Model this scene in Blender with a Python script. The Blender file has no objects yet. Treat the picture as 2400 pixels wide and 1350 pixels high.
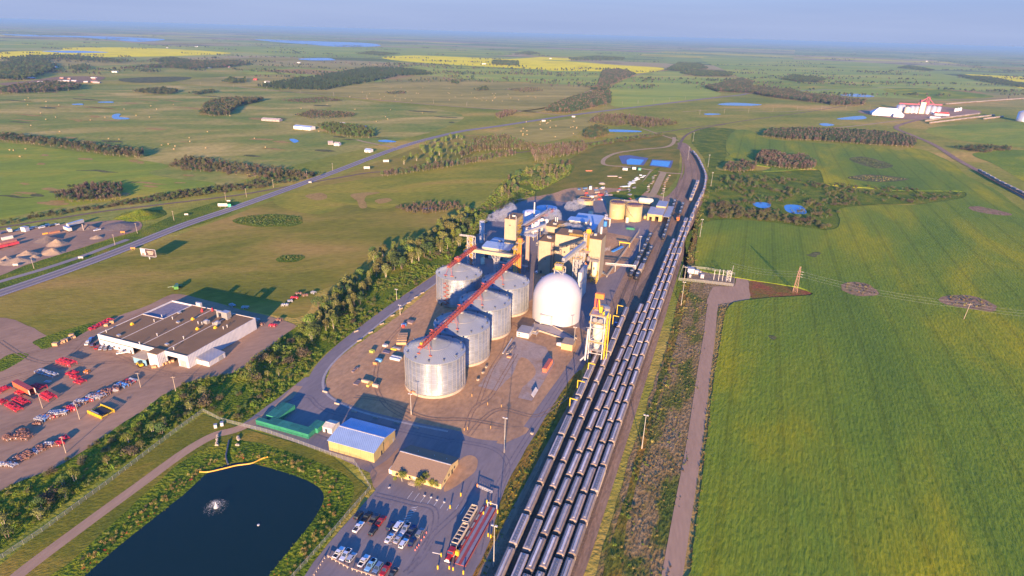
import bpy, bmesh, math, random
from mathutils import Vector, Matrix, noise
random.seed(7)
SC = bpy.context.scene
COL = SC.collection
# ---------------------------------------------------------------- camera
F_PX, H_CAM = 1420.0, 178.0
TH = math.atan(598 / F_PX); RO = math.radians(1.6)
CF = Vector((0, math.cos(TH), -math.sin(TH)))
_U0 = Vector((0, math.sin(TH), math.cos(TH))); _R0 = Vector((1, 0, 0))
CR = _R0 * math.cos(RO) + _U0 * math.sin(RO)
CU = _U0 * math.cos(RO) - _R0 * math.sin(RO)
cam = bpy.data.objects.new('camera', bpy.data.cameras.new('camera'))
COL.objects.link(cam)
cam.matrix_world = Matrix(((CR.x, CU.x, -CF.x, 0), (CR.y, CU.y, -CF.y, 0), (CR.z, CU.z, -CF.z, H_CAM), (0, 0, 0, 1)))
cam.data.sensor_width = 36; cam.data.lens = 36 * F_PX / 2400
cam.data.clip_start = 1; cam.data.clip_end = 300000
SC.camera = cam
# ---------------------------------------------------------------- sky, sun, exposure
SUN_EL, SUN_AZ = math.radians(10.5), math.radians(2.2)      # light travels towards +Y, a little to +X
wd = bpy.data.worlds.new('World'); SC.world = wd; wd.use_nodes = True
nt = wd.node_tree; bg = nt.nodes['Background']
sk = nt.nodes.new('ShaderNodeTexSky'); sk.sky_type = 'NISHITA'; sk.sun_disc = False
sk.sun_elevation = SUN_EL; sk.sun_rotation = math.pi + SUN_AZ
sk.altitude = 600; sk.air_density = 1.0; sk.dust_density = 0.2; sk.ozone_density = 6.0
# the clear sky above, sinking into an even lavender haze band all round the horizon
SKY_TINT, HAZE_BAND = (0.55, 1.0, 1.40), (1.02, 1.22, 1.90)
tn = nt.nodes.new('ShaderNodeVectorMath'); tn.operation = 'MULTIPLY'; tn.inputs[1].default_value = SKY_TINT; nt.links.new(sk.outputs[0], tn.inputs[0])
tcw = nt.nodes.new('ShaderNodeTexCoord'); spw = nt.nodes.new('ShaderNodeSeparateXYZ'); nt.links.new(tcw.outputs['Generated'], spw.inputs[0])
mrw = nt.nodes.new('ShaderNodeMapRange'); mrw.interpolation_type = 'SMOOTHSTEP'; mrw.inputs[1].default_value = 0.015; mrw.inputs[2].default_value = 0.40; nt.links.new(spw.outputs[2], mrw.inputs[0])
# faint smoky streaks in the band
mpw = nt.nodes.new('ShaderNodeMapping'); mpw.inputs['Scale'].default_value = (1.6, 1.6, 26); nt.links.new(tcw.outputs['Generated'], mpw.inputs[0])
nzw = nt.nodes.new('ShaderNodeTexNoise'); nzw.inputs['Scale'].default_value = 1.3; nzw.inputs['Detail'].default_value = 4; nt.links.new(mpw.outputs[0], nzw.inputs['Vector'])
rpw = nt.nodes.new('ShaderNodeMix'); rpw.data_type = 'RGBA'; rw = [i for i in rpw.inputs if i.type == 'RGBA']
rw[0].default_value = (HAZE_BAND[0] * 0.80, HAZE_BAND[1] * 0.86, HAZE_BAND[2] * 0.92, 1); rw[1].default_value = (HAZE_BAND[0] * 1.14, HAZE_BAND[1] * 1.14, HAZE_BAND[2] * 1.08, 1); nt.links.new(nzw.outputs[0], rpw.inputs[0])
mxw = nt.nodes.new('ShaderNodeMix'); mxw.data_type = 'RGBA'; mxw.clamp_factor = True
nt.links.new(mrw.outputs[0], mxw.inputs[0]); cw = [i for i in mxw.inputs if i.type == 'RGBA']; nt.links.new([o for o in rpw.outputs if o.type == 'RGBA'][0], cw[0]); nt.links.new(tn.outputs[0], cw[1])
nt.links.new([o for o in mxw.outputs if o.type == 'RGBA'][0], bg.inputs[0]); bg.inputs[1].default_value = 0.13
sl = bpy.data.lights.new('sun', 'SUN'); sl.energy = 5.0; sl.angle = math.radians(0.5); sl.color = (1.0, 0.68, 0.40)
so = bpy.data.objects.new('sun', sl); COL.objects.link(so)
_d = Vector((math.sin(SUN_AZ) * math.cos(SUN_EL), math.cos(SUN_AZ) * math.cos(SUN_EL), -math.sin(SUN_EL)))
so.rotation_euler = _d.to_track_quat('-Z', 'Y').to_euler(); so.location = (0, -100, 300)
SC.view_settings.view_transform = 'Standard'; SC.view_settings.look = 'None'
SC.view_settings.gamma = 1; SC.view_settings.use_curve_mapping = False
SC.view_settings.exposure = 1.6
SC.cycles.max_bounces = 4; SC.cycles.diffuse_bounces = 2; SC.cycles.glossy_bounces = 2
SC.cycles.transparent_max_bounces = 6; SC.cycles.volume_bounces = 0
SC.cycles.use_denoising = True

# ---------------------------------------------------------------- measuring
def at(px, py, z=0.0):
    d = CF * F_PX + CR * (px - 1200) + CU * (675 - py)
    t = (z - H_CAM) / d.z
    return Vector((d.x * t, d.y * t, z))
ANG = math.radians(19.6)
UX, UY = math.sin(ANG), math.cos(ANG)
def site(v, u, z=0.0):
    return Vector((v * UY + u * UX, -v * UX + u * UY, z))
def rnd(a, b): return random.uniform(a, b)

# ---------------------------------------------------------------- materials
def _nodes(m):
    m.use_nodes = True
    t = m.node_tree
    return t, t.nodes['Principled BSDF'], t.nodes.new, t.links.new
def _math(t, op, a, b=None):
    n = t.nodes.new('ShaderNodeMath'); n.operation = op
    for i, v in enumerate((a, b)):
        if v is None: continue
        if isinstance(v, (int, float)): n.inputs[i].default_value = v
        else: t.links.new(v, n.inputs[i])
    return n.outputs[0]
_mc = {}
def mat(name, col, rough=0.7, metal=0.0, var=0.12, scale=0.6, bump=0.0, bscale=2.0, spec=0.3, obj_var=0.0):
    """painted / built surfaces: base colour with blotchy dirt variation"""
    if name in _mc: return _mc[name]
    m = bpy.data.materials.new(name); t, b, N, L = _nodes(m); _mc[name] = m
    g = N('ShaderNodeNewGeometry')
    n = N('ShaderNodeTexNoise'); n.inputs['Scale'].default_value = scale; n.inputs['Detail'].default_value = 5
    L(g.outputs['Position'], n.inputs['Vector'])
    mr = N('ShaderNodeMapRange'); mr.inputs[1].default_value = 0.3; mr.inputs[2].default_value = 0.7
    mr.inputs[3].default_value = 1 - var; mr.inputs[4].default_value = 1 + var
    L(n.outputs[0], mr.inputs[0])
    fac = mr.outputs[0]
    if obj_var:
        oi = N('ShaderNodeObjectInfo')
        mm = N('ShaderNodeMapRange'); mm.inputs[3].default_value = 1 - obj_var; mm.inputs[4].default_value = 1 + obj_var
        L(oi.outputs['Random'], mm.inputs[0]); fac = _math(t, 'MULTIPLY', fac, mm.outputs[0])
    vm = N('ShaderNodeVectorMath'); vm.operation = 'SCALE'; vm.inputs[0].default_value = col[:3]
    L(fac, vm.inputs['Scale']); L(vm.outputs[0], b.inputs['Base Color'])
    b.inputs['Roughness'].default_value = rough; b.inputs['Metallic'].default_value = metal
    b.inputs['Specular IOR Level'].default_value = spec
    if bump:
        n2 = N('ShaderNodeTexNoise'); n2.inputs['Scale'].default_value = bscale; n2.inputs['Detail'].default_value = 3
        L(g.outputs['Position'], n2.inputs['Vector'])
        bp = N('ShaderNodeBump'); bp.inputs['Strength'].default_value = bump; bp.inputs['Distance'].default_value = 0.3
        L(n2.outputs[0], bp.inputs['Height']); L(bp.outputs[0], b.inputs['Normal'])
    return m
def siding(name, col, pitch=0.9, depth=0.12, metal=0.0, rough=0.55, var=0.08):
    """ribbed sheet metal: ribs run along local z, spaced along local x and y"""
    if name in _mc: return _mc[name]
    m = mat(name, col, rough, metal, var, 0.25)
    t = m.node_tree; b = t.nodes['Principled BSDF']
    tc = t.nodes.new('ShaderNodeTexCoord'); sp = t.nodes.new('ShaderNodeSeparateXYZ')
    t.links.new(tc.outputs['Object'], sp.inputs[0])
    s = _math(t, 'ADD', sp.outputs[0], sp.outputs[1])
    s = _math(t, 'MULTIPLY', s, 6.2832 / pitch)
    s = _math(t, 'SINE', s)
    bp = t.nodes.new('ShaderNodeBump'); bp.inputs['Distance'].default_value = depth; bp.inputs['Strength'].default_value = 0.6
    t.links.new(s, bp.inputs['Height']); t.links.new(bp.outputs[0], b.inputs['Normal'])
    return m
def ground(name, stops, scale=0.02, fine=0.5, famt=0.35, bump=0.6, bscale=0.9, bdist=0.5, stretch=1.0, rot=0.0, rough=0.95, rows=None, spec=0.1, detail=6, k=(1.42, 1.12, 0.72), tram=None):
    """soil, grass, crop: big mottling through a ramp, fine grain, relief; 'rows' = (pitch m, angle, amount)"""
    if name in _mc: return _mc[name]
    m = bpy.data.materials.new(name); t, b, N, L = _nodes(m); _mc[name] = m
    g = N('ShaderNodeNewGeometry')
    mp = N('ShaderNodeMapping'); mp.vector_type = 'TEXTURE'; mp.inputs['Rotation'].default_value = (0, 0, rot); mp.inputs['Scale'].default_value = (1, stretch, 1)
    L(g.outputs['Position'], mp.inputs[0])
    n = N('ShaderNodeTexNoise'); n.inputs['Scale'].default_value = scale; n.inputs['Detail'].default_value = detail; n.inputs['Roughness'].default_value = 0.6
    n.inputs['Distortion'].default_value = 0.4
    L(mp.outputs[0], n.inputs['Vector'])
    r = N('ShaderNodeValToRGB'); e = r.color_ramp.elements
    st = [(p, [a * b for a, b in zip(c, k)]) for p, c in stops]
    e[0].position, e[0].color = st[0][0], (*st[0][1], 1)
    e[1].position, e[1].color = st[-1][0], (*st[-1][1], 1)
    for p, c in st[1:-1]:
        x = e.new(p); x.color = (*c, 1)
    L(n.outputs[0], r.inputs[0])
    f = N('ShaderNodeTexNoise'); f.inputs['Scale'].default_value = fine; f.inputs['Detail'].default_value = 5
    L(mp.outputs[0], f.inputs['Vector'])
    mr = N('ShaderNodeMapRange'); mr.inputs[1].default_value = 0.3; mr.inputs[2].default_value = 0.7
    mr.inputs[3].default_value = 1 - famt; mr.inputs[4].default_value = 1 + famt
    L(f.outputs[0], mr.inputs[0]); fac = mr.outputs[0]
    if rows:
        mp2 = N('ShaderNodeMapping'); mp2.vector_type = 'TEXTURE'; mp2.inputs['Rotation'].default_value = (0, 0, rows[1])
        L(g.outputs['Position'], mp2.inputs[0])
        w = N('ShaderNodeTexWave'); w.inputs['Scale'].default_value = 0.314 / rows[0]; w.inputs['Distortion'].default_value = 1.5; w.inputs['Detail'].default_value = 2; w.inputs['Detail Scale'].default_value = 0.3
        L(mp2.outputs[0], w.inputs['Vector'])
        mw = N('ShaderNodeMapRange'); mw.inputs[3].default_value = 1 - rows[2]; mw.inputs[4].default_value = 1 + rows[2]
        L(w.outputs[1], mw.inputs[0]); fac = _math(t, 'MULTIPLY', fac, mw.outputs[0])
    if tram:                                            # wheel tracks of the sprayer: (spacing m, angle, depth)
        mp3 = N('ShaderNodeMapping'); mp3.vector_type = 'TEXTURE'; mp3.inputs['Rotation'].default_value = (0, 0, tram[1]); L(g.outputs['Position'], mp3.inputs[0])
        w = N('ShaderNodeTexWave'); w.inputs['Scale'].default_value = 0.314 / tram[0]; w.inputs['Distortion'].default_value = 1.2; w.inputs['Detail'].default_value = 1; w.inputs['Detail Scale'].default_value = 0.12
        L(mp3.outputs[0], w.inputs['Vector'])
        mw = N('ShaderNodeMapRange'); mw.inputs[1].default_value = 0.93; mw.inputs[2].default_value = 1.0; mw.inputs[3].default_value = 1; mw.inputs[4].default_value = 1 - tram[2]
        L(w.outputs[1], mw.inputs[0]); fac = _math(t, 'MULTIPLY', fac, mw.outputs[0])
    vm = N('ShaderNodeVectorMath'); vm.operation = 'SCALE'
    L(r.outputs[0], vm.inputs[0]); L(fac, vm.inputs['Scale']); L(vm.outputs[0], b.inputs['Base Color'])
    b.inputs['Roughness'].default_value = rough; b.inputs['Specular IOR Level'].default_value = spec
    if bump:
        n2 = N('ShaderNodeTexNoise'); n2.inputs['Scale'].default_value = bscale; n2.inputs['Detail'].default_value = 4
        L(mp.outputs[0], n2.inputs['Vector'])
        bp = N('ShaderNodeBump'); bp.inputs['Strength'].default_value = bump; bp.inputs['Distance'].default_value = bdist
        L(n2.outputs[0], bp.inputs['Height']); L(bp.outputs[0], b.inputs['Normal'])
    return m
def leafmat(name, col, hv=0.25):
    if name in _mc: return _mc[name]
    m = bpy.data.materials.new(name); t, b, N, L = _nodes(m); _mc[name] = m
    oi = N('ShaderNodeObjectInfo'); g = N('ShaderNodeNewGeometry')
    n = N('ShaderNodeTexNoise'); n.inputs['Scale'].default_value = 0.9; L(g.outputs['Position'], n.inputs['Vector'])
    a = _math(t, 'ADD', _math(t, 'MULTIPLY', oi.outputs['Random'], 2 * hv), 1 - hv)
    c = _math(t, 'MULTIPLY', a, _math(t, 'ADD', n.outputs[0], 0.5))
    hs = N('ShaderNodeHueSaturation'); hs.inputs['Color'].default_value = (*col, 1)
    L(_math(t, 'ADD', _math(t, 'MULTIPLY', oi.outputs['Random'], 0.05), 0.475), hs.inputs['Hue'])
    L(c, hs.inputs['Value']); L(hs.outputs[0], b.inputs['Base Color'])
    b.inputs['Roughness'].default_value = 0.8; b.inputs['Specular IOR Level'].default_value = 0.15
    return m
def glassmat(name, col, rough=0.08):
    if name in _mc: return _mc[name]
    m = mat(name, col, rough, 0, 0.02, spec=0.8); return m

# ---------------------------------------------------------------- mesh builder
class MB:
    def __init__(s): s.v = []; s.f = []; s.m = []; s.mi = 0
    def add(s, vs, fs):
        o = len(s.v); s.v.extend(tuple(p) for p in vs)
        for f in fs: s.f.append(tuple(i + o for i in f)); s.m.append(s.mi)
        return s
    def box(s, x0, y0, z0, x1, y1, z1):
        return s.add([(x0, y0, z0), (x1, y0, z0), (x1, y1, z0), (x0, y1, z0), (x0, y0, z1), (x1, y0, z1), (x1, y1, z1), (x0, y1, z1)],
                     [(3, 2, 1, 0), (4, 5, 6, 7), (0, 1, 5, 4), (1, 2, 6, 5), (2, 3, 7, 6), (3, 0, 4, 7)])
    def cbox(s, cx, cy, z0, w, d, h): return s.box(cx - w / 2, cy - d / 2, z0, cx + w / 2, cy + d / 2, z0 + h)
    def bar(s, p, q, w=0.2, h=None):
        p, q = Vector(p), Vector(q); d = (q - p)
        if d.length < 1e-6: return s
        d.normalize(); up = Vector((0, 0, 1)) if abs(d.z) < 0.95 else Vector((1, 0, 0))
        x = d.cross(up).normalized() * w / 2; y = x.cross(d).normalized() * (h or w) / 2
        vs = [p - x - y, p + x - y, p + x + y, p - x + y, q - x - y, q + x - y, q + x + y, q - x + y]
        return s.add(vs, [(0, 1, 2, 3), (7, 6, 5, 4), (1, 0, 4, 5), (2, 1, 5, 6), (3, 2, 6, 7), (0, 3, 7, 4)])
    def tube(s, p, q, r0, r1=None, n=12, caps=True):
        r1 = r0 if r1 is None else r1
        p, q = Vector(p), Vector(q); d = (q - p).normalized()
        up = Vector((0, 0, 1)) if abs(d.z) < 0.95 else Vector((1, 0, 0))
        x = d.cross(up).normalized(); y = x.cross(d)
        vs = []
        for c, r in ((p, r0), (q, r1)):
            for i in range(n):
                a = 2 * math.pi * i / n; vs.append(c + x * (r * math.cos(a)) + y * (r * math.sin(a)))
        fs = [(i, (i + 1) % n, n + (i + 1) % n, n + i) for i in range(n)]
        if caps: fs += [tuple(range(n - 1, -1, -1)), tuple(range(n, 2 * n))]
        return s.add(vs, fs)
    def lathe(s, prof, n=32, cx=0, cy=0):
        vs = []; fs = []
        for r, z in prof:
            for i in range(n):
                a = 2 * math.pi * i / n; vs.append((cx + r * math.cos(a), cy + r * math.sin(a), z))
        for k in range(len(prof) - 1):
            for i in range(n):
                j = (i + 1) % n; fs.append((k * n + i, k * n + j, (k + 1) * n + j, (k + 1) * n + i))
        fs.append(tuple(range((len(prof) - 1) * n, len(prof) * n)))
        return s.add(vs, fs)
    def prism(s, poly, z0, z1):
        n = len(poly); vs = [(x, y, z0) for x, y in poly] + [(x, y, z1) for x, y in poly]
        return s.add(vs, [tuple(range(n - 1, -1, -1)), tuple(range(n, 2 * n))] + [(i, (i + 1) % n, n + (i + 1) % n, n + i) for i in range(n)])
    def extr(s, prof, x0, x1, axis='x'):
        """profile of (a, z) pairs swept along an axis"""
        n = len(prof)
        if axis == 'x': vs = [(x0, a, z) for a, z in prof] + [(x1, a, z) for a, z in prof]
        else: vs = [(a, x0, z) for a, z in prof] + [(a, x1, z) for a, z in prof]
        return s.add(vs, [tuple(range(n - 1, -1, -1)), tuple(range(n, 2 * n))] + [(i, (i + 1) % n, n + (i + 1) % n, n + i) for i in range(n)])
    def truss(s, p, q, w, h, n, t=0.15):
        """lattice box girder between p and q (bottom centre line)"""
        p, q = Vector(p), Vector(q); d = (q - p); L = d.length; d.normalize()
        up = Vector((0, 0, 1)) if abs(d.z) < 0.95 else Vector((0, 1, 0))
        x = d.cross(up).normalized(); y = x.cross(d).normalized()
        cs = [x * (-w / 2), x * (w / 2), x * (w / 2) + y * h, x * (-w / 2) + y * h]
        for c in cs: s.bar(p + c, q + c, t)
        for k in range(n + 1):
            a = p + d * (L * k / n)
            for i in range(4): s.bar(a + cs[i], a + cs[(i + 1) % 4], t * 0.7)
            if k < n:
                b = p + d * (L * (k + 1) / n)
                for i in range(4): s.bar(a + cs[i], b + cs[(i + 1) % 4], t * 0.7)
        return s
    def mesh(s, name, mats, smooth=False):
        me = bpy.data.meshes.new(name); me.from_pydata(s.v, [], s.f)
        if not isinstance(mats, (list, tuple)): mats = [mats]
        for m in mats: me.materials.append(m)
        if len(mats) > 1: me.polygons.foreach_set('material_index', s.m)
        if smooth: me.polygons.foreach_set('use_smooth', [True] * len(me.polygons))
        me.update(); return me

def link(name, me, parent=None):
    o = bpy.data.objects.new(name, me); COL.objects.link(o)
    if parent is not None: o.parent = parent
    return o
def part(name, mb, m, parent, smooth=False, label=None, kind=None):
    o = link(name, mb.mesh(name, m, smooth), parent)
    if label: o['label'] = label
    if kind: o['kind'] = kind
    return o
def tag(o, label, cat, group=None):
    o['label'] = label; o['category'] = cat
    if group: o['group'] = group
    return o
def thing(name, label, cat, loc=(0, 0, 0), rz=0.0, group=None, sc=1.0):
    o = bpy.data.objects.new(name, None); COL.objects.link(o); o.empty_display_size = 0.5
    o.location = loc; o.rotation_euler = (0, 0, rz); o.scale = (sc, sc, sc)
    return tag(o, label, cat, group)
def one(name, mb, m, label, cat, loc=(0, 0, 0), rz=0.0, group=None, smooth=False):
    o = link(name, mb.mesh(name, m, smooth)); o.location = loc; o.rotation_euler = (0, 0, rz)
    return tag(o, label, cat, group)
def copy_tree(o, parent=None):
    c = o.copy(); COL.objects.link(c)
    if parent is not None: c.parent = parent
    for ch in list(o.children): copy_tree(ch, c)
    return c
def struct(name, me_or_mb, m=None):
    me = me_or_mb if m is None else me_or_mb.mesh(name, m)
    o = link(name, me); o['kind'] = 'structure'; return o
def stuff(name, me_or_mb, m=None, smooth=False):
    me = me_or_mb if m is None else me_or_mb.mesh(name, m, smooth)
    o = link(name, me); o['kind'] = 'stuff'; return o

# ---------------------------------------------------------------- ground outlines
def catmull(pts, closed=True, k=5):
    n = len(pts); out = []
    rng = range(n) if closed else range(n - 1)
    for i in rng:
        if closed: p0, p1, p2, p3 = pts[i - 1], pts[i], pts[(i + 1) % n], pts[(i + 2) % n]
        else: p0, p1, p2, p3 = pts[max(i - 1, 0)], pts[i], pts[i + 1], pts[min(i + 2, n - 1)]
        for j in range(k):
            t = j / k
            out.append(tuple(0.5 * (2 * b + (c - a) * t + (2 * a - 5 * b + 4 * c - d) * t * t + (3 * b - a - 3 * c + d) * t ** 3) for a, b, c, d in zip(p0, p1, p2, p3)))
    if not closed: out.append(tuple(pts[-1]))
    return out
def W(pts): return [tuple(at(x, y)[:2]) for x, y in pts]
def wobble(poly, amp, step):
    out = []; n = len(poly)
    for i in range(n):
        a, b = Vector(poly[i]), Vector(poly[(i + 1) % n]); L = (b - a).length; k = max(1, min(60, int(L / step)))
        for j in range(k):
            p = a + (b - a) * (j / k)
            q = Vector((noise.noise(Vector((p.x / step / 2, p.y / step / 2, 0))), noise.noise(Vector((p.x / step / 2, p.y / step / 2, 9.5)))))
            out.append((p.x + q.x * amp, p.y + q.y * amp))
    return out
def flat(name, pts, m, z, curved=True, amp=0.0, step=4.0, world=False, h=0.0):
    """one sheet of ground (h > 0: a standing crop with that height)"""
    poly = list(pts) if world else W(pts)
    if curved: poly = catmull(poly)
    if amp: poly = wobble(poly, amp, step)
    mb = MB()
    if h: mb.prism(poly, 0.0, z + h)
    else: mb.add([(x, y, z) for x, y in poly], [tuple(range(len(poly)))])
    o = struct(name, mb, m)
    n = o.data.polygons[0].normal
    return o
def ribbon(pts, width, z, world=False, curved=True, k=8, w2=None):
    p = list(pts) if world else W(pts)
    if curved: p = catmull(p, False, k)
    vs = []; n = len(p)
    for i in range(n):
        a, b = Vector(p[max(i - 1, 0)]), Vector(p[min(i + 1, n - 1)]); d = (b - a).normalized(); q = Vector((-d.y, d.x))
        w = width if w2 is None else width + (w2 - width) * i / (n - 1)
        c = Vector(p[i]); vs += [(*(c - q * w / 2), z), (*(c + q * w / 2), z)]
    return MB().add(vs, [(2 * i, 2 * i + 1, 2 * i + 3, 2 * i + 2) for i in range(n - 1)])
def inside(x, y, poly):
    c = False; n = len(poly); j = n - 1
    for i in range(n):
        xi, yi = poly[i]; xj, yj = poly[j]
        if (yi > y) != (yj > y) and x < (xj - xi) * (y - yi) / (yj - yi) + xi: c = not c
        j = i
    return c
def fill(poly, spacing, n_max=100000, jitter=0.5, gap=None):
    """jittered-grid points in a world polygon; gap = (scale, threshold) leaves noise clearings"""
    xs = [p[0] for p in poly]; ys = [p[1] for p in poly]; out = []
    x = min(xs)
    while x < max(xs):
        y = min(ys)
        while y < max(ys):
            px, py = x + rnd(-jitter, jitter) * spacing, y + rnd(-jitter, jitter) * spacing
            if inside(px, py, poly) and (gap is None or noise.noise(Vector((px / gap[0], py / gap[0], 3))) > gap[1]): out.append((px, py))
            y += spacing
        x += spacing
    random.shuffle(out); return out[:n_max]
# scatter for uncountable masses: one object, instances on its own points
def scatter(name, pts, protos):
    """pts: (x, y, z, scale, proto index)"""
    me = bpy.data.meshes.new(name); me.from_pydata([p[:3] for p in pts], [], [])
    a = me.attributes.new('sc', 'FLOAT', 'POINT'); a.data.foreach_set('value', [p[3] for p in pts])
    a = me.attributes.new('rz', 'FLOAT', 'POINT'); a.data.foreach_set('value', [rnd(0, 6.28) for p in pts])
    a = me.attributes.new('pi', 'INT', 'POINT'); a.data.foreach_set('value', [int(p[4]) for p in pts])
    o = link(name, me); o['kind'] = 'stuff'
    g = bpy.data.node_groups.new(name, 'GeometryNodeTree')
    g.interface.new_socket('Geometry', in_out='INPUT', socket_type='NodeSocketGeometry')
    g.interface.new_socket('Geometry', in_out='OUTPUT', socket_type='NodeSocketGeometry')
    N, L = g.nodes.new, g.links.new
    gi, go, jn = N('NodeGroupInput'), N('NodeGroupOutput'), N('GeometryNodeJoinGeometry')
    def attr(nm, ty):
        n = N('GeometryNodeInputNamedAttribute'); n.data_type = ty; n.inputs[0].default_value = nm; return n.outputs[0]
    cx = N('ShaderNodeCombineXYZ'); L(attr('rz', 'FLOAT'), cx.inputs[2])
    sca, pia = attr('sc', 'FLOAT'), attr('pi', 'INT')
    for k, pr in enumerate(protos):
        oi = N('GeometryNodeObjectInfo'); oi.inputs['Object'].default_value = pr; oi.inputs['As Instance'].default_value = True
        cp = N('FunctionNodeCompare'); cp.data_type = 'INT'; cp.operation = 'EQUAL'
        ia = [s for s in cp.inputs if s.type == 'INT']
        L(pia, ia[0]); ia[1].default_value = k
        ip = N('GeometryNodeInstanceOnPoints')
        L(gi.outputs[0], ip.inputs['Points']); L(cp.outputs[0], ip.inputs['Selection']); L(oi.outputs['Geometry'], ip.inputs['Instance'])
        L(cx.outputs[0], ip.inputs['Rotation']); L(sca, ip.inputs['Scale']); L(ip.outputs[0], jn.inputs[0])
    L(jn.outputs[0], go.inputs[0])
    md = o.modifiers.new('scatter', 'NODES'); md.node_group = g
    return o
# ================================================================ GROUND
G = {}
GR_OLIVE = [(0.30, (0.085, 0.10, 0.022)), (0.45, (0.13, 0.13, 0.032)), (0.55, (0.175, 0.15, 0.05)), (0.70, (0.23, 0.165, 0.08))]
GR_GREEN = [(0.30, (0.05, 0.085, 0.016)), (0.48, (0.085, 0.12, 0.022)), (0.60, (0.13, 0.15, 0.03)), (0.72, (0.19, 0.16, 0.06))]
m_pasture = ground('pasture', [(0.26, (0.06, 0.09, 0.028)), (0.38, (0.085, 0.112, 0.032)), (0.47, (0.118, 0.126, 0.04)), (0.56, (0.17, 0.145, 0.06)), (0.66, (0.24, 0.185, 0.095))], scale=0.011, fine=0.25, famt=0.22, bump=0.7, bscale=0.5, bdist=0.8, stretch=2.2, rot=-1.2, k=(2.15, 2.05, 1.05))
m_mown = ground('mown_grass', GR_OLIVE, scale=0.018, fine=0.35, famt=0.18, bump=0.6, bscale=0.8, stretch=3.0, rot=-1.25, k=(1.72, 1.5, 0.68))
m_lush = ground('lush_grass', [(0.3, (0.04, 0.085, 0.012)), (0.5, (0.075, 0.13, 0.016)), (0.62, (0.12, 0.155, 0.02)), (0.72, (0.15, 0.14, 0.04))], scale=0.05, fine=0.7, famt=0.4, bump=1.0, bscale=0.7, bdist=1.0, k=(1.6, 1.25, 0.6))
m_meadow = ground('meadow_grass', [(0.3, (0.10, 0.13, 0.03)), (0.48, (0.15, 0.155, 0.035)), (0.58, (0.20, 0.18, 0.045)), (0.72, (0.24, 0.17, 0.07))], scale=0.02, fine=0.35, famt=0.2, bump=0.7, bscale=0.8, stretch=2.5, rot=-1.2, k=(1.65, 1.5, 0.62))
m_lawn = ground('lawn', [(0.3, (0.06, 0.09, 0.02)), (0.5, (0.11, 0.12, 0.027)), (0.7, (0.18, 0.145, 0.05))], scale=0.05, fine=0.8, famt=0.18, bump=0.5, bscale=1.2, stretch=2.0, rot=-0.8, k=(1.7,1.4,0.66))
m_canola = ground('canola_crop', [(0.28, (0.065, 0.125, 0.03)), (0.44, (0.10, 0.165, 0.03)), (0.52, (0.125, 0.178, 0.028)), (0.60, (0.185, 0.21, 0.022)), (0.72, (0.30, 0.28, 0.014))], scale=0.012, fine=0.35, famt=0.11, bump=0.8, bscale=0.9, bdist=0.6, stretch=3.4, rot=-0.36, rows=(2.6, -0.36, 0.07), k=(1.48, 1.28, 0.64), detail=8, tram=(25, -0.36, 0.15))
m_canola2 = ground('young_canola_crop', [(0.30, (0.065, 0.12, 0.02)), (0.48, (0.10, 0.155, 0.02)), (0.58, (0.17, 0.19, 0.018)), (0.70, (0.33, 0.29, 0.012))], scale=0.012, fine=0.3, famt=0.18, bump=0.9, bscale=0.5, bdist=0.9, stretch=2.0, rot=-1.0, rows=(5, -0.9, 0.06), k=(1.8,1.55,0.7))
m_bloom = ground('blooming_canola', [(0.3, (0.38, 0.32, 0.02)), (0.5, (0.55, 0.45, 0.01)), (0.7, (0.42, 0.36, 0.03))], scale=0.004, fine=0.05, famt=0.12, bump=0.3, bscale=0.2, k=(1.7, 1.65, 0.2))
m_pale = ground('pale_green_crop', [(0.3, (0.10, 0.16, 0.04)), (0.5, (0.145, 0.19, 0.045)), (0.62, (0.20, 0.22, 0.05)), (0.72, (0.24, 0.2, 0.08))], scale=0.005, fine=0.06, famt=0.10, bump=0.5, bscale=0.3, stretch=4, rot=-1.4, k=(2.1, 1.85, 1.0))
m_cutgreen = ground('cut_green_crop', [(0.3, (0.075, 0.13, 0.03)), (0.5, (0.11, 0.165, 0.035)), (0.64, (0.16, 0.18, 0.04)), (0.74, (0.22, 0.18, 0.06))], scale=0.015, fine=0.3, famt=0.12, bump=0.6, bscale=0.4, stretch=2.5, rot=-1.1, rows=(6, -1.1, 0.08), k=(2.2, 1.75, 0.75), tram=(22, -1.1, 0.12))
m_hay = ground('hay_stubble', [(0.3, (0.11, 0.10, 0.035)), (0.48, (0.17, 0.135, 0.05)), (0.6, (0.22, 0.16, 0.065)), (0.72, (0.27, 0.19, 0.085))], scale=0.008, fine=0.1, famt=0.14, bump=0.5, bscale=0.3, stretch=3.0, rot=-1.3, k=(1.9, 1.95, 1.05))
m_tan = ground('tan_grass', [(0.3, (0.17, 0.12, 0.05)), (0.5, (0.25, 0.175, 0.075)), (0.7, (0.2, 0.16, 0.06))], scale=0.03, fine=0.3, famt=0.2, bump=0.5, k=(1.6, 1.4, 0.9))
m_brownveg = ground('rough_weeds', [(0.30, (0.06, 0.085, 0.02)), (0.42, (0.11, 0.11, 0.03)), (0.50, (0.20, 0.13, 0.075)), (0.58, (0.23, 0.15, 0.105)), (0.66, (0.19, 0.14, 0.125)), (0.74, (0.13, 0.12, 0.03))], scale=0.07, fine=0.9, famt=0.45, bump=1.0, bscale=0.9, bdist=0.8, stretch=2.6, rot=-ANG, k=(1.22, 1.2, 0.72))
m_ditch = ground('ditch_grass', [(0.30, (0.05, 0.085, 0.02)), (0.45, (0.10, 0.12, 0.025)), (0.55, (0.17, 0.125, 0.03)), (0.66, (0.21, 0.13, 0.045)), (0.74, (0.09, 0.12, 0.03))], scale=0.07, fine=0.8, famt=0.4, bump=1.0, bscale=0.8, bdist=0.8, stretch=3, rot=-ANG)
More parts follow.
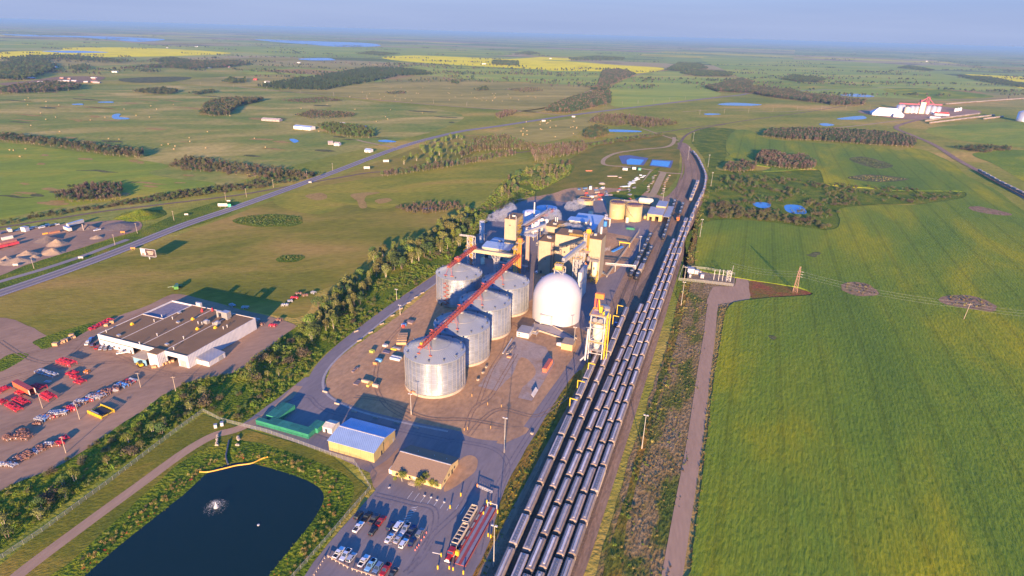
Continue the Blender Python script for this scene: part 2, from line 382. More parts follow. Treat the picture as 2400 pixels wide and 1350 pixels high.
m_dirt = ground('bare_dirt', [(0.3, (0.175, 0.13, 0.105)), (0.45, (0.23, 0.165, 0.125)), (0.57, (0.27, 0.19, 0.135)), (0.72, (0.22, 0.165, 0.13))], scale=0.045, fine=0.5, famt=0.16, bump=0.35, bscale=0.7, bdist=0.3, stretch=2, rot=-ANG, k=(1.78, 1.45, 0.98))
m_yard = ground('packed_gravel', [(0.3, (0.185, 0.14, 0.12)), (0.5, (0.235, 0.175, 0.145)), (0.7, (0.27, 0.195, 0.155))], scale=0.03, fine=0.4, famt=0.12, bump=0.2, bscale=0.8, bdist=0.2, stretch=2.5, rot=-0.9, k=(1.52, 1.25, 0.9))
m_gravel = ground('road_gravel', [(0.3, (0.25, 0.18, 0.155)), (0.5, (0.29, 0.21, 0.18)), (0.7, (0.26, 0.195, 0.165))], scale=0.06, fine=0.8, famt=0.08, bump=0.15, bscale=1, stretch=6, rot=-ANG + 0.15, k=(1.42, 1.22, 0.84))
m_track = ground('dusty_track', [(0.3, (0.26, 0.21, 0.14)), (0.7, (0.33, 0.27, 0.18))], scale=0.02, fine=0.2, famt=0.1, bump=0.1, k=(1.42, 1.22, 0.92))
m_asph = ground('worn_asphalt', [(0.3, (0.13, 0.115, 0.12)), (0.5, (0.165, 0.142, 0.142)), (0.7, (0.195, 0.162, 0.15))], scale=0.035, fine=0.6, famt=0.09, bump=0.1, bscale=2, stretch=4, rot=-ANG, rough=0.85, spec=0.3, k=(1.32, 1.24, 1.14))
m_hwy = ground('highway_asphalt', [(0.3, (0.165, 0.15, 0.155)), (0.7, (0.21, 0.185, 0.18))], scale=0.02, fine=0.3, famt=0.06, bump=0.05, stretch=8, rot=-0.9, rough=0.8, spec=0.3, k=(1.5, 1.36, 1.15))
m_hwy2 = ground('wheel_track_asphalt', [(0.3, (0.115, 0.10, 0.12)), (0.7, (0.14, 0.125, 0.135))], scale=0.02, fine=0.3, famt=0.06, bump=0.05, rough=0.8, spec=0.3, k=(1.62, 1.46, 1.18))
m_conc = ground('concrete_slab', [(0.3, (0.21, 0.175, 0.16)), (0.48, (0.28, 0.235, 0.215)), (0.6, (0.255, 0.195, 0.16)), (0.72, (0.22, 0.16, 0.12))], scale=0.09, fine=0.8, famt=0.12, bump=0.1, k=(1.38, 1.25, 1.08))
m_ballast = ground('ballast', [(0.3, (0.16, 0.12, 0.10)), (0.5, (0.21, 0.155, 0.125)), (0.7, (0.25, 0.18, 0.14))], scale=0.09, fine=1.2, famt=0.22, bump=0.6, bscale=2.5, bdist=0.2, stretch=5, rot=-ANG, k=(1.42, 1.22, 0.92))
m_dkball = ground('dark_ballast', [(0.3, (0.11, 0.09, 0.08)), (0.7, (0.17, 0.13, 0.11))], scale=0.09, fine=1.2, famt=0.22, bump=0.6, bscale=2.5, bdist=0.2, k=(1.42, 1.22, 0.92))
m_slough = ground('slough_brush', [(0.3, (0.06, 0.07, 0.03)), (0.5, (0.11, 0.095, 0.055)), (0.7, (0.17, 0.125, 0.085))], scale=0.06, fine=0.3, famt=0.3, bump=1.0, bscale=0.5, bdist=1.2, k=(1.05, 1.25, 0.7))
m_mud = ground('dry_slough_mud', [(0.3, (0.19, 0.12, 0.085)), (0.5, (0.25, 0.165, 0.12)), (0.7, (0.15, 0.14, 0.06))], scale=0.09, fine=0.5, famt=0.2, bump=0.7, bscale=0.7, bdist=0.5, stretch=2, rot=-0.6, k=(1.2, 1.1, 0.8))

def water(name, col, rough=0.04, bump=0.02):
    m = bpy.data.materials.new(name); t, b, N, L = _nodes(m)
    b.inputs['Base Color'].default_value = (*col, 1); b.inputs['Roughness'].default_value = rough; b.inputs['IOR'].default_value = 1.33; b.inputs['Specular IOR Level'].default_value = 0.3
    g = N('ShaderNodeNewGeometry'); n = N('ShaderNodeTexNoise'); n.inputs['Scale'].default_value = 1.2; n.inputs['Detail'].default_value = 3
    L(g.outputs['Position'], n.inputs['Vector'])
    bp = N('ShaderNodeBump'); bp.inputs['Strength'].default_value = bump; bp.inputs['Distance'].default_value = 0.1
    L(n.outputs[0], bp.inputs['Height']); L(bp.outputs[0], b.inputs['Normal']); return m
m_pond = water('pond_water', (0.006, 0.022, 0.022), 0.06, 0.15)
m_slwater = water('slough_water', (0.035, 0.16, 0.36), 0.10, 0.1)
m_liner = water('lined_pond_water', (0.03, 0.20, 0.42), 0.1, 0.1)
m_lake = water('lake_water', (0.14, 0.26, 0.46), 0.2, 0.05)

def base_ground():
    m = bpy.data.materials.new('prairie'); t, b, N, L = _nodes(m)
    g = N('ShaderNodeNewGeometry')
    # near: pasture mottling
    def noi(scale, stretch, rot, det=6):
        mp = N('ShaderNodeMapping'); mp.vector_type = 'TEXTURE'; mp.inputs['Rotation'].default_value = (0, 0, rot); mp.inputs['Scale'].default_value = (1, stretch, 1)
        L(g.outputs['Position'], mp.inputs[0]); n = N('ShaderNodeTexNoise'); n.inputs['Scale'].default_value = scale; n.inputs['Detail'].default_value = det; n.inputs['Roughness'].default_value = 0.62
        L(mp.outputs[0], n.inputs['Vector']); return n.outputs[0]
    def ramp(fac, stops, const=False):
        r = N('ShaderNodeValToRGB'); e = r.color_ramp.elements
        if const: r.color_ramp.interpolation = 'CONSTANT'
        e[0].position, e[0].color = stops[0][0], (*stops[0][1], 1); e[1].position, e[1].color = stops[-1][0], (*stops[-1][1], 1)
        for p, c in stops[1:-1]: x = e.new(p); x.color = (*c, 1)
        L(fac, r.inputs[0]); return r.outputs[0]
    def mix(fac, a, c):
        x = N('ShaderNodeMix'); x.data_type = 'RGBA'
        L(fac, x.inputs[0]) if not isinstance(fac, float) else None
        cs = [s for s in x.inputs if s.type == 'RGBA']; L(a, cs[0]); L(c, cs[1]); return [s for s in x.outputs if s.type == 'RGBA'][0]
    near = ramp(noi(0.006, 2.0, -1.2), [(0.26, (0.141, 0.179, 0.025)), (0.42, (0.219, 0.235, 0.029)), (0.52, (0.307, 0.272, 0.040)), (0.62, (0.461, 0.314, 0.065)), (0.74, (0.615, 0.366, 0.089))])
    # farther out: quarter-section fields, each of one crop
    mp = N('ShaderNodeMapping'); mp.vector_type = 'TEXTURE'; mp.inputs['Rotation'].default_value = (0, 0, -0.40); mp.inputs['Scale'].default_value = (1600, 800, 1)
    L(g.outputs['Position'], mp.inputs[0])
    fl = N('ShaderNodeVectorMath'); fl.operation = 'FLOOR'; L(mp.outputs[0], fl.inputs[0])
    wn = N('ShaderNodeTexWhiteNoise'); wn.noise_dimensions = '2D'; L(fl.outputs[0], wn.inputs['Vector'])
    fields = ramp(wn.outputs[0], [(0.0, (0.270, 0.338, 0.072)), (0.18, (0.405, 0.405, 0.108)), (0.36, (0.459, 0.351, 0.156)), (0.5, (0.324, 0.365, 0.096)), (0.64, (0.419, 0.297, 0.168)), (0.78, (0.230, 0.270, 0.072)), (0.93, (0.608, 0.513, 0.060))], True)
    sepc = N('ShaderNodeSeparateXYZ'); L(g.outputs['Position'], sepc.inputs[0])
    dist = _math(t, 'SQRT', _math(t, 'ADD', _math(t, 'POWER', sepc.outputs[0], 2), _math(t, 'POWER', sepc.outputs[1], 2)))
    mr = N('ShaderNodeMapRange'); mr.inputs[1].default_value = 2200; mr.inputs[2].default_value = 4500; L(dist, mr.inputs[0])
    f2 = mix(_math(t, 'MULTIPLY', noi(0.0011, 3, -1.3), 0.35), fields, near)
    c = mix(mr.outputs[0], near, f2)
    # bluffs of bush and slough in the far fields
    tn = noi(0.0028, 2.6, -1.45, 8)
    tm = ramp(tn, [(0.56, (0, 0, 0)), (0.60, (1, 1, 1))])
    dk = N('ShaderNodeRGB'); dk.outputs[0].default_value = (0.03, 0.045, 0.03, 1)
    c = mix(_math(t, 'MULTIPLY', tm, _math(t, 'MULTIPLY', mr.outputs[0], 0.6)), c, dk.outputs[0])
    fine = N('ShaderNodeMapRange'); fine.inputs[1].default_value = 0.3; fine.inputs[2].default_value = 0.7; fine.inputs[3].default_value = 0.78; fine.inputs[4].default_value = 1.22; L(noi(0.15, 1.5, -1.2, 5), fine.inputs[0])
    vm = N('ShaderNodeVectorMath'); vm.operation = 'SCALE'; L(c, vm.inputs[0]); L(fine.outputs[0], vm.inputs['Scale']); L(vm.outputs[0], b.inputs['Base Color'])
    b.inputs['Roughness'].default_value = 0.95; b.inputs['Specular IOR Level'].default_value = 0.05
    n2 = N('ShaderNodeTexNoise'); n2.inputs['Scale'].default_value = 0.5; n2.inputs['Detail'].default_value = 4; L(g.outputs['Position'], n2.inputs['Vector'])
    bp = N('ShaderNodeBump'); bp.inputs['Strength'].default_value = 0.7; bp.inputs['Distance'].default_value = 0.8; L(n2.outputs[0], bp.inputs['Height']); L(bp.outputs[0], b.inputs['Normal'])
    return m
R = 70000.0
struct('ground', MB().add([(-R, -3000, 0), (R, -3000, 0), (R, R, 0), (-R, R, 0)], [(0, 1, 2, 3)]), base_ground())

# haze: the air between camera and horizon
hz = bpy.data.materials.new('haze'); hz.use_nodes = True; ht = hz.node_tree
ht.nodes.remove(ht.nodes['Principled BSDF'])
pv = ht.nodes.new('ShaderNodeVolumePrincipled'); pv.inputs['Color'].default_value = (0.245, 0.43, 0.68, 1); pv.inputs['Density'].default_value = 6.2e-5; pv.inputs['Anisotropy'].default_value = 0.0
ht.links.new(pv.outputs[0], ht.nodes['Material Output'].inputs['Volume'])
stuff('haze', MB().box(-R - 200, -3200, -1.5, R + 200, R + 200, H_CAM + 3), hz)

# ---- far fields (large sheets, one above the other)
FAR = [
 ('canola_field', [(0, 122), (140, 118), (160, 112), (330, 112), (540, 124), (420, 131), (250, 134), (60, 136), (-60, 138)], m_bloom, 0.5),
 ('canola_field', [(895, 136), (960, 130), (1060, 133), (1230, 140), (1330, 144), (1440, 152), (1555, 160), (1500, 172), (1440, 168), (1300, 166), (1250, 162), (1000, 148)], m_bloom, 0.5),
 ('crop_field', [(0, 96), (250, 96), (430, 108), (900, 112), (890, 128), (600, 126), (300, 110), (0, 112)], m_pale, 0.3),
 ('crop_field', [(930, 150), (1250, 165), (1440, 170), (1405, 186), (1390, 201), (1240, 193), (1060, 182), (985, 160)], m_pale, 0.35),
 ('crop_field', [(850, 110), (1130, 118), (1200, 128), (1060, 132), (900, 130)], m_pale, 0.3),
 ('crop_field', [(1240, 115), (1490, 122), (1460, 137), (1330, 133), (1230, 127)], m_pale, 0.3),
 ('crop_field', [(1440, 250), (1432, 205), (1500, 176), (1640, 180), (1730, 184), (1740, 195), (1660, 205), (1690, 222), (1600, 236)], m_pale, 0.3),
 ('crop_field', [(1650, 134), (1830, 138), (2090, 150), (2160, 165), (2400, 210), (2060, 204), (1780, 190), (1700, 165)], m_pale, 0.3),
 ('crop_field', [(1775, 190), (1880, 190), (2060, 204), (1900, 210), (1790, 203)], m_cutgreen, 0.4),
 ('crop_field', [(2075, 208), (2180, 208), (2330, 226), (2180, 232), (2095, 220)], m_canola2, 0.4),
 ('hay_field', [(650, 212), (780, 205), (900, 190), (1000, 177), (1140, 192), (1370, 200), (1378, 210), (1340, 228), (1265, 262), (1190, 257), (1000, 244), (800, 224)], m_hay, 0.3),
 ('hay_field', [(430, 190), (530, 180), (690, 175), (640, 196), (560, 204), (440, 198)], m_hay, 0.3),
 ('hay_field', [(1160, 313), (1200, 300), (1385, 272), (1400, 280), (1365, 305), (1340, 320), (1260, 335), (1180, 325)], m_hay, 0.2),
 ('crop_field', [(0, 335), (150, 352), (330, 375), (395, 390), (350, 405), (420, 420), (500, 428), (480, 440), (330, 462), (120, 490), (0, 515), (-120, 520), (-100, 350)], m_cutgreen, 0.19),
 ('crop_field', [(2180, 300), (2300, 290), (2400, 288), (2500, 330), (2400, 345), (2200, 320)], m_cutgreen, 0.15),
 ('crop_field', [(2280, 360), (2400, 352), (2500, 380), (2500, 470), (2400, 425), (2330, 385)], m_canola2, 0.15),
 ('pasture', [(0, 545), (400, 470), (700, 385), (1040, 300), (1060, 262), (780, 230), (600, 206), (300, 200), (0, 225)], m_pasture, 0.05),
 ('mown_field', [(-60, 720), (280, 600), (600, 485), (900, 375), (1060, 318), (1160, 325), (1100, 372), (1190, 385), (1130, 440), (1100, 485), (950, 590), (800, 660), (740, 690), (690, 745), (420, 700), (230, 780), (100, 815), (0, 750)], m_mown, 0.06),
 ('meadow', [(640, 470), (705, 446), (800, 428), (905, 412), (1010, 396), (1100, 380), (1185, 383), (1240, 372), (1260, 382), (1180, 425), (1130, 470), (1060, 480), (960, 474), (900, 490), (820, 480), (760, 500), (690, 495)], m_meadow, 0.075),
 ('mown_field', [(1330, 375), (1420, 335), (1560, 312), (1590, 330), (1585, 420), (1500, 470), (1350, 450), (1250, 470), (1270, 420)], m_lawn, 0.07),
]
for i, (n, p, m, z) in enumerate(FAR): flat(n, p, m, z + (0.01 if z > 0.2 else 0.001) * i, amp=3 if z > 0.2 else 1.5, step=30 if z > 0.2 else 12)

# quarter sections out to the horizon, each with its own crop
for i in range(64):
    py = 96 + 100 * random.random() ** 1.3; px = rnd(-100, 2500); c = at(px, py + 0.028 * (px - 1200)); w, d = random.choice(((780, 380), (780, 780), (380, 780), (780, 250))); q = Vector((math.cos(-0.40), math.sin(-0.40))); n = Vector((-q.y, q.x))
    if c.y < 2300: continue
    flat('crop_field', [tuple(c.xy + q * (a * w) + n * (b * d)) for a, b in ((-.5, -.5), (0, -.5), (.5, -.5), (.5, 0), (.5, .5), (0, .5), (-.5, .5), (-.5, 0))], random.choice((m_pale, m_pale, m_hay, m_hay, m_canola2, m_cutgreen, m_tan, m_bloom if i % 3 == 0 else m_pale)), 0.12 + 0.002 * i, curved=False, world=True, amp=12, step=90)
# far water
for i, p in enumerate([[(0, 80), (120, 83), (260, 86), (385, 92), (330, 98), (280, 95), (190, 88), (60, 85)],
                       [(600, 92), (720, 96), (860, 101), (890, 108), (800, 110), (720, 104), (640, 98)],
                       [(100, 120), (180, 119), (255, 123), (160, 124)], [(700, 138), (760, 136), (790, 141), (730, 142)]]):
    flat('lake', p, m_lake, 0.9, amp=20, step=80)
for p in [[(262, 272), (272, 267), (283, 268), (280, 274), (303, 277), (296, 280), (268, 279)], [(230, 239), (262, 238), (264, 241), (236, 241)], [(170, 244), (192, 243), (194, 246), (172, 246)], [(678, 327), (690, 326), (700, 331), (690, 335)],
          [(886, 330), (905, 328), (928, 332), (920, 334), (895, 333)], [(1410, 305), (1450, 304), (1500, 307), (1495, 310), (1430, 309)],
          [(1683, 244), (1720, 241), (1785, 245), (1760, 248), (1700, 247)], [(1970, 222), (2010, 220), (2048, 225), (2035, 228), (1990, 226)],
          [(1960, 279), (1990, 274), (2022, 272), (2030, 278), (2000, 281)], [(1920, 291), (1935, 289), (1956, 293), (1935, 296)], [(1650, 267), (1670, 266), (1690, 268), (1660, 270)],
          [(1764, 478), (1778, 474), (1806, 478), (1800, 488), (1778, 487)], [(1838, 484), (1850, 480), (1880, 484), (1890, 500), (1870, 502), (1845, 497)], [(1940, 182), (1955, 181), (1958, 184), (1942, 184)], [(985, 489), (1010, 487), (1012, 490), (990, 491)]]:
    flat('slough_water', p, m_slwater, 0.36, amp=0.8, step=5)

# tan patches and reedy hollows in the pasture
for i in range(70):
    while True:
        x, y = rnd(-60, 1250), rnd(212, 480)
        if y < 460 - 0.20 * x + 60 and y > 205 + 0.03 * x and not (480 < x and y > 640 - 0.33 * x): break
    a, b = rnd(8, 40), rnd(0.9, 2.6) * (y / 300); ph = rnd(0, 6)
    pts = [(x + a * math.cos(t * 0.785) * (1 + 0.35 * math.sin(3 * t + ph)), y + b * math.sin(t * 0.785) + a * 0.06 * math.cos(t * 0.785)) for t in range(8)]
    flat('tan_grass_patch' if i % 3 else 'reedy_hollow', pts, m_tan if i % 3 else m_slough, 0.24 + i * 0.002, amp=4, step=10)
for i, p in enumerate([[(545, 520), (570, 508), (640, 502), (700, 507), (710, 518), (690, 530), (600, 532)], [(648, 606), (665, 599), (705, 598), (716, 605), (690, 614), (655, 614)], [(715, 460), (750, 452), (768, 462), (745, 470)], [(820, 458), (850, 452), (890, 452), (855, 462), (860, 485), (845, 488), (835, 470)], [(880, 470), (905, 465), (920, 470), (890, 478)]]):
    flat('grass_hollow', p, m_lush if i < 2 else m_tan, 0.24 + i * 0.01, amp=1.5, step=4)

# ---- big canola field on the right
CAN = [(1600, 1480), (1618, 1340), (1634, 1200), (1648, 1100), (1660, 1000), (1672, 900), (1685, 820), (1696, 752), (1706, 722), (1730, 708), (1800, 700), (1870, 696), (1905, 691), (1880, 677), (1830, 668), (1780, 661), (1700, 647), (1640, 634), (1628, 612), (1633, 575), (1642, 530), (1690, 516), (1750, 518), (1820, 524), (1890, 535), (1935, 540), (1962, 535), (1968, 517), (1963, 494), (1990, 486), (2060, 482), (2140, 482), (2190, 475), (2240, 468), (2264, 460), (2255, 450), (2200, 446), (2317, 441), (2400, 496), (2620, 640), (2750, 900), (2700, 1400), (2500, 1480)]
flat('canola_field', CAN, m_canola, 0.35, h=0.35, amp=0.6, step=4)
flat('canola_field', [(1723, 307), (1703, 327), (1702, 353), (1710, 363), (1700, 373), (1740, 384), (1807, 393), (1787, 403), (1850, 400), (1913, 397), (1928, 417), (1933, 430), (1967, 437), (2033, 441), (2133, 448), (2317, 447), (2315, 437), (2267, 413), (2233, 383), (2200, 367), (2167, 353), (2133, 348), (2110, 353), (2073, 347), (2017, 340), (1933, 337), (1833, 330), (1787, 323), (1767, 310), (1747, 305)], m_canola, 0.33, h=0.3, amp=0.8, step=6)
flat('grass', [(1640, 300), (1730, 305), (1705, 330), (1702, 372), (1690, 400), (1930, 400), (1960, 440), (2260, 450), (2262, 462), (2190, 476), (1985, 486), (1965, 538), (1640, 530), (1612, 640), (1590, 660), (1660, 400), (1620, 330)], m_lush, 0.30, amp=2, step=8)
for i, (p, m) in enumerate([([(1972, 672), (1990, 662), (2020, 665), (2050, 677), (2058, 690), (2040, 697), (2005, 693), (1978, 684)], m_mud), ([(2200, 702), (2225, 693), (2270, 694), (2310, 705), (2334, 722), (2325, 733), (2270, 725), (2215, 714)], m_mud), ([(1990, 372), (2030, 369), (2092, 388), (2060, 396), (2010, 384)], m_slough), ([(1985, 418), (2040, 410), (2130, 421), (2060, 428)], m_slough), ([(2268, 488), (2300, 486), (2360, 500), (2365, 507), (2300, 500)], m_mud), ([(1800, 790), (1808, 787), (1820, 791), (1812, 797)], m_slough), ([(1893, 600), (1905, 592), (1922, 594), (1912, 605)], m_slough)]):
    flat('dry_slough', p, m, 0.72 + 0.01 * i, amp=2.2, step=4)

# ---- verge, ditch and gravel road right of the trains
flat('rough_verge', [(1385, 1480), (1440, 1200), (1500, 1000), (1560, 820), (1600, 690), (1625, 520), (1648, 430), (1680, 430), (1650, 520), (1628, 640), (1760, 655), (1720, 720), (1700, 745), (1668, 950), (1640, 1180), (1615, 1480)], m_brownveg, 0.12, amp=1.0, step=5)
flat('ditch', [(1378, 1480), (1455, 1200), (1510, 1010), (1565, 810), (1600, 650), (1615, 590), (1640, 470), (1656, 420), (1668, 420), (1652, 500), (1632, 600), (1612, 690), (1585, 800), (1545, 930), (1505, 1080), (1470, 1230), (1435, 1480)], m_ditch, 0.17, amp=0.9, step=5)
struct('tan_verge', ribbon([(1606, 1420), (1618, 1340), (1634, 1200), (1658, 1010), (1671, 900), (1684, 800), (1692, 745), (1700, 725)], 5.0, 0.235), m_tan)
struct('gravel_road', ribbon([(1562, 1420), (1576, 1345), (1602, 1190), (1629, 1030), (1648, 885), (1663, 783), (1671, 717), (1690, 690)], 7.2, 0.24), m_gravel)
flat('gravel_pad', [(1655, 712), (1664, 684), (1672, 672), (1722, 672), (1726, 652), (1750, 652), (1758, 670), (1760, 690), (1756, 702), (1718, 709), (1690, 713), (1680, 722)], m_gravel, 0.26, curved=False, amp=0.5, step=3)
flat('red_weed_patch', [(1758, 660), (1800, 664), (1835, 670), (1880, 680), (1903, 691), (1850, 694), (1790, 700), (1762, 700)], ground('red_weeds', [(0.3, (0.09, 0.11, 0.03)), (0.46, (0.13, 0.11, 0.03)), (0.58, (0.19, 0.085, 0.045)), (0.72, (0.17, 0.06, 0.035))], scale=0.06, fine=0.6, famt=0.3, bump=0.9, bscale=0.8), 0.28, amp=0.5, step=3)
flat('substation_gravel', [(1598, 650), (1602, 632), (1660, 636), (1722, 648), (1722, 672), (1660, 664)], ground('grey_gravel', [(0.3, (0.17, 0.15, 0.13)), (0.7, (0.23, 0.2, 0.18))], scale=0.1, fine=1, famt=0.15), 0.3, curved=False)

# ---- plant site
flat('dirt_yard', [(770, 880), (800, 835), (960, 720), (1090, 600), (1110, 560), (1150, 500), (1200, 470), (1290, 455), (1350, 440), (1480, 445), (1580, 470), (1600, 500), (1530, 600), (1470, 700), (1400, 800), (1340, 900), (1270, 990), (1210, 1040), (1150, 1040), (1060, 1025), (960, 1000), (840, 970), (780, 930), (765, 900)], m_dirt, 0.14, amp=0.8, step=4)
flat('paved_yard', [(1085, 605), (1110, 560), (1150, 500), (1190, 475), (1260, 468), (1340, 475), (1420, 470), (1425, 530), (1250, 640), (1248, 700), (1225, 720), (1130, 640), (1095, 640)], m_asph, 0.155, curved=False)
flat('paved_yard', [(1420, 525), (1530, 515), (1560, 540), (1500, 560), (1425, 545)], m_asph, 0.158, curved=False)
flat('paved_yard', [(1370, 665), (1440, 640), (1480, 600), (1500, 560), (1530, 560), (1480, 660), (1440, 730), (1400, 790), (1340, 760)], m_asph, 0.16, curved=False)
flat('paved_yard', [(560, 1000), (650, 935), (715, 885), (755, 880), (775, 930), (840, 968), (960, 1000), (1070, 1022), (1180, 1042), (1240, 1010), (1210, 1080), (1180, 1150), (1175, 1190), (1120, 1360), (1080, 1480), (640, 1480), (700, 1360), (800, 1240), (880, 1150), (870, 1110), (770, 1062), (700, 1040), (610, 1010)], m_asph, 0.162, curved=False, amp=0.3, step=3)
struct('plant_road', ribbon([(1120, 575), (1075, 615), (1000, 668), (930, 715), (850, 775), (790, 825), (752, 868), (742, 905), (765, 940), (830, 968), (930, 995), (1050, 1020), (1160, 1045)], 9.0, 0.18), m_asph)
struct('plant_road', ribbon([(1520, 575), (1478, 640), (1435, 715), (1390, 790), (1345, 865), (1300, 930), (1255, 995), (1215, 1055), (1185, 1110), (1160, 1175)], 9.0, 0.185), m_asph)
struct('concrete_kerb', ribbon([(1055, 640), (1000, 680), (930, 727), (860, 783), (800, 832), (765, 872), (757, 905), (775, 932), (835, 962), (940, 990), (1050, 1012)], 1.3, 0.22), mat('kerb_concrete', (0.36, 0.31, 0.27), 0.9))
# worn dirt tracks and weeds
flat('dirt_patch', [(1090, 1010), (1170, 1005), (1225, 1000), (1240, 1010), (1200, 1030), (1140, 1032), (1095, 1022)], m_dirt, 0.20, amp=0.5, step=3)
flat('dirt_patch', [(1070, 1085), (1100, 1068), (1120, 1080), (1110, 1110), (1060, 1145), (1040, 1148)], m_dirt, 0.205, amp=0.4, step=3)
flat('dirt_patch', [(870, 1105), (905, 1080), (925, 1060), (935, 1052), (920, 1098), (905, 1120), (880, 1145), (872, 1130)], m_yard, 0.206, amp=0.4, step=3)
flat('grass_bank', [(1070, 1420), (1140, 1290), (1182, 1150), (1230, 1060), (1290, 960), (1345, 880), (1360, 885), (1250, 1120), (1160, 1350), (1130, 1440)], m_ditch, 0.21, amp=0.5, step=3)
CONC = [site(-111, 261), site(-94.5, 260), site(-93, 268), site(-88, 268), site(-87, 258.6), site(-79.3, 258.6), site(-79.3, 301), site(-90, 318), site(-112, 324)]
flat('concrete_slab', [(p.x, p.y) for p in CONC], m_conc, 0.23, curved=False, world=True)
flat('dirt_patch', [(p.x, p.y) for p in [site(-99, 258), site(-90, 258), site(-88, 270), site(-86, 285), site(-92, 296), site(-100, 300), site(-98, 280), site(-99, 270)]], m_dirt, 0.24, amp=0.5, step=2, world=True)

# railway ground
flat('ballast', [(p.x, p.y) for p in [site(-60, 90), site(-28.5, 90), site(-28.5, 640), site(-26.5, 713), site(-24.5, 785), site(-26.5, 853), site(-32, 905), site(-42, 960), site(-64, 1075), site(-84, 1160), site(-100, 1160), site(-84, 1070), site(-66, 950), site(-62, 860), site(-66, 760), site(-75, 700), site(-66, 560), site(-68, 470), site(-66, 380), site(-60.5, 300)]], m_ballast, 0.25, world=True)
flat('dark_ballast', [(p.x, p.y) for p in [site(-59.5, 95), site(-30, 95), site(-30, 500), site(-42, 560), site(-56, 400), site(-59, 320)]], m_dkball, 0.262, curved=False, world=True)

# pond
flat('pond_bank', [(-40, 1480), (150, 1330), (300, 1195), (430, 1080), (530, 1035), (610, 1040), (720, 1075), (800, 1110), (830, 1150), (800, 1220), (700, 1370), (640, 1480)], m_lush, 0.19, amp=0.6, step=4)
POND = [(60, 1480), (205, 1345), (300, 1264), (427, 1163), (490, 1107), (537, 1089), (567, 1085), (596, 1088), (685, 1114), (738, 1137), (757, 1157), (755, 1181), (730, 1226), (685, 1282), (632, 1348), (540, 1480)]
flat('pond', POND, m_pond, 0.22, amp=0.25, step=3)
flat('lawn', [(-80, 1480), (0, 1325), (200, 1165), (475, 972), (560, 1002), (770, 1062), (868, 1150), (820, 1205), (690, 1350), (600, 1480)], m_lawn, 0.17, curved=False, amp=0.3, step=3)
struct('gravel_track', ribbon([(-40, 1420), (60, 1335), (200, 1230), (330, 1135), (430, 1062), (500, 1022), (560, 1005), (640, 965), (700, 905)], 5.0, 0.215), m_gravel)

# left: workshop yard, belt, aggregate yard
flat('workshop_yard', [(-80, 780), (0, 745), (80, 770), (140, 800), (200, 770), (350, 715), (420, 690), (560, 725), (690, 760), (660, 790), (560, 870), (420, 905), (300, 990), (150, 1090), (0, 1150), (-80, 1180)], m_yard, 0.115, amp=1.2, step=5)
flat('grass_island', [(-20, 860), (20, 832), (60, 828), (66, 835), (40, 852), (0, 872)], m_lush, 0.15, amp=0.4, step=3)
flat('grass_island', [(80, 800), (150, 775), (230, 755), (180, 790), (110, 818), (90, 812)], m_lush, 0.15, amp=0.4, step=3)
BELT = [(-60, 1190), (0, 1150), (150, 1085), (300, 985), (430, 900), (560, 868), (660, 790), (730, 740), (850, 640), (960, 590), (1060, 515), (1130, 480), (1180, 425), (1260, 385), (1340, 385), (1335, 410), (1270, 445), (1230, 470), (1160, 495), (1115, 560), (1085, 598), (1000, 655), (900, 725), (800, 800), (735, 855), (700, 895), (640, 940), (560, 990), (470, 965), (250, 1115), (0, 1290), (-60, 1340)]
flat('belt_grass', BELT, m_lush, 0.13, amp=1.2, step=5)
flat('aggregate_yard', [(-40, 552), (60, 536), (160, 524), (250, 518), (300, 516), (330, 522), (325, 540), (255, 560), (185, 583), (130, 600), (60, 622), (-40, 650)], m_yard, 0.2, amp=1.2, step=5)
flat('grass_verge', [(-60, 665), (60, 620), (190, 582), (325, 540), (420, 500), (530, 470), (540, 500), (400, 548), (250, 600), (100, 650), (-60, 690)], m_lush, 0.16, amp=1, step=5)

# highway, frontage lane, tracks across the plain
HW = [(-70, 712), (0, 688), (140, 640), (275, 590), (426, 530), (520, 498), (600, 470), (700, 434), (800, 397), (867, 371), (933, 347), (1000, 327), (1067, 311), (1100, 305), (1167, 296), (1233, 286), (1333, 271), (1467, 254), (1600, 238), (1667, 230), (1733, 223), (1767, 218), (1873, 213), (1967, 209), (2067, 206), (2250, 203), (2450, 200)]
struct('highway_shoulder', ribbon(HW, 13.5, 0.36), m_hwy)
def off(pts, d):
    w = catmull(W(pts), False, 8); o = []
    for i in range(len(w)):
        a, b = Vector(w[max(i - 1, 0)]), Vector(w[min(i + 1, len(w) - 1)]); q = (b - a).normalized(); o.append((w[i][0] - q.y * d, w[i][1] + q.x * d))
    return o
for d in (-2.6, 2.6): struct('highway_lane', ribbon(off(HW, d), 3.0, 0.375, world=True, curved=False), m_hwy2)
m_line = mat('road_paint_white', (0.7, 0.68, 0.62), 0.8); m_yel = mat('road_paint_yellow', (0.6, 0.42, 0.08), 0.8)
struct('centre_line', ribbon(off(HW[:12], 0), 0.25, 0.385, world=True, curved=False), m_yel)
for d in (-5.2, 5.2): struct('edge_line', ribbon(off(HW[:12], d), 0.2, 0.385, world=True, curved=False), m_line)
struct('side_road', ribbon([(-60, 682), (0, 661), (100, 632), (188, 603), (250, 580), (300, 562)], 5.5, 0.35), m_hwy)
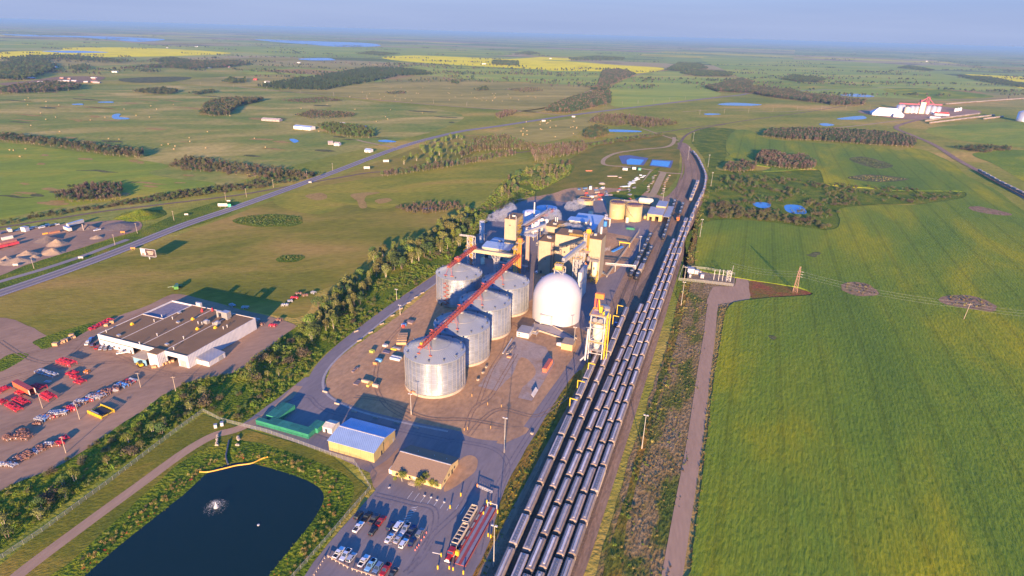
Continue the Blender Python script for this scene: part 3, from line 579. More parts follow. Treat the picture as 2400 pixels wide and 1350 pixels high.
for p, w in [([(80, 190), (200, 191), (340, 188), (480, 194), (560, 204), (640, 212), (800, 226), (1000, 245), (1190, 258), (1260, 264), (1330, 272)], 9), ([(1215, 262), (1290, 250), (1350, 226), (1430, 196), (1500, 174), (1560, 160), (1610, 146)], 10), ([(835, 328), (870, 336), (930, 347)], 6), ([(1500, 300), (1590, 330)], 5),
             ([(1600, 262), (1700, 258), (1840, 262), (1950, 250)], 5), ([(1900, 305), (2000, 296), (2090, 285), (2170, 278)], 7), ([(2170, 278), (2125, 288), (2100, 300), (2140, 318), (2190, 340), (2240, 372), (2300, 405), (2400, 462), (2500, 520)], 10), ([(2000, 238), (2150, 236), (2400, 230)], 8)]:
    struct('dirt_road', ribbon(p, w, 0.40), m_track if w != 10 or p[0][0] < 2000 else m_ballast)
ROADLOOP = [(1580, 322), (1578, 335), (1560, 345), (1510, 350), (1450, 358), (1420, 370), (1413, 382), (1425, 388), (1470, 392), (1520, 398), (1560, 405), (1600, 408)]
struct('gravel_track', ribbon(ROADLOOP, 6.5, 0.34), m_track)
struct('gravel_track', ribbon([(1530, 402), (1515, 425), (1500, 450), (1485, 470)], 9, 0.345), m_track)
struct('gravel_track', ribbon([(1555, 405), (1545, 425), (1530, 455), (1510, 470)], 9, 0.35), m_track)
# cross-country railway bed
RW = [(-60, 541), (0, 534), (125, 514), (250, 495), (376, 480), (526, 462), (600, 451), (700, 433), (800, 416), (867, 405), (933, 401), (1000, 390), (1087, 376), (1217, 358), (1300, 347), (1367, 337), (1500, 317), (1550, 311), (1600, 303), (1633, 298), (1700, 290), (1767, 280), (1867, 266), (1933, 256), (1990, 248), (2100, 241), (2400, 228)]
struct('rail_bed', ribbon(RW, 5.0, 0.345), m_dkball)
struct('rail_bed', ribbon([(1590, 350), (1605, 320), (1640, 303), (1700, 291)], 5.0, 0.34), m_dkball)
# lined ponds
for p, q in (([(1450, 366), (1475, 364), (1520, 371), (1508, 388), (1458, 384)], [(1468, 376), (1477, 372), (1510, 375), (1500, 387), (1470, 386)]), ([(1528, 374), (1578, 377), (1572, 394), (1522, 389)], [(1530, 376), (1572, 379), (1566, 392), (1524, 387)])):
    flat('pond_liner', p, mat('pond_liner', (0.10, 0.11, 0.2), 0.6), 0.36, curved=False)
    flat('lined_pond', q, m_liner, 0.38, curved=False)
flat('elevator_yard', [(2010, 262), (2060, 255), (2150, 246), (2250, 255), (2300, 262), (2260, 272), (2150, 280), (2080, 276)], m_yard, 0.6, amp=2, step=10)
flat('salvage_yard', [(0, 196), (70, 190), (140, 180), (240, 180), (230, 190), (120, 198), (40, 204)], m_mud, 0.7, amp=10, step=25)
flat('rough_ground', [(280, 185), (380, 180), (450, 182), (400, 192), (310, 194)], m_slough, 0.7, amp=12, step=25)
flat('grass_bank', [(1428, 452), (1490, 440), (1530, 400), (1545, 398), (1500, 462), (1440, 462)], m_lush, 0.355, amp=0.5, step=3)

# tyre tracks worn into the yards
m_rut = ground('tyre_marks', [(0.3, (0.15, 0.11, 0.09)), (0.7, (0.19, 0.14, 0.11))], scale=0.1, fine=0.8, famt=0.25, bump=0.2, k=(1.75, 1.45, 1.1))
m_rut2 = ground('tyre_marks_on_asphalt', [(0.3, (0.11, 0.097, 0.102)), (0.7, (0.145, 0.125, 0.125))], scale=0.1, fine=0.8, famt=0.2, bump=0, k=(1.45, 1.38, 1.35))
for pts, m, z in (([(1100, 1020), (1130, 985), (1175, 960), (1260, 975), (1330, 930)], m_rut, .232), ([(960, 985), (900, 945), (880, 880), (910, 800), (980, 730)], m_rut, .232), ([(1090, 1015), (1110, 960), (1150, 930), (1180, 880), (1210, 830)], m_rut, .236), ([(830, 930), (900, 940), (1000, 980), (1100, 985), (1180, 1000)], m_rut, .238), ([(1230, 780), (1200, 760), (1180, 820), (1150, 870), (1120, 950)], m_rut, .24),
                  ([(0, 800), (100, 850), (250, 830), (330, 860), (420, 880)], m_rut, .18), ([(20, 900), (150, 860), (260, 850), (330, 850)], m_rut, .184), ([(0, 1010), (130, 970), (250, 900), (400, 880), (480, 880)], m_rut, .188), ([(200, 800), (140, 850), (40, 880), (0, 890)], m_rut, .19), ([(60, 830), (140, 810), (220, 780), (350, 725)], m_rut, .192), ([(20, 600), (110, 555), (180, 545), (300, 525)], m_rut, .215), ([(30, 580), (120, 580), (190, 560), (250, 545)], m_rut, .217),
                  ([(1150, 1260), (1170, 1160), (1190, 1090), (1150, 1050), (1040, 1030)], m_rut2, .206), ([(1120, 1300), (1150, 1180), (1200, 1080), (1290, 940), (1400, 770)], m_rut2, .208), ([(960, 1340), (1010, 1260), (1080, 1190), (1110, 1130)], m_rut2, .21), ([(880, 1160), (960, 1180), (1020, 1200), (1000, 1290), (950, 1345)], m_rut2, .212), ([(1440, 690), (1480, 600), (1510, 550)], m_rut2, .214), ([(660, 950), (720, 930), (760, 960), (900, 1000), (1060, 1035)], m_rut2, .215)):
    for d in (-1.0, 1.0): struct('tyre_track', ribbon(off(pts, d), 0.55, z, world=True, curved=False), m)
# ================================================================ VEGETATION
L_GREEN = leafmat('leaf_green', (0.125, 0.165, 0.03)); L_DARK = leafmat('leaf_dark_green', (0.07, 0.105, 0.03))
L_YEL = leafmat('leaf_yellow_green', (0.18, 0.21, 0.022)); L_GREY = leafmat('twig_grey_brown', (0.105, 0.085, 0.05))
L_MAUVE = leafmat('twig_mauve_brown', (0.125, 0.085, 0.068)); L_OLIVE = leafmat('leaf_olive', (0.165, 0.165, 0.045)); L_SPRUCE = leafmat('needle_green', (0.035, 0.06, 0.03))
L_REED = leafmat('reed_tan', (0.27, 0.21, 0.075)); L_RED = leafmat('red_weed', (0.33, 0.07, 0.035)); L_GOLD = leafmat('goldenrod', (0.33, 0.26, 0.02)); L_WEED = leafmat('weed_green', (0.15, 0.20, 0.025))
BARK = mat('aspen_bark', (0.42, 0.36, 0.27), 0.9, var=0.2, scale=3); BARKD = mat('dark_bark', (0.16, 0.12, 0.09), 0.9, var=0.2, scale=3)

def leaves(rg, blobs, n, size, flat_=0.6):
    """leaf clumps: small crossed faces over lumpy blobs (centre, radius vector)"""
    mb = MB(); tot = sum(b[1][0] * b[1][2] for b in blobs)
    for c, r in blobs:
        for _ in range(max(6, int(n * r[0] * r[2] / tot))):
            d = Vector((rg.gauss(0, 1), rg.gauss(0, 1), rg.gauss(0, 1))).normalized(); k = rg.uniform(0.55, 1.05)
            p = Vector((c[0] + d.x * r[0] * k, c[1] + d.y * r[1] * k, c[2] + d.z * r[2] * k))
            if p.z < 0.005: continue
            nn = (d + Vector((rg.gauss(0, .55), rg.gauss(0, .55), rg.gauss(0, .55)))).normalized()
            x = nn.orthogonal().normalized(); a = rg.uniform(0, 6.28); y = nn.cross(x); x, y = x * math.cos(a) + y * math.sin(a), y * math.cos(a) - x * math.sin(a)
            s = size * rg.uniform(0.6, 1.35)
            mb.add([p - x * s, p - y * s * flat_, p + x * s, p + y * s * flat_], [(0, 1, 2, 3)])
    return mb
def trunk_mb(rg, h0, h1, r, limbs, spread, stems=1):
    mb = MB()
    for k in range(stems):
        bx, by = (rg.uniform(-.06, .06), rg.uniform(-.06, .06)) if stems > 1 else (0, 0)
        tx, ty = bx * 2.5 + rg.uniform(-.03, .03), by * 2.5 + rg.uniform(-.03, .03)
        mb.tube((bx, by, 0), (tx, ty, h1), r, r * 0.35, 6)
        for j in range(limbs):
            z = h0 + (h1 - h0) * (j + 0.5) / limbs; a = rg.uniform(0, 6.28); f = z / h1
            p = (bx + (tx - bx) * f, by + (ty - by) * f, z)
            mb.tube(p, (p[0] + math.cos(a) * spread, p[1] + math.sin(a) * spread, z + spread * 0.8), r * 0.45, r * 0.15, 4)
    return mb
def make_tree(kind, seed):
    """unit-height tree: (trunk MB, crown MB)"""
    rg = random.Random(seed)
    if kind == 'aspen':
        bl = []
        for _ in range(15):
            z = rg.uniform(.34, .9); w = .17 * math.sin(math.pi * min(1, (z - .22) / .78) ** .9) + .05; a = rg.uniform(0, 6.28); o = rg.uniform(0, .11) * (1.15 - z)
            bl.append(((math.cos(a) * o * 1.4, math.sin(a) * o * 1.4, z), (w, w, .12)))
        return trunk_mb(rg, .3, .9, .014, 4, .1), leaves(rg, bl, 640, .027, .75)
    if kind == 'round':
        bl = [((0, 0, .55), (.27, .27, .3))]
        for _ in range(13):
            a, e = rg.uniform(0, 6.28), rg.uniform(-.5, 1.3); bl.append(((math.cos(a) * math.cos(e) * .24, math.sin(a) * math.cos(e) * .24, .55 + math.sin(e) * .27), (rg.uniform(.13, .2),) * 2 + (rg.uniform(.11, .16),)))
        return trunk_mb(rg, .2, .7, .022, 4, .15, 2), leaves(rg, bl, 760, .031, .75)
    if kind == 'bush':
        bl = [((math.cos(a) * rg.uniform(.1, .5), math.sin(a) * rg.uniform(.1, .5), rg.uniform(.15, .6)), (rg.uniform(.26, .4),) * 2 + (rg.uniform(.22, .32),)) for a in [rg.uniform(0, 6.28) for _ in range(10)]]
        return trunk_mb(rg, .1, .5, .02, 2, .15, 3), leaves(rg, bl, 520, .055, .75)
    if kind == 'spruce':
        bl = [((0, 0, z), (w, w, .08)) for z, w in ((.15, .2), (.28, .19), (.4, .165), (.52, .14), (.64, .11), (.76, .08), (.88, .045), (.95, .02))]
        return trunk_mb(rg, .1, .9, .015, 0, 0), leaves(rg, bl, 260, .04)
    if kind == 'clump':      # low herb clump
        bl = [((rg.uniform(-.5, .5), rg.uniform(-.5, .5), rg.uniform(.2, .6)), (.4, .4, .3)) for _ in range(4)]
        return MB(), leaves(rg, bl, 130, .10, .75)
    if kind == 'reed':
        mb = MB()
        for _ in range(34):
            x, y = rg.gauss(0, .3), rg.gauss(0, .3); a = rg.uniform(0, 6.28); w = .05; dx, dy = math.cos(a) * w, math.sin(a) * w; l = rg.uniform(.6, 1.05); sx, sy = rg.gauss(0, .12), rg.gauss(0, .12)
            mb.add([(x - dx, y - dy, 0), (x + dx, y + dy, 0), (x + dx * .6 + sx, y + dy * .6 + sy, l), (x - dx * .6 + sx, y - dy * .6 + sy, l)], [(0, 1, 2, 3)])
        return MB(), mb
_tm = {}
def tree_meshes(kind, seed, lm, bm):
    k = (kind, seed, lm.name)
    if k not in _tm:
        t, c = make_tree(kind, seed); _tm[k] = (t.mesh('trunk', bm) if t.v else None, c.mesh('crown', lm))
    return _tm[k]
def proto(kind, seed, lm, bm=None):
    """unlinked source for scatters"""
    t, c = make_tree(kind, seed)
    mb = MB(); mb.add(c.v, c.f); ms = [lm]
    if t.v: mb.mi = 1; mb.add(t.v, t.f); ms.append(bm or BARKD)
    return bpy.data.objects.new('clump_source', mb.mesh(kind, ms))
NT = [0]
def plant_tree(x, y, h, kind, seed, lm, bm, name, label, group):
    tm, cm = tree_meshes(kind, seed, lm, bm)
    r = thing(name, label, 'bush' if kind == 'bush' else 'tree', (x, y, 0.1), rnd(0, 6.28), group, h)
    r.scale = (h * rnd(.88, 1.12), h * rnd(.88, 1.12), h)
    link('trunk', tm, r); link('crown', cm, r); NT[0] += 1
    return r
# individual trees of the belt and around it: (outline px, spacing m, most, height range, [(kind, leaf, bark, weight)], name, label, group)
GRP = 'trees of the belt beside the plant road'
ZONES = [
 ([(1078, 582), (1120, 520), (1090, 498), (1050, 522), (985, 575), (930, 592), (870, 605), (845, 640), (905, 655), (960, 625), (1020, 600)], 6.0, 85, (9, 14), [('aspen', L_GREEN, BARK, 3), ('round', L_OLIVE, BARK, 3), ('aspen', L_YEL, BARK, 1), ('round', L_DARK, BARKD, 2)], 'aspen_tree', 'aspen in the dense belt left of the far silo road', GRP),
 ([(712, 790), (752, 715), (830, 652), (885, 652), (850, 715), (785, 775), (735, 815)], 6.0, 52, (7, 12), [('aspen', L_OLIVE, BARK, 3), ('round', L_GREEN, BARK, 2), ('round', L_DARK, BARKD, 2)], 'aspen_tree', 'aspen in the grove below the mown field corner', GRP),
 ([(1135, 478), (1180, 432), (1262, 388), (1335, 384), (1340, 402), (1280, 440), (1205, 466)], 8.0, 45, (9, 13), [('aspen', L_GREY, BARK, 4), ('aspen', L_OLIVE, BARK, 2), ('round', L_DARK, BARKD, 1)], 'bare_aspen_tree', 'aspen in the thicket behind the beige tower', GRP),
 ([(0, 1280), (0, 1215), (120, 1130), (250, 1075), (330, 1010), (400, 960), (450, 930), (520, 920), (470, 960), (330, 1060), (200, 1150)], 8.5, 42, (4, 7.5), [('round', L_OLIVE, BARKD, 3), ('round', L_GREEN, BARKD, 2), ('bush', L_GREY, BARKD, 1), ('round', L_DARK, BARKD, 2)], 'willow_bush', 'willow in the strip between fence and workshop yard', 'willows along the pond fence'),
 ([(520, 915), (600, 850), (690, 775), (740, 740), (760, 760), (700, 850), (620, 915)], 9.0, 30, (3.5, 7), [('bush', L_GREEN, BARKD, 2), ('round', L_OLIVE, BARKD, 2), ('bush', L_GREY, BARKD, 1)], 'willow_bush', 'willow on the slope right of the white workshop', 'willows right of the workshop'),
 ([(925, 388), (1000, 342), (1060, 322), (1100, 330), (1115, 350), (1060, 372), (1000, 390)], 11.0, 42, (8, 13), [('round', L_GREEN, BARK, 3), ('aspen', L_GREEN, BARK, 2)], 'poplar_tree', 'poplar in the grove beside the highway bend', 'poplars beside the highway bend'),
]
for pl, spc, most, hr, kinds, nm, lab, grp in ZONES:
    for x, y in fill(W(pl), spc, most):
        kd = random.choices(kinds, [k[3] for k in kinds])[0]
        h = rnd(*hr); tone = {L_GREEN: 'green', L_OLIVE: 'olive', L_YEL: 'yellow green', L_DARK: 'dark green', L_GREY: 'grey brown'}[kd[1]]
        sz = ('low', 'middling', 'tall')[min(2, int(3 * (h - hr[0]) / (hr[1] - hr[0])))]; l2 = '%s %s %s %s' % (sz, tone, {'aspen': 'slim', 'round': 'broad', 'bush': 'shrubby'}[kd[0]], lab)
        plant_tree(x, y, h, kd[0], random.randrange(3), kd[1], kd[2], nm, l2, l2)
for px, py, h, lm, lab in ((943, 1128, 5.6, L_GREEN, 'small round tree left of the tan office entrance steps'), (926, 1128, 2.6, L_YEL, 'low yellowish shrub at the left corner of the tan office'), (985, 1147, 6.6, L_YEL, 'bright leafy tree right of the office steps, nearest the car park'), (998, 1132, 6.0, L_GREEN, 'dark green tree against the office wall right of the steps'), (1012, 1143, 4.6, L_YEL, 'yellow green shrub tree second from the right office corner'), (1024, 1146, 4.4, L_GREEN, 'shrub tree at the right front corner of the tan office')):
    p = at(px, py); plant_tree(p.x, p.y, h, 'round', 1, lm, BARKD, 'ornamental_tree', lab, None)

# far groves: thousands of trees that read as masses
F_GREEN, F_DARK, F_OLIVE = leafmat('wood_green', (0.085, 0.125, 0.035)), leafmat('wood_dark_green', (0.045, 0.075, 0.035)), leafmat('wood_olive', (0.10, 0.10, 0.04))
P_A = [proto('aspen', 11, L_MAUVE, BARK), proto('aspen', 12, L_GREY, BARK), proto('round', 13, F_OLIVE, BARKD), proto('round', 14, F_DARK, BARKD), proto('spruce', 15, L_SPRUCE, BARKD), proto('bush', 16, F_OLIVE, BARKD), proto('bush', 17, L_GREY, BARKD), proto('aspen', 18, F_GREEN, BARK), proto('round', 19, F_GREEN, BARKD)]
MAUVE, GREENS, DARKS, SCRUB, SPR = (0, 0, 1, 2, 3), (7, 8, 8, 2), (3, 3, 8, 2), (5, 5, 6, 8), (4,)
GROVES = [
 ('aspen_grove', [(120, 465), (150, 448), (200, 435), (290, 438), (282, 468), (220, 474), (160, 475)], 6, (5, 8), MAUVE),
 ('aspen_grove', [(0, 318), (90, 330), (200, 343), (340, 360), (330, 372), (250, 366), (170, 352), (60, 338), (0, 332)], 8, (7, 11), (1, 1, 2, 3)),
 ('brush_thicket', [(395, 392), (440, 370), (520, 382), (600, 392), (720, 408), (740, 418), (620, 420), (500, 404), (430, 402)], 8, (4, 8), (0, 1, 2, 2, 6)),
 ('brush_thicket', [(0, 520), (120, 500), (250, 482), (380, 455), (500, 440), (600, 430), (620, 440), (500, 456), (380, 472), (250, 488), (120, 508), (0, 530)], 6, (3, 6), SCRUB),
 ('brush_thicket', [(560, 425), (640, 410), (735, 405), (760, 412), (700, 425), (620, 440)], 8, (3, 6), SCRUB),
 ('aspen_grove', [(470, 270), (478, 252), (500, 240), (560, 234), (620, 236), (560, 250), (540, 270), (500, 274)], 9, (9, 13), (2, 3, 1)),
 ('aspen_grove', [(310, 216), (380, 208), (420, 214), (400, 222), (350, 222)], 11, (7, 10), (2, 3)), ('aspen_grove', [(440, 220), (500, 213), (510, 217), (460, 224)], 11, (6, 9), (2, 3)),
 ('poplar_wood', [(0, 190), (0, 152), (60, 142), (110, 142), (130, 165), (100, 178), (60, 188)], 18, (12, 18), DARKS),
 ('aspen_grove', [(0, 212), (40, 204), (120, 196), (190, 202), (190, 210), (110, 218), (0, 222)], 14, (10, 14), (0, 3, 2)),
 ('poplar_wood', [(160, 160), (200, 152), (215, 160), (180, 168)], 18, (8, 12), DARKS), ('poplar_wood', [(0, 140), (70, 132), (180, 132), (300, 144), (280, 148), (150, 140), (30, 146)], 22, (9, 14), DARKS),
 ('poplar_wood', [(350, 142), (400, 136), (450, 142), (420, 149), (370, 149)], 22, (10, 14), DARKS), ('poplar_wood', [(260, 165), (350, 156), (430, 146), (560, 144), (588, 152), (520, 160), (440, 164), (380, 160)], 18, (10, 15), (3, 3, 0, 2)),
 ('spruce_plantation', [(600, 205), (640, 196), (760, 178), (860, 160), (940, 162), (1000, 170), (1010, 176), (940, 178), (880, 190), (760, 212), (660, 210)], 13, (10, 14), (4, 4, 3)),
 ('aspen_grove', [(690, 272), (730, 260), (800, 264), (835, 268), (825, 275), (760, 280), (720, 278)], 8, (4, 6), MAUVE),
 ('poplar_wood', [(745, 300), (770, 292), (850, 302), (885, 312), (870, 325), (810, 322), (760, 312)], 9, (7, 11), GREENS),
 ('aspen_wood', [(1275, 262), (1320, 240), (1380, 222), (1430, 218), (1432, 244), (1400, 252), (1340, 266), (1300, 266)], 10, (10, 15), (0, 1, 3, 3)),
 ('aspen_wood', [(1385, 212), (1400, 205), (1412, 168), (1450, 165), (1490, 176), (1470, 184), (1430, 200), (1420, 215)], 11, (11, 16), (0, 1, 3, 3)),
 ('aspen_grove', [(1160, 275), (1180, 264), (1215, 262), (1200, 272), (1170, 280)], 9, (7, 10), (0, 1)),
 ('aspen_grove', [(1078, 372), (1115, 335), (1180, 325), (1240, 345), (1260, 352), (1180, 352), (1110, 358)], 7, (8, 13), (7, 2, 1, 1)),
 ('aspen_grove', [(890, 412), (960, 402), (1020, 388), (1080, 384), (1200, 358), (1210, 364), (1110, 384), (1030, 398), (905, 416)], 7, (6, 10), (1, 2, 0, 7)),
 ('brush_thicket', [(1240, 352), (1310, 345), (1372, 340), (1380, 350), (1360, 362), (1290, 372), (1270, 385), (1255, 380)], 8, (7, 12), (0, 1, 2)),
 ('poplar_wood', [(1368, 325), (1375, 310), (1395, 300), (1420, 305), (1425, 318), (1390, 328)], 8, (9, 13), (2, 3)),
 ('brush_thicket', [(1380, 288), (1400, 272), (1460, 272), (1560, 284), (1590, 292), (1520, 300), (1440, 296)], 9, (6, 10), (1, 2, 5, 0)),
 ('brush_thicket', [(1380, 338), (1460, 326), (1550, 314), (1556, 318), (1460, 334), (1385, 345)], 7, (4, 7), SCRUB),
 ('poplar_wood', [(1650, 205), (1690, 198), (1740, 186), (1765, 196), (1760, 204), (1830, 214), (1850, 222), (1760, 220), (1680, 216)], 11, (10, 14), (3, 3, 0, 2)),
 ('poplar_wood', [(1770, 222), (1850, 212), (1880, 222), (1960, 232), (2030, 240), (2022, 248), (1960, 248), (1880, 238), (1800, 228)], 10, (10, 14), (3, 2, 0)),
 ('aspen_grove', [(1785, 320), (1800, 308), (1900, 306), (2000, 310), (2100, 318), (2146, 332), (2142, 346), (2060, 342), (1960, 334), (1850, 328)], 7, (8, 11), (0, 1, 3, 3)),
 ('aspen_grove', [(1768, 378), (1785, 362), (1810, 362), (1850, 376), (1880, 368), (1912, 392), (1900, 400), (1850, 398), (1795, 390)], 6, (8, 12), (0, 0, 1, 3)),
 ('aspen_grove', [(1696, 402), (1705, 388), (1740, 382), (1772, 390), (1768, 402), (1730, 406)], 6, (7, 10), MAUVE),
 ('brush_thicket', [(2235, 348), (2300, 344), (2370, 348), (2362, 358), (2290, 358)], 8, (5, 8), (3, 2, 6)),
 ('poplar_wood', [(1830, 188), (1855, 178), (1900, 180), (1935, 188), (1925, 194), (1870, 192)], 14, (9, 13), DARKS), ('poplar_wood', [(1560, 165), (1590, 148), (1640, 150), (1660, 162), (1600, 168)], 18, (10, 14), DARKS), ('poplar_wood', [(1590, 172), (1650, 166), (1720, 172), (1715, 180), (1640, 180)], 16, (9, 13), DARKS),
 ('poplar_wood', [(1152, 152), (1155, 144), (1215, 146), (1216, 155)], 18, (12, 16), DARKS), ('poplar_wood', [(1330, 138), (1400, 132), (1465, 136), (1460, 142), (1340, 142)], 24, (9, 13), DARKS), ('poplar_wood', [(1205, 126), (1240, 121), (1268, 127), (1240, 130)], 24, (9, 13), DARKS),
 ('poplar_wood', [(2100, 160), (2130, 154), (2190, 165), (2180, 168)], 20, (8, 12), DARKS), ('poplar_wood', [(2240, 178), (2320, 182), (2410, 200), (2400, 208), (2300, 192)], 18, (8, 12), DARKS), ('poplar_wood', [(830, 126), (870, 121), (940, 127), (890, 132)], 24, (8, 12), DARKS),
 ('aspen_grove', [(1055, 196), (1060, 189), (1078, 194), (1072, 198)], 12, (7, 9), DARKS), ('aspen_grove', [(1110, 212), (1140, 204), (1145, 212), (1120, 214)], 11, (7, 9), (2, 3)), ('aspen_grove', [(1180, 210), (1260, 206), (1275, 214), (1230, 218)], 10, (4, 6), MAUVE), ('aspen_grove', [(900, 218), (945, 214), (955, 220), (920, 222)], 10, (4, 6), (0, 3)),
 ('aspen_grove', [(520, 194), (540, 184), (560, 190), (575, 184), (578, 194), (545, 197)], 14, (8, 12), DARKS), ('aspen_grove', [(650, 236), (760, 228), (810, 236), (720, 242)], 10, (3, 5), (0, 6)),
 ('brush_thicket', [(930, 488), (1000, 478), (1070, 478), (1100, 490), (1010, 502), (950, 500)], 6, (3, 6), (0, 0, 1, 6)),
]
for nm, pl, spc, hr, ks in GROVES:
    pts = [(x, y, 0.1, rnd(*hr) * (1.0 if k not in (5, 6) else 0.8), k) for x, y in fill(W(pl), spc * .72, 2600, 0.5, (spc * 6, -0.5)) for k in [random.choice(ks)]]
    scatter(nm, pts, P_A)
# bluffs scattered to the horizon
pts = []
for _ in range(330):
    py = 92 + 110 * random.random() ** 1.5; px = rnd(-100, 2500); c = at(px, py + 0.028 * (px - 1200))
    L_ = rnd(40, 260); a = rnd(-0.4, 0.4); 
    for _ in range(int(10 + L_ / 9)):
        s = rnd(-1, 1) * L_; q = rnd(-18, 18)
        pts.append((c.x + math.cos(a) * s - math.sin(a) * q, c.y + math.sin(a) * s + math.cos(a) * q, 0.3, rnd(7, 14), random.choice((3, 3, 2, 0, 4))))
scatter('distant_bluffs', pts, P_A)
# brush on the wet ground right of the tracks
bz = W([(1690, 408), (1760, 410), (1900, 425), (2060, 440), (2200, 446), (2262, 458), (2190, 474), (2060, 480), (1975, 486), (1960, 515), (1900, 522), (1780, 508), (1690, 500), (1672, 470), (1680, 430)])
scatter('brush_thicket', [(x, y, 0.3, rnd(2, 5), random.choice((5, 5, 8, 2, 6))) for x, y in fill(bz, 7.5, 1200, 0.5, (28, -0.02))], P_A)
tb = W([(1700, 418), (1730, 412), (1790, 425), (1780, 440), (1720, 445), (1690, 440)])
scatter('brush_thicket', [(x, y, 0.3, rnd(5, 9), random.choice((2, 3, 8))) for x, y in fill(tb, 13, 60)], P_A)
scatter('brush_thicket', [(x, y, 0.3, rnd(3, 6), random.choice((5, 6, 2))) for x, y in fill(W([(1660, 480), (1720, 485), (1880, 515), (1955, 530), (1930, 538), (1860, 528), (1760, 514), (1660, 512)]), 6, 300)], P_A)

# undergrowth of the belt, reeds and weeds round the pond, ditch weeds
P_B = [proto('clump', 31, L_WEED), proto('clump', 32, L_GREEN), proto('clump', 33, L_GOLD), proto('reed', 34, L_REED), proto('clump', 35, L_RED), proto('reed', 36, L_WEED), proto('clump', 37, L_OLIVE), proto('clump', 38, L_GREY), proto('clump', 39, L_DARK)]
bw = W(BELT)
scatter('undergrowth', [(x, y, 0.1, rnd(0.7, 2.0), random.choice((0, 0, 0, 1, 6, 5, 6))) for x, y in fill(bw, 2.3, 13000, 0.6, (22, -0.12))], P_B)
scatter('willow_scrub', [(x, y, 0.1, rnd(1.5, 3.4), random.choice((5, 8, 6, 5, 8))) for x, y in fill(bw, 6.5, 2500, 0.6, (30, 0.02))], P_A)
ring = catmull(W(POND[1:-1]), False, 10); pts = []
for i in range(len(ring) - 1):
    a, b = Vector(ring[i]), Vector(ring[i + 1]); d = (b - a); q = Vector((-d.y, d.x)).normalized()
    for _ in range(int(d.length * 2.4)):
        o = rnd(-0.5, 9.0) * (1 if True else 1); p = a + d * random.random() + q * o
        red = noise.noise(Vector((p.x / 9, p.y / 9, 0))) > -0.12 and 0.8 < o < 3.2
        k = 4 if red and random.random() < .8 else (3 if 3.4 < o < 8 and random.random() < .85 else random.choice((0, 5, 2, 0, 6))) if o > 1.5 else random.choice((0, 5))
        if o > 7: k = random.choice((6, 0, 3, 3, 7))
        pts.append((p.x, p.y, 0.2, rnd(0.25, 0.5) if o < 2.5 else rnd(0.5, 1.15), k))
scatter('pond_reeds', pts, P_B)
dt = W([(1400, 1480), (1455, 1200), (1510, 1010), (1565, 810), (1600, 650), (1640, 470), (1668, 425), (1650, 520), (1618, 690), (1560, 930), (1510, 1100), (1460, 1320), (1440, 1480)])
scatter('ditch_weeds', [(x, y, 0.15, rnd(0.4, 1.3), random.choice((0, 6, 6, 7, 1, 3))) for x, y in fill(dt, 1.9, 9000, 0.6, (14, -0.05))], P_B)
scatter('ditch_weeds', [(x, y, 0.15, rnd(0.25, 0.8), random.choice((6, 7, 7, 3, 0))) for x, y in fill(W([(1420, 1480), (1500, 1100), (1560, 900), (1615, 700), (1655, 690), (1655, 800), (1625, 1000), (1590, 1200), (1560, 1480)]), 2.2, 6500, 0.6, (12, 0.0))], P_B)
scatter('verge_weeds', [(x, y, 0.2, rnd(0.3, 0.9), random.choice((3, 3, 3, 7, 6))) for x, y in fill(W([(1603, 1480), (1610, 1345), (1628, 1200), (1651, 1010), (1664, 900), (1679, 800), (1687, 740), (1684, 716), (1706, 716), (1700, 735), (1690, 800), (1676, 900), (1664, 1010), (1640, 1200), (1624, 1340), (1618, 1480)]), 1.3, 5000, 0.6)], P_B)
scatter('bank_weeds', [(x, y, 0.2, rnd(0.3, 0.9), random.choice((0, 6, 2, 1))) for x, y in fill(W([(1100, 1400), (1150, 1280), (1190, 1150), (1250, 1040), (1320, 925), (1330, 925), (1240, 1110), (1150, 1330)]), 1.8, 1500, 0.6)], P_B)
scatter('hollow_reeds', [(x, y, 0.2, rnd(0.6, 1.6), random.choice((1, 8, 8, 6))) for x, y in fill(W([(548, 520), (575, 508), (640, 503), (700, 508), (708, 518), (690, 528), (600, 530)]), 2.6, 1500, 0.6) + fill(W([(652, 606), (668, 600), (705, 600), (712, 606), (690, 612), (660, 612)]), 2.2, 300, 0.6)], P_B)
scatter('slough_reeds', [(x, y, 0.7, rnd(0.5, 1.3), random.choice(ks)) for pl, ks in (([(1975, 673), (1992, 664), (2020, 667), (2048, 678), (2055, 689), (2038, 695), (2005, 692)], (3, 7, 6)), ([(2204, 703), (2228, 695), (2270, 696), (2306, 706), (2330, 722), (2270, 724), (2218, 714)], (3, 7, 7, 6)), ([(1990, 373), (2030, 370), (2088, 388), (2055, 396)], (8, 6, 1)), ([(1990, 418), (2040, 411), (2125, 421), (2060, 427)], (6, 3, 1))) for x, y in fill(W(pl), 3.0, 900, 0.6, (9, -0.25))], P_B)
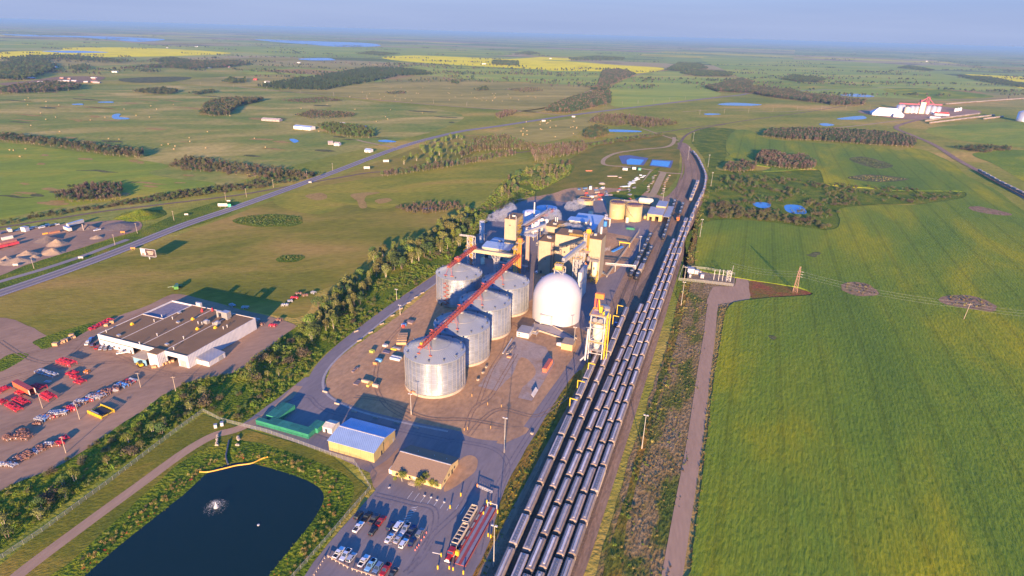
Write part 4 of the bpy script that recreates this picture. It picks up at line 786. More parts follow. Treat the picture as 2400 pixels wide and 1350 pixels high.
# hay bales left on the fields
BALE = MB().tube((-0.75, 0, 0.85), (0.75, 0, 0.85), 0.85, 0.85, 10).mesh('hay_bale', mat('straw', (0.42, 0.29, 0.13), 0.95, var=0.2, obj_var=0.12))
def bale(px, py, g, lab):
    p = at(px, py); o = link('hay_bale', BALE); o.location = (p.x, p.y, 0.25); o.rotation_euler = (0, 0, rnd(0, 3.1)); tag(o, lab, 'hay bale', g)
for _ in range(75):
    x, y = rnd(20, 1180), rnd(225, 400)
    if y > 405 - 0.09 * x - (x - 600) * 0.12 * (x > 600): continue
    bale(x, y, 'bales on the green pasture left of the highway', 'round tan hay bale lying on the green pasture left of the highway')
for _ in range(26): bale(rnd(1200, 1375), rnd(284, 322), 'bales on the tan stubble right of the highway', 'round pale hay bale on the tan stubble right of the highway')
for _ in range(50): bale(rnd(820, 1300), rnd(205, 238), 'bales on the wide tan hay field', 'round hay bale on the wide tan field beyond the dirt road')
# ================================================================ TRAINS
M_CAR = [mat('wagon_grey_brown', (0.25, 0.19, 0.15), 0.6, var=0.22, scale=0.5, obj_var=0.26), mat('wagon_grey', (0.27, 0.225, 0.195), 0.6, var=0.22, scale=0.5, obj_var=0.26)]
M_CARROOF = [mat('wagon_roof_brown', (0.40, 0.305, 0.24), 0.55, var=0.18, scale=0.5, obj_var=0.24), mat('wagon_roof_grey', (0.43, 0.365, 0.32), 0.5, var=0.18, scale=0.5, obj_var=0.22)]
M_HATCH = mat('hatch_pale', (0.52, 0.48, 0.45), 0.45, var=0.14, scale=.5, obj_var=0.3); M_WALK = mat('roof_walkway_dark', (0.17, 0.17, 0.18), 0.6)
M_RUN = mat('running_gear', (0.07, 0.06, 0.055), 0.8); M_ENDP = mat('end_platform_pale', (0.20, 0.18, 0.16), 0.6, obj_var=0.2)
def hopper_meshes(k):
    body = MB(); p = [(-1.42, 1.15), (-1.58, 2.0), (-1.58, 3.3), (-1.38, 3.95), (-0.95, 4.25), (0.95, 4.25), (1.38, 3.95), (1.58, 3.3), (1.58, 2.0), (1.42, 1.15)]
    if k: p = [(-1.5, 1.15), (-1.58, 1.4), (-1.58, 3.95), (-1.48, 4.2), (1.48, 4.2), (1.58, 3.95), (1.58, 1.4), (1.5, 1.15)]
    body.extr(p, -7.7, 7.7, 'y')
    if k:
        for y in [-7.2 + 1.2 * i for i in range(13)]: body.box(-1.64, y - .06, 1.3, -1.57, y + .06, 3.9); body.box(1.57, y - .06, 1.3, 1.64, y + .06, 3.9)
    for y in (-3.9, 0, 3.9): body.add([(-1.2, y - 1.8, 1.16), (1.2, y - 1.8, 1.16), (1.2, y + 1.8, 1.16), (-1.2, y + 1.8, 1.16), (-.4, y - .4, .45), (.4, y - .4, .45), (.4, y + .4, .45), (-.4, y + .4, .45)], [(4, 5, 6, 7), (0, 1, 5, 4), (1, 2, 6, 5), (2, 3, 7, 6), (3, 0, 4, 7)])
    roof = MB()
    if k: roof.box(-1.42, -7.6, 4.2, 1.42, 7.6, 4.28)
    else: roof.box(-0.93, -7.6, 4.25, 0.93, 7.6, 4.31)
    hatch = MB()
    if k:
        hatch.box(-.75, -7.3, 4.29, -.45, 7.3, 4.37); hatch.box(.45, -7.3, 4.29, .75, 7.3, 4.37)
        for i in range(9): hatch.box(-.32, -6.8 + 1.55 * i, 4.29, .32, -5.7 + 1.55 * i, 4.45)
    else:
        for i in range(7): hatch.box(-.36, -6.5 + 1.86 * i, 4.32, .36, -6.5 + 1.86 * i + 1.8, 4.52)
    walk = MB()
    for x in (-1.0, 0.8): walk.box(x, -7.6, 4.34, x + .2, 7.6, 4.4)
    end = MB()
    end.box(-1.5, 7.72, 1.15, 1.5, 8.55, 1.3)
    for x in (-1.4, 1.4): end.box(x - .05, 8.4, 1.3, x + .05, 8.5, 3.6); end.box(x - .05, 7.71, 3.5, x + .05, 8.4, 3.6)
    end.box(-1.35, 8.4, 2.3, 1.35, 8.48, 2.4); end.box(-.2, 8.55, .85, .2, 8.85, 1.1)
    bog = MB(); bog.box(-1.05, -1.3, .45, -.85, 1.3, .85); bog.box(.85, -1.3, .45, 1.05, 1.3, .85); bog.box(-.9, -.3, .5, .9, .3, 1.0)
    for y in (-.9, .9): bog.tube((-.78, y, .55), (-.68, y, .55), .45, n=10); bog.tube((.68, y, .55), (.78, y, .55), .45, n=10)
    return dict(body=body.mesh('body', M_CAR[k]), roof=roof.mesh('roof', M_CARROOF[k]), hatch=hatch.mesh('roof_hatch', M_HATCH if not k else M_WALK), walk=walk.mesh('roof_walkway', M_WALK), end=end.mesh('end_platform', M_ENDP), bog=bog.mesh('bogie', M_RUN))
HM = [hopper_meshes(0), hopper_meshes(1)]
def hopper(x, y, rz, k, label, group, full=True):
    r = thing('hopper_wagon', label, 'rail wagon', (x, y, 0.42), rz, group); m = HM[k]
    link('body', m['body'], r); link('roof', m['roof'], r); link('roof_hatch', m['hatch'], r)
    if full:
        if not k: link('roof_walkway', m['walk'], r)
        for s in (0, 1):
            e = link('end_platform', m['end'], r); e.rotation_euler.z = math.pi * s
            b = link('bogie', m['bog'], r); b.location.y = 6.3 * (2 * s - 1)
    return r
def along(path, s):
    for i in range(len(path) - 1):
        a, b = Vector(path[i]), Vector(path[i + 1]); L = (b - a).length
        if s <= L or i == len(path) - 2:
            d = (b - a) / L; p = a + d * s; return p, math.atan2(-d.x, d.y)
        s -= L
def length(path): return sum((Vector(path[i + 1]) - Vector(path[i])).length for i in range(len(path) - 1))
O1 = 'last|second|third|fourth|fifth|sixth|seventh|eighth|ninth|tenth|eleventh|twelfth|thirteenth|fourteenth|fifteenth|sixteenth|seventeenth|eighteenth|nineteenth'.split('|')
def nth(n):
    if n < 20: return O1[n - 1]
    t = ('twent', 'thirt', 'fort', 'fift', 'sixt')[n // 10 - 2]; return t + 'ieth' if n % 10 == 0 else t + 'y-' + ('first' if n % 10 == 1 else O1[n % 10 - 1])
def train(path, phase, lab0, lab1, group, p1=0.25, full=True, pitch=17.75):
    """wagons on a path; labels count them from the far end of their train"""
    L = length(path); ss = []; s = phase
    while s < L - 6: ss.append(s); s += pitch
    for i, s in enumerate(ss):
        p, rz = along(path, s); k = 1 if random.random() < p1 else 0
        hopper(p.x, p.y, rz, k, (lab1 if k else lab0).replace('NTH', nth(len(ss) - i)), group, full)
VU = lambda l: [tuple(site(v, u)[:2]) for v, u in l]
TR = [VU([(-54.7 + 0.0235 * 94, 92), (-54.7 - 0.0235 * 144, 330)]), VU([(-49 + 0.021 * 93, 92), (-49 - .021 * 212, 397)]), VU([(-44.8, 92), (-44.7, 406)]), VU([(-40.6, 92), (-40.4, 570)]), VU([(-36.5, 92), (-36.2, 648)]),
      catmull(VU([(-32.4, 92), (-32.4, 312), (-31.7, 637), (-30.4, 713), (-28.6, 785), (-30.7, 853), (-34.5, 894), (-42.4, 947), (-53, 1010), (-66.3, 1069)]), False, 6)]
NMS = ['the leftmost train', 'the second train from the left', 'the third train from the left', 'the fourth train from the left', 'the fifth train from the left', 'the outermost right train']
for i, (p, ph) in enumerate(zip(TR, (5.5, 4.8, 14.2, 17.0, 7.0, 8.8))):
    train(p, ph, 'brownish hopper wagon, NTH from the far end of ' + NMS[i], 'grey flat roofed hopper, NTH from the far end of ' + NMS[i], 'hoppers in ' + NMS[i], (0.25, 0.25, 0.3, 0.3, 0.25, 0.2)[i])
def rails(paths, z=0.42, slp=True):
    for p in paths:
        r = thing('railway_track', 'steel railway track on brown ballast beside the plant', 'railway track', (0, 0, 0), 0, 'sidings through the plant')
        w = [Vector(q) for q in p]
        for s in (-0.72, 0.72):
            o = []
            for i in range(len(w)):
                d = (w[min(i + 1, len(w) - 1)] - w[max(i - 1, 0)]).normalized(); o.append((w[i].x - d.y * s, w[i].y + d.x * s))
            mb = MB()
            for a, b in zip(o[:-1], o[1:]): mb.bar((*a, z - 0.07), (*b, z - 0.07), 0.16, 0.16)
            part('rail', mb, M_RAIL, r)
        if slp:
            mb = MB(); L = length(p); s = 0.4
            while s < L:
                c, rz = along(p, s); d = Vector((math.cos(rz), math.sin(rz))) * 1.25; mb.bar((c.x - d.x, c.y - d.y, z - 0.2), (c.x + d.x, c.y + d.y, z - 0.2), 0.28, 0.2); s += 0.9
            part('sleepers', mb, M_SLP, r, kind='stuff')
M_RAIL = mat('rail_steel', (0.13, 0.085, 0.07), 0.5, var=0.2); M_SLP = mat('sleeper_wood', (0.10, 0.075, 0.06), 0.9)
SID = [catmull(VU([(-58, 330), (-60.5, 400), (-62.2, 457), (-62.9, 565), (-60, 640)]), False, 5), catmull(VU([(-53.5, 400), (-55.5, 440), (-56.7, 490), (-56.4, 545), (-54, 610), (-52.5, 680)]), False, 5),
       catmull(VU([(-44.7, 408), (-47.5, 480), (-50.4, 565), (-53, 640), (-56.5, 722), (-62, 800), (-66, 900), (-76, 1010), (-90, 1100)]), False, 5), catmull(VU([(-40.4, 572), (-44.4, 639), (-45.6, 706), (-46, 790), (-50, 880), (-62, 980), (-80, 1080)]), False, 5),
       catmull(VU([(-36.2, 650), (-38, 690), (-39.5, 734), (-39.5, 829), (-45, 910), (-57, 990), (-73, 1070)]), False, 5), TR[5],
       catmull(VU([(-56, 722), (-56, 800), (-60, 880), (-70, 980), (-86, 1090)]), False, 5)]
rails(SID)
rails([t for t in TR[:5]], slp=False)
# tank wagons
M_TANKB = mat('tank_black', (0.035, 0.035, 0.04), 0.35, var=0.1); M_TANKW = mat('wagon_white', (0.55, 0.52, 0.5), 0.5)
def tank_meshes():
    t = MB()
    prof = [(0.3, -7.3), (1.05, -7.1), (1.5, -6.5), (1.55, -6), (1.55, 6), (1.5, 6.5), (1.05, 7.1), (0.3, 7.3)]
    b = MB().lathe(prof, 16); t.add([(x, z, 2.65 + y) for x, y, z in b.v], b.f)
    dome = MB().tube((0, 0, 4.1), (0, 0, 4.7), .55, n=12); dome.box(-1.1, -1.0, 4.25, 1.1, 1.0, 4.33)
    for x in (-1.1, 1.1): dome.box(x - .04, -1.0, 4.33, x + .04, 1.0, 5.0)
    fr = MB().box(-1.3, -7.9, .95, 1.3, -6.2, 1.2).box(-1.3, 6.2, .95, 1.3, 7.9, 1.2).box(-.3, -7, .9, .3, 7, 1.15)
    return t.mesh('tank', M_TANKB, True), dome.mesh('dome', mat('dome_skylit_grey', (0.3, 0.34, 0.4), 0.5)), fr.mesh('frame', M_RUN)  # pale domes, with the blue skylight on them put into the colour
TM = tank_meshes()
def tanker(p, rz, lab, g):
    r = thing('tank_wagon', lab, 'rail wagon', (p.x, p.y, 0.42), rz, g); link('tank', TM[0], r); link('dome', TM[1], r); link('frame', TM[2], r)
    for s in (-1, 1): b = link('bogie', HM[0]['bog'], r); b.location.y = 5.6 * s
for path, n, lab, g in [(VU([(-62, 452), (-62.9, 575)]), (0, 9, 1, 2, 3, 4, 5), 'black tank wagon in the string along the pipe bridge', 'tank wagons along the pipe bridge'), (VU([(-56.9, 448), (-56.5, 540)]), (0, 9, 1, 2, 3), 'black tank wagon in the short string next to the main lines', 'tank wagons next to the main lines'),
                        (VU([(-50.2, 560), (-53, 640), (-56.5, 730)]), (0, 1, 2, 3, 4, 5, 6, 7, 8), 'black tank wagon in the string passing the loading shed', 'tank wagons passing the loading shed'), (VU([(-44.7, 655), (-46, 720)]), (0, 1, 2), 'black tank wagon behind the orange locomotive', 'tank wagons behind the locomotive')]:
    s = 8.5; first = True
    for k in n:
        p, rz = along(path, s)
        if k == 9: hopper(p.x, p.y, rz, 1, 'pale grey hopper standing between black tank wagons', 'hoppers among the tank wagons')
        else: tanker(p, rz, lab, g)
        s += 17.5
for i, s in enumerate((736, 754, 772, 790, 808, 826)): p = site(-39.5, s); hopper(p.x, p.y, -ANG, 1, 'grey hopper in the short string left of the outermost train bend', 'hoppers by the bend')
# orange locomotive
p = site(-44.4, 641); lo = thing('locomotive', 'orange switching locomotive at the front of the tank wagons', 'locomotive', (p.x, p.y, .42), -ANG)
MO = mat('loco_orange', (0.60, 0.17, 0.03), 0.5)
part('hood', MB().extr([(-.85, 1.4), (-.85, 3.5), (-.6, 3.8), (.6, 3.8), (.85, 3.5), (.85, 1.4)], -2.5, 7.2, 'y').extr([(-.85, 1.4), (-.85, 2.6), (.85, 2.6), (.85, 1.4)], -7.2, -5.2, 'y'), MO, lo)
part('cab', MB().box(-1.45, -5.2, 1.4, 1.45, -2.5, 4.2).box(-1.5, -5.3, 4.2, 1.5, -2.4, 4.35), MO, lo); part('cab_window', MB().box(-1.1, -5.23, 3.2, 1.1, -5.18, 3.9).box(-1.48, -4.8, 3.2, -1.44, -3.0, 3.9).box(1.44, -4.8, 3.2, 1.48, -3.0, 3.9), glassmat('loco_glass', (.03, .04, .05)), lo)
part('underframe', MB().box(-1.5, -8, 1.1, 1.5, 8, 1.4), M_RUN, lo); part('fan', MB().tube((0, 5, 3.8), (0, 5, 3.95), .7).tube((0, 3, 3.8), (0, 3, 3.95), .7), M_RUN, lo)
for s in (-5, 5): b = link('bogie', HM[0]['bog'], lo); b.location.y = s
# trains far to the right
for pl, lab, g in [([(2292, 403), (2340, 430), (2400, 460), (2470, 497)], 'blue shaded hopper on the line curving along the right field', 'hoppers beside the right hand field'), ([(2168, 286), (2220, 278), (2300, 268)], 'pale hopper on the siding in front of the far elevator', 'hoppers in front of the far elevator'),
                   ([(2178, 291), (2240, 283), (2330, 272)], 'grey hopper on the second siding before the far elevator', 'hoppers on the second elevator siding'), ([(2216, 246), (2280, 241), (2420, 231)], 'pale hopper in the long train behind the far elevator', 'hoppers behind the far elevator'), ([(2305, 281), (2355, 275)], 'white hopper near the far silver silo', 'hoppers near the far silo')]:
    train([tuple(q) for q in W(pl)], 9, lab, lab, g, 0.6, False)
# ================================================================ PLANT BUILDINGS
BEIGE = siding('beige_siding', (0.36, 0.29, 0.19), 1.2, 0.06); TAN = siding('tan_siding', (0.40, 0.30, 0.13), 1.0, 0.05); WHITEW = siding('white_siding', (0.52, 0.50, 0.50), 1.0, 0.05)
ROOFB = mat('brown_roof', (0.24, 0.135, 0.055), 0.8, var=0.1, scale=0.1, bump=0.2); ROOFG = siding('grey_metal_roof', (0.34, 0.33, 0.33), 1.0, 0.05, 0.2, 0.45); ROOFBL = siding('blue_and_shaded_roof', (0.27, 0.36, 0.50), 1.2, 0.05, 0.1, 0.4)  # ROOFBL also paints the sky's blue onto grey roofs standing in shade
SHING = mat('shingle_roof', (0.25, 0.165, 0.105), 0.9, var=0.08, scale=2, bump=0.4, bscale=4); MAROON = mat('maroon_roof', (0.16, 0.075, 0.08), 0.7)
STEEL = mat('galvanised_steel', (0.42, 0.40, 0.38), 0.45, 0.5, var=0.1); PAINTW = mat('white_steel', (0.48, 0.45, 0.42), 0.5); YEL = mat('safety_yellow', (0.68, 0.43, 0.03), 0.5); ORG = mat('leg_orange', (0.66, 0.20, 0.04), 0.5); RED = mat('conveyor_red', (0.42, 0.085, 0.05), 0.55, var=0.15, scale=0.5)
DARK = mat('dark_opening', (0.03, 0.03, 0.035), 0.8); CREAM = mat('cream_tank', (0.66, 0.56, 0.40), 0.5); TANKY = siding('tank_tan', (0.42, 0.33, 0.155), 2.4, 0.02); TRIM = mat('pale_trim', (0.62, 0.55, 0.47), 0.6); GREYW = siding('grey_wall', (0.30, 0.29, 0.28), 1.2, 0.05)
CONCR = mat('pale_concrete', (0.38, 0.31, 0.235), 0.9); WINDOW = glassmat('window_glass', (0.03, 0.04, 0.06)); DOORG = mat('grey_door', (0.30, 0.30, 0.29), 0.6); BLUEM = mat('blue_tarp', (0.05, 0.22, 0.55), 0.5)
def B(name, label, v, u, cat='building', z=0.15, group=None): 
    p = site(v, u); return thing(name, label, cat, (p.x, p.y, z), -ANG, group)
def shell(w, d, h, openings=(), t=0.3):
    """four walls; openings in the front wall: (x0, x1, head height)"""
    mb = MB(); x = 0.0
    for a, b, hh in sorted(openings):
        mb.box(x, 0, 0, a, t, h); mb.box(a, 0, hh, b, t, h); x = b
    mb.box(x, 0, 0, w, t, h); mb.box(0, t, 0, t, d - t, h); mb.box(w - t, t, 0, w, d - t, h); mb.box(0, d - t, 0, w, d, h); return mb
def block(root, x0, y0, w, d, h, wm, rm, slope=0.0, parapet=True, z0=0):
    mb = MB().add([(x0, y0, z0), (x0 + w, y0, z0), (x0 + w, y0 + d, z0), (x0, y0 + d, z0), (x0, y0, h), (x0 + w, y0, h), (x0 + w, y0 + d, h + slope), (x0, y0 + d, h + slope)], [(4, 5, 6, 7), (0, 1, 5, 4), (1, 2, 6, 5), (2, 3, 7, 6), (3, 0, 4, 7)])
    part('wall', mb, wm, root)
    e = 0.12
    r = MB().add([(x0 - e, y0 - e, h + .02), (x0 + w + e, y0 - e, h + .02), (x0 + w + e, y0 + d + e, h + slope + .02), (x0 - e, y0 + d + e, h + slope + .02), (x0 - e, y0 - e, h + .3), (x0 + w + e, y0 - e, h + .3), (x0 + w + e, y0 + d + e, h + slope + .3), (x0 - e, y0 + d + e, h + slope + .3)], [(3, 2, 1, 0), (4, 5, 6, 7), (0, 1, 5, 4), (1, 2, 6, 5), (2, 3, 7, 6), (3, 0, 4, 7)])
    return part('roof', r, rm, root)
def gable(root, w, d, h, ridge, wm, rm, over=0.5):
    """ridge along x; walls with gable ends, two roof slopes"""
    mb = MB().add([(0, 0, 0), (w, 0, 0), (w, d, 0), (0, d, 0), (0, 0, h), (w, 0, h), (w, d, h), (0, d, h), (0, d / 2, ridge - .05), (w, d / 2, ridge - .05)], [(0, 1, 5, 4), (2, 3, 7, 6), (1, 2, 6, 9, 5), (3, 0, 4, 8, 7)])
    part('wall', mb, wm, root)
    sl = (ridge - h) / (d / 2)
    for s in (0, 1):
        y0 = -over if s == 0 else d + over; z0 = h - sl * over
        r = MB().add([(-over, y0, z0), (w + over, y0, z0), (w + over, d / 2, ridge), (-over, d / 2, ridge), (-over, y0, z0 + .2), (w + over, y0, z0 + .2), (w + over, d / 2, ridge + .2), (-over, d / 2, ridge + .2)], [(3, 2, 1, 0), (4, 5, 6, 7), (0, 1, 5, 4), (1, 2, 6, 5), (3, 0, 4, 7)])
        part('roof', r, rm, root)
    part('ridge_cap', MB().bar((-over, d / 2, ridge + .22), (w + over, d / 2, ridge + .22), .5, .1), TRIM, root)
def railing(mb, x0, y0, x1, y1, z, h=1.1, t=0.09):
    for a, b in (((x0, y0), (x1, y0)), ((x1, y0), (x1, y1)), ((x1, y1), (x0, y1)), ((x0, y1), (x0, y0))):
        for zz in (z + h, z + h * .5): mb.bar((*a, zz), (*b, zz), t)
        L = math.dist(a, b); n = max(1, int(L / 1.6))
        for i in range(n): f = i / n; mb.bar((a[0] + (b[0] - a[0]) * f, a[1] + (b[1] - a[1]) * f, z), (a[0] + (b[0] - a[0]) * f, a[1] + (b[1] - a[1]) * f, z + h), t)
    return mb
def platform(root, x, y, z, w, d, m=None):
    part('platform', MB().box(x, y, z - .15, x + w, y + d, z), STEEL, root); part('railing', railing(MB(), x, y, x + w, y + d, z), m or YEL, root)

# ---- white workshop (left)
r = B('workshop', 'long white workshop with a flat brown roof and red yard in front', -335.9, 216.2)
w, d, h = 68.6, 53.2, 7.6
part('wall', shell(w, d, h, [(26.8, 33.5, 4.6), (53.2, 61.2, 5.0)]), WHITEW, r)
part('roof', MB().box(.3, .3, h - .5, w - .3, 30.5, h - .15).box(17.5, 30.5, h - .5, w - .3, d - .3, h - .15), ROOFB, r)
part('roof', MB().box(.3, 30.5, h - 1.1, 17.5, d - .3, h - .8), mat('lower_roof_grey', (0.22, 0.185, 0.20), 0.8), r, label='lower grey corner of the roof')
part('roof_edge', MB().box(-.1, -.1, h, w + .1, .35, h + .15).box(-.1, d - .35, h, w + .1, d + .1, h + .15).box(-.1, .35, h, .35, d - .35, h + .15).box(w - .35, .35, h, w + .1, d - .35, h + .15), TRIM, r)
part('roof_edge', MB().box(.35, 30.2, h - .14, 17.9, 30.7, h + .1).box(17.3, 30.7, h - .14, 17.8, d - .35, h + .1), TRIM, r)
for x in (17.6, 34.3, 51.5): part('roof_seam', MB().box(x - .18, .4, h - .15, x + .18, 30.0 if x < 18 else d - .4, h - .02), TRIM, r)
part('stripe', MB().box(1, -.05, 4.3, 27, -.01, 4.75), mat('red_stripe', (0.5, 0.06, 0.05), 0.6), r)
for x in (3, 7, 11, 15, 20): 
    f = part('window', MB().box(x, -.06, 1.2, x + 1.6, -.01, 2.3), WINDOW, r); part('frame', MB().box(x - .1, -.1, 1.1, x + 1.7, -.065, 1.2).box(x - .1, -.1, 2.3, x + 1.7, -.065, 2.4), TRIM, f)
part('door', MB().box(24.3, -.08, 0, 25.4, -.01, 2.2), DARK, r); part('garage_door', MB().box(62.6, -.08, 0, 66.8, -.01, 4.2), DOORG, r)
part('bay_shade_panel', MB().box(26.8, 8, 0, 33.5, 8.2, 4.6).box(53.2, 9, 0, 61.2, 9.2, 5), mat('bay_shade', (.06, .05, .045), .9), r)  # near-black sheets stand in for the shade inside the bays
part('tower_wall', MB().box(45.5, -5.5, 0, 52.5, -.02, 8.0), WHITEW, r); part('tower_roof', MB().box(45.4, -5.6, 8.0, 52.6, -.02, 8.25), ROOFB, r)
part('canopy_roof', MB().add([(35.0, -7.5, 3.9), (45.3, -7.5, 3.9), (45.3, -.05, 4.6), (35.0, -.05, 4.6), (35.0, -7.5, 4.1), (45.3, -7.5, 4.1), (45.3, -.05, 4.8), (35.0, -.05, 4.8)], [(3, 2, 1, 0), (4, 5, 6, 7), (0, 1, 5, 4), (1, 2, 6, 5), (3, 0, 4, 7)]), mat('canopy_tan', (0.36, 0.29, 0.20), 0.8), r)
part('canopy_wall', MB().box(35.3, -7.0, 0, 35.5, -.1, 3.8).box(35.5, -7.0, 0, 45.0, -6.8, 3.6), mat('canopy_blue', (0.16, 0.30, 0.40), 0.7), r)
part('annex_wall', MB().box(w + .02, 5.5, 0, w + 8.8, 17.5, 3.0), WHITEW, r); part('annex_roof', MB().add([(w + .02, 5.3, 4.2), (w + 9.1, 5.3, 3.1), (w + 9.1, 17.7, 3.1), (w + .02, 17.7, 4.2), (w + .02, 5.3, 4.4), (w + 9.1, 5.3, 3.3), (w + 9.1, 17.7, 3.3), (w + .02, 17.7, 4.4)], [(3, 2, 1, 0), (4, 5, 6, 7), (0, 1, 5, 4), (1, 2, 6, 5), (2, 3, 7, 6)]), ROOFG, r)
part('annex_door', MB().box(w + 8.85, 12.5, 0, w + 8.9, 15.5, 2.6), DOORG, r)
WS = r
def roofpx(px, py): 
    p = at(px, py, 7.4); q = site(-335.9, 216.2); dx, dy = p.x - q.x, p.y - q.y; return dx * UY - dy * UX, dx * UX + dy * UY
for px, py, kind in ((310, 762, 'y'), (463, 773, 'y'), (452, 750, 'y'), (418, 757, 'd'), (405, 749, 'v'), (474, 731, 'r'), (498, 729, 'r'), (485, 758, 'c'), (510, 761, 'c'), (392, 809, 'd'), (279, 788, 'd'), (421, 735, 'd'), (465, 760, 'v'), (474, 761, 'v'), (524, 772, 'v'), (533, 768, 'v'), (380, 744, 'v'), (362, 755, 'v'), (369, 788, 'v'), (431, 795, 'v'), (408, 820, 'v'), (328, 808, 'v'), (250, 780, 'v'), (500, 763, 'v'), (505, 770, 'y')):
    x, y = roofpx(px, py)
    if kind == 'v': part('roof_vent', MB().tube((x, y, h - .15), (x, y, h + 1.3), .22, n=8).tube((x, y, h + 1.3), (x, y, h + 1.6), .42, n=8), PAINTW, r)
    elif kind == 'y': part('roof_fan', MB().cbox(x, y, h - .15, 1.5, 1.5, .9).tube((x, y, h + .75), (x, y, h + 1.4), .6, n=10), YEL, r)
    elif kind == 'r': part('roof_fan', MB().tube((x, y, h - .15), (x, y, h + 1.0), .7, n=12).tube((x, y, h + 1.0), (x, y, h + 2.0), .3, n=8), mat('fan_red', (.6, .04, .05), .5), r)
    elif kind == 'c': part('cooling_unit', MB().cbox(x, y, h - .15, 3.0, 2.6, 1.8).tube((x, y, h + 1.65), (x, y, h + 2.1), 1.0, n=12), STEEL, r)
    else: part('roof_hatch', MB().cbox(x, y, h - .15, 2.0, 1.5, .9), STEEL, r)
x, y = roofpx(532, 748); part('dust_collector', MB().cbox(x, y, h + 1.0, 4.5, 3.5, 4.0).cbox(x, y, h - .15, 3.5, 2.5, 1.15).tube((x - 2, y, h + 3.8), (x - 7, y, h + 3.8), .7, n=10).tube((x - 7, y, h + 4.3), (x - 7, y, h - .15), .7, n=10), STEEL, r)
x, y = roofpx(470, 716); part('dust_collector', MB().cbox(x, y - 1, h - .1, 3.5, 1.6, 2.2).tube((x - 2, y - 1, h - .15), (x - 2, y - 1, h + 2.2), .4, n=8), PAINTW, r)
p = at(520, 803); t = thing('tarp_shelter', 'blue covered lean-to against the right wall of the white workshop', 'shelter', (p.x, p.y, .1), -ANG)
part('cover', MB().add([(-6, -7, 3.2), (1.5, -7, 2.2), (1.5, 7, 2.2), (-6, 7, 3.2), (-6, -7, 3.4), (1.5, -7, 2.4), (1.5, 7, 2.4), (-6, 7, 3.4)], [(3, 2, 1, 0), (4, 5, 6, 7), (0, 1, 5, 4), (1, 2, 6, 5), (2, 3, 7, 6)]), BLUEM, t)
for a in (-6.5, -1, 5): part('post', MB().bar((1.3, a, 0), (1.3, a, 2.2), .2), YEL, t)

# ---- warehouse and office (front)
r = B('warehouse', 'tan metal warehouse with a low blue grey roof beside the green containers', -152.4, 185.2)
gable(r, 23.8, 18.2, 5.4, 7.0, TAN, ROOFBL, .35)
for x in (5.5, 11, 17): part('wall_seam', MB().box(x - .05, -.06, 0, x + .05, -.01, 5.2), mat('seam_brown', (.3, .2, .09), .7), r)
part('door', MB().box(23.81, 5.6, 0, 23.88, 6.7, 2.2), DARK, r); part('overhead_door', MB().box(23.81, 8.5, 0, 23.9, 12.8, 4.2), mat('door_tan', (.46, .30, .13), .6), r); part('door', MB().box(23.81, 16.0, 0, 23.88, 16.9, 2.2), DOORG, r)
part('downpipe', MB().bar((23.9, 8.0, 0), (23.9, 8.0, 5.4), .15), DARK, r)
r = B('office', 'low tan office with a brown gabled roof and small front windows', -117.2, 181.0)
gable(r, 23.6, 17.2, 3.3, 6.2, siding('office_siding', (0.56, 0.42, 0.19), .4, .03), SHING, .55)
for x in (2.2, 4.6, 8.2, 12.5, 15.5, 18.2, 21.5):
    f = part('window', MB().box(x, -.07, 1.1, x + 1.0, -.01, 2.2), WINDOW, r); part('frame', MB().box(x - .1, -.1, 1.0, x + 1.1, -.075, 1.1).box(x - .1, -.1, 2.2, x + 1.1, -.075, 2.3), mat('brown_trim', (.2, .12, .07), .6), f)
part('door', MB().box(10.2, -.08, .5, 11.6, -.01, 2.6), mat('office_door', (.55, .5, .42), .5), r); part('door', MB().box(23.61, 10, 0, 23.68, 11.2, 2.2), DARK, r)
for x in (3, 7, 12.5): part('window', MB().box(23.61, x, 1.1, 23.68, x + 1.1, 2.2), WINDOW, r)
part('steps', MB().box(9.4, -2.2, 0, 12.4, -.15, .45).box(9.4, -2.7, 0, 12.4, -2.2, .25), CONCR, r); part('railing', railing(MB(), 9.4, -2.7, 12.4, -.2, .4), mat('rail_brown', (.35, .26, .16), .6), r)
part('porch', MB().box(-1.8, .5, 0, -.05, 3, 2.3), TRIM, r); part('air_unit', MB().box(-2.5, 8, 0, -.4, 10.2, 2.2), STEEL, r); part('air_unit', MB().box(-1.8, 13, 0, -.4, 14.2, 1.8), PAINTW, r)
for x in (6, 14, 20): part('roof_vent', MB().tube((x, 13, 4.2), (x, 13, 5.4), .15, n=8), PAINTW, r)

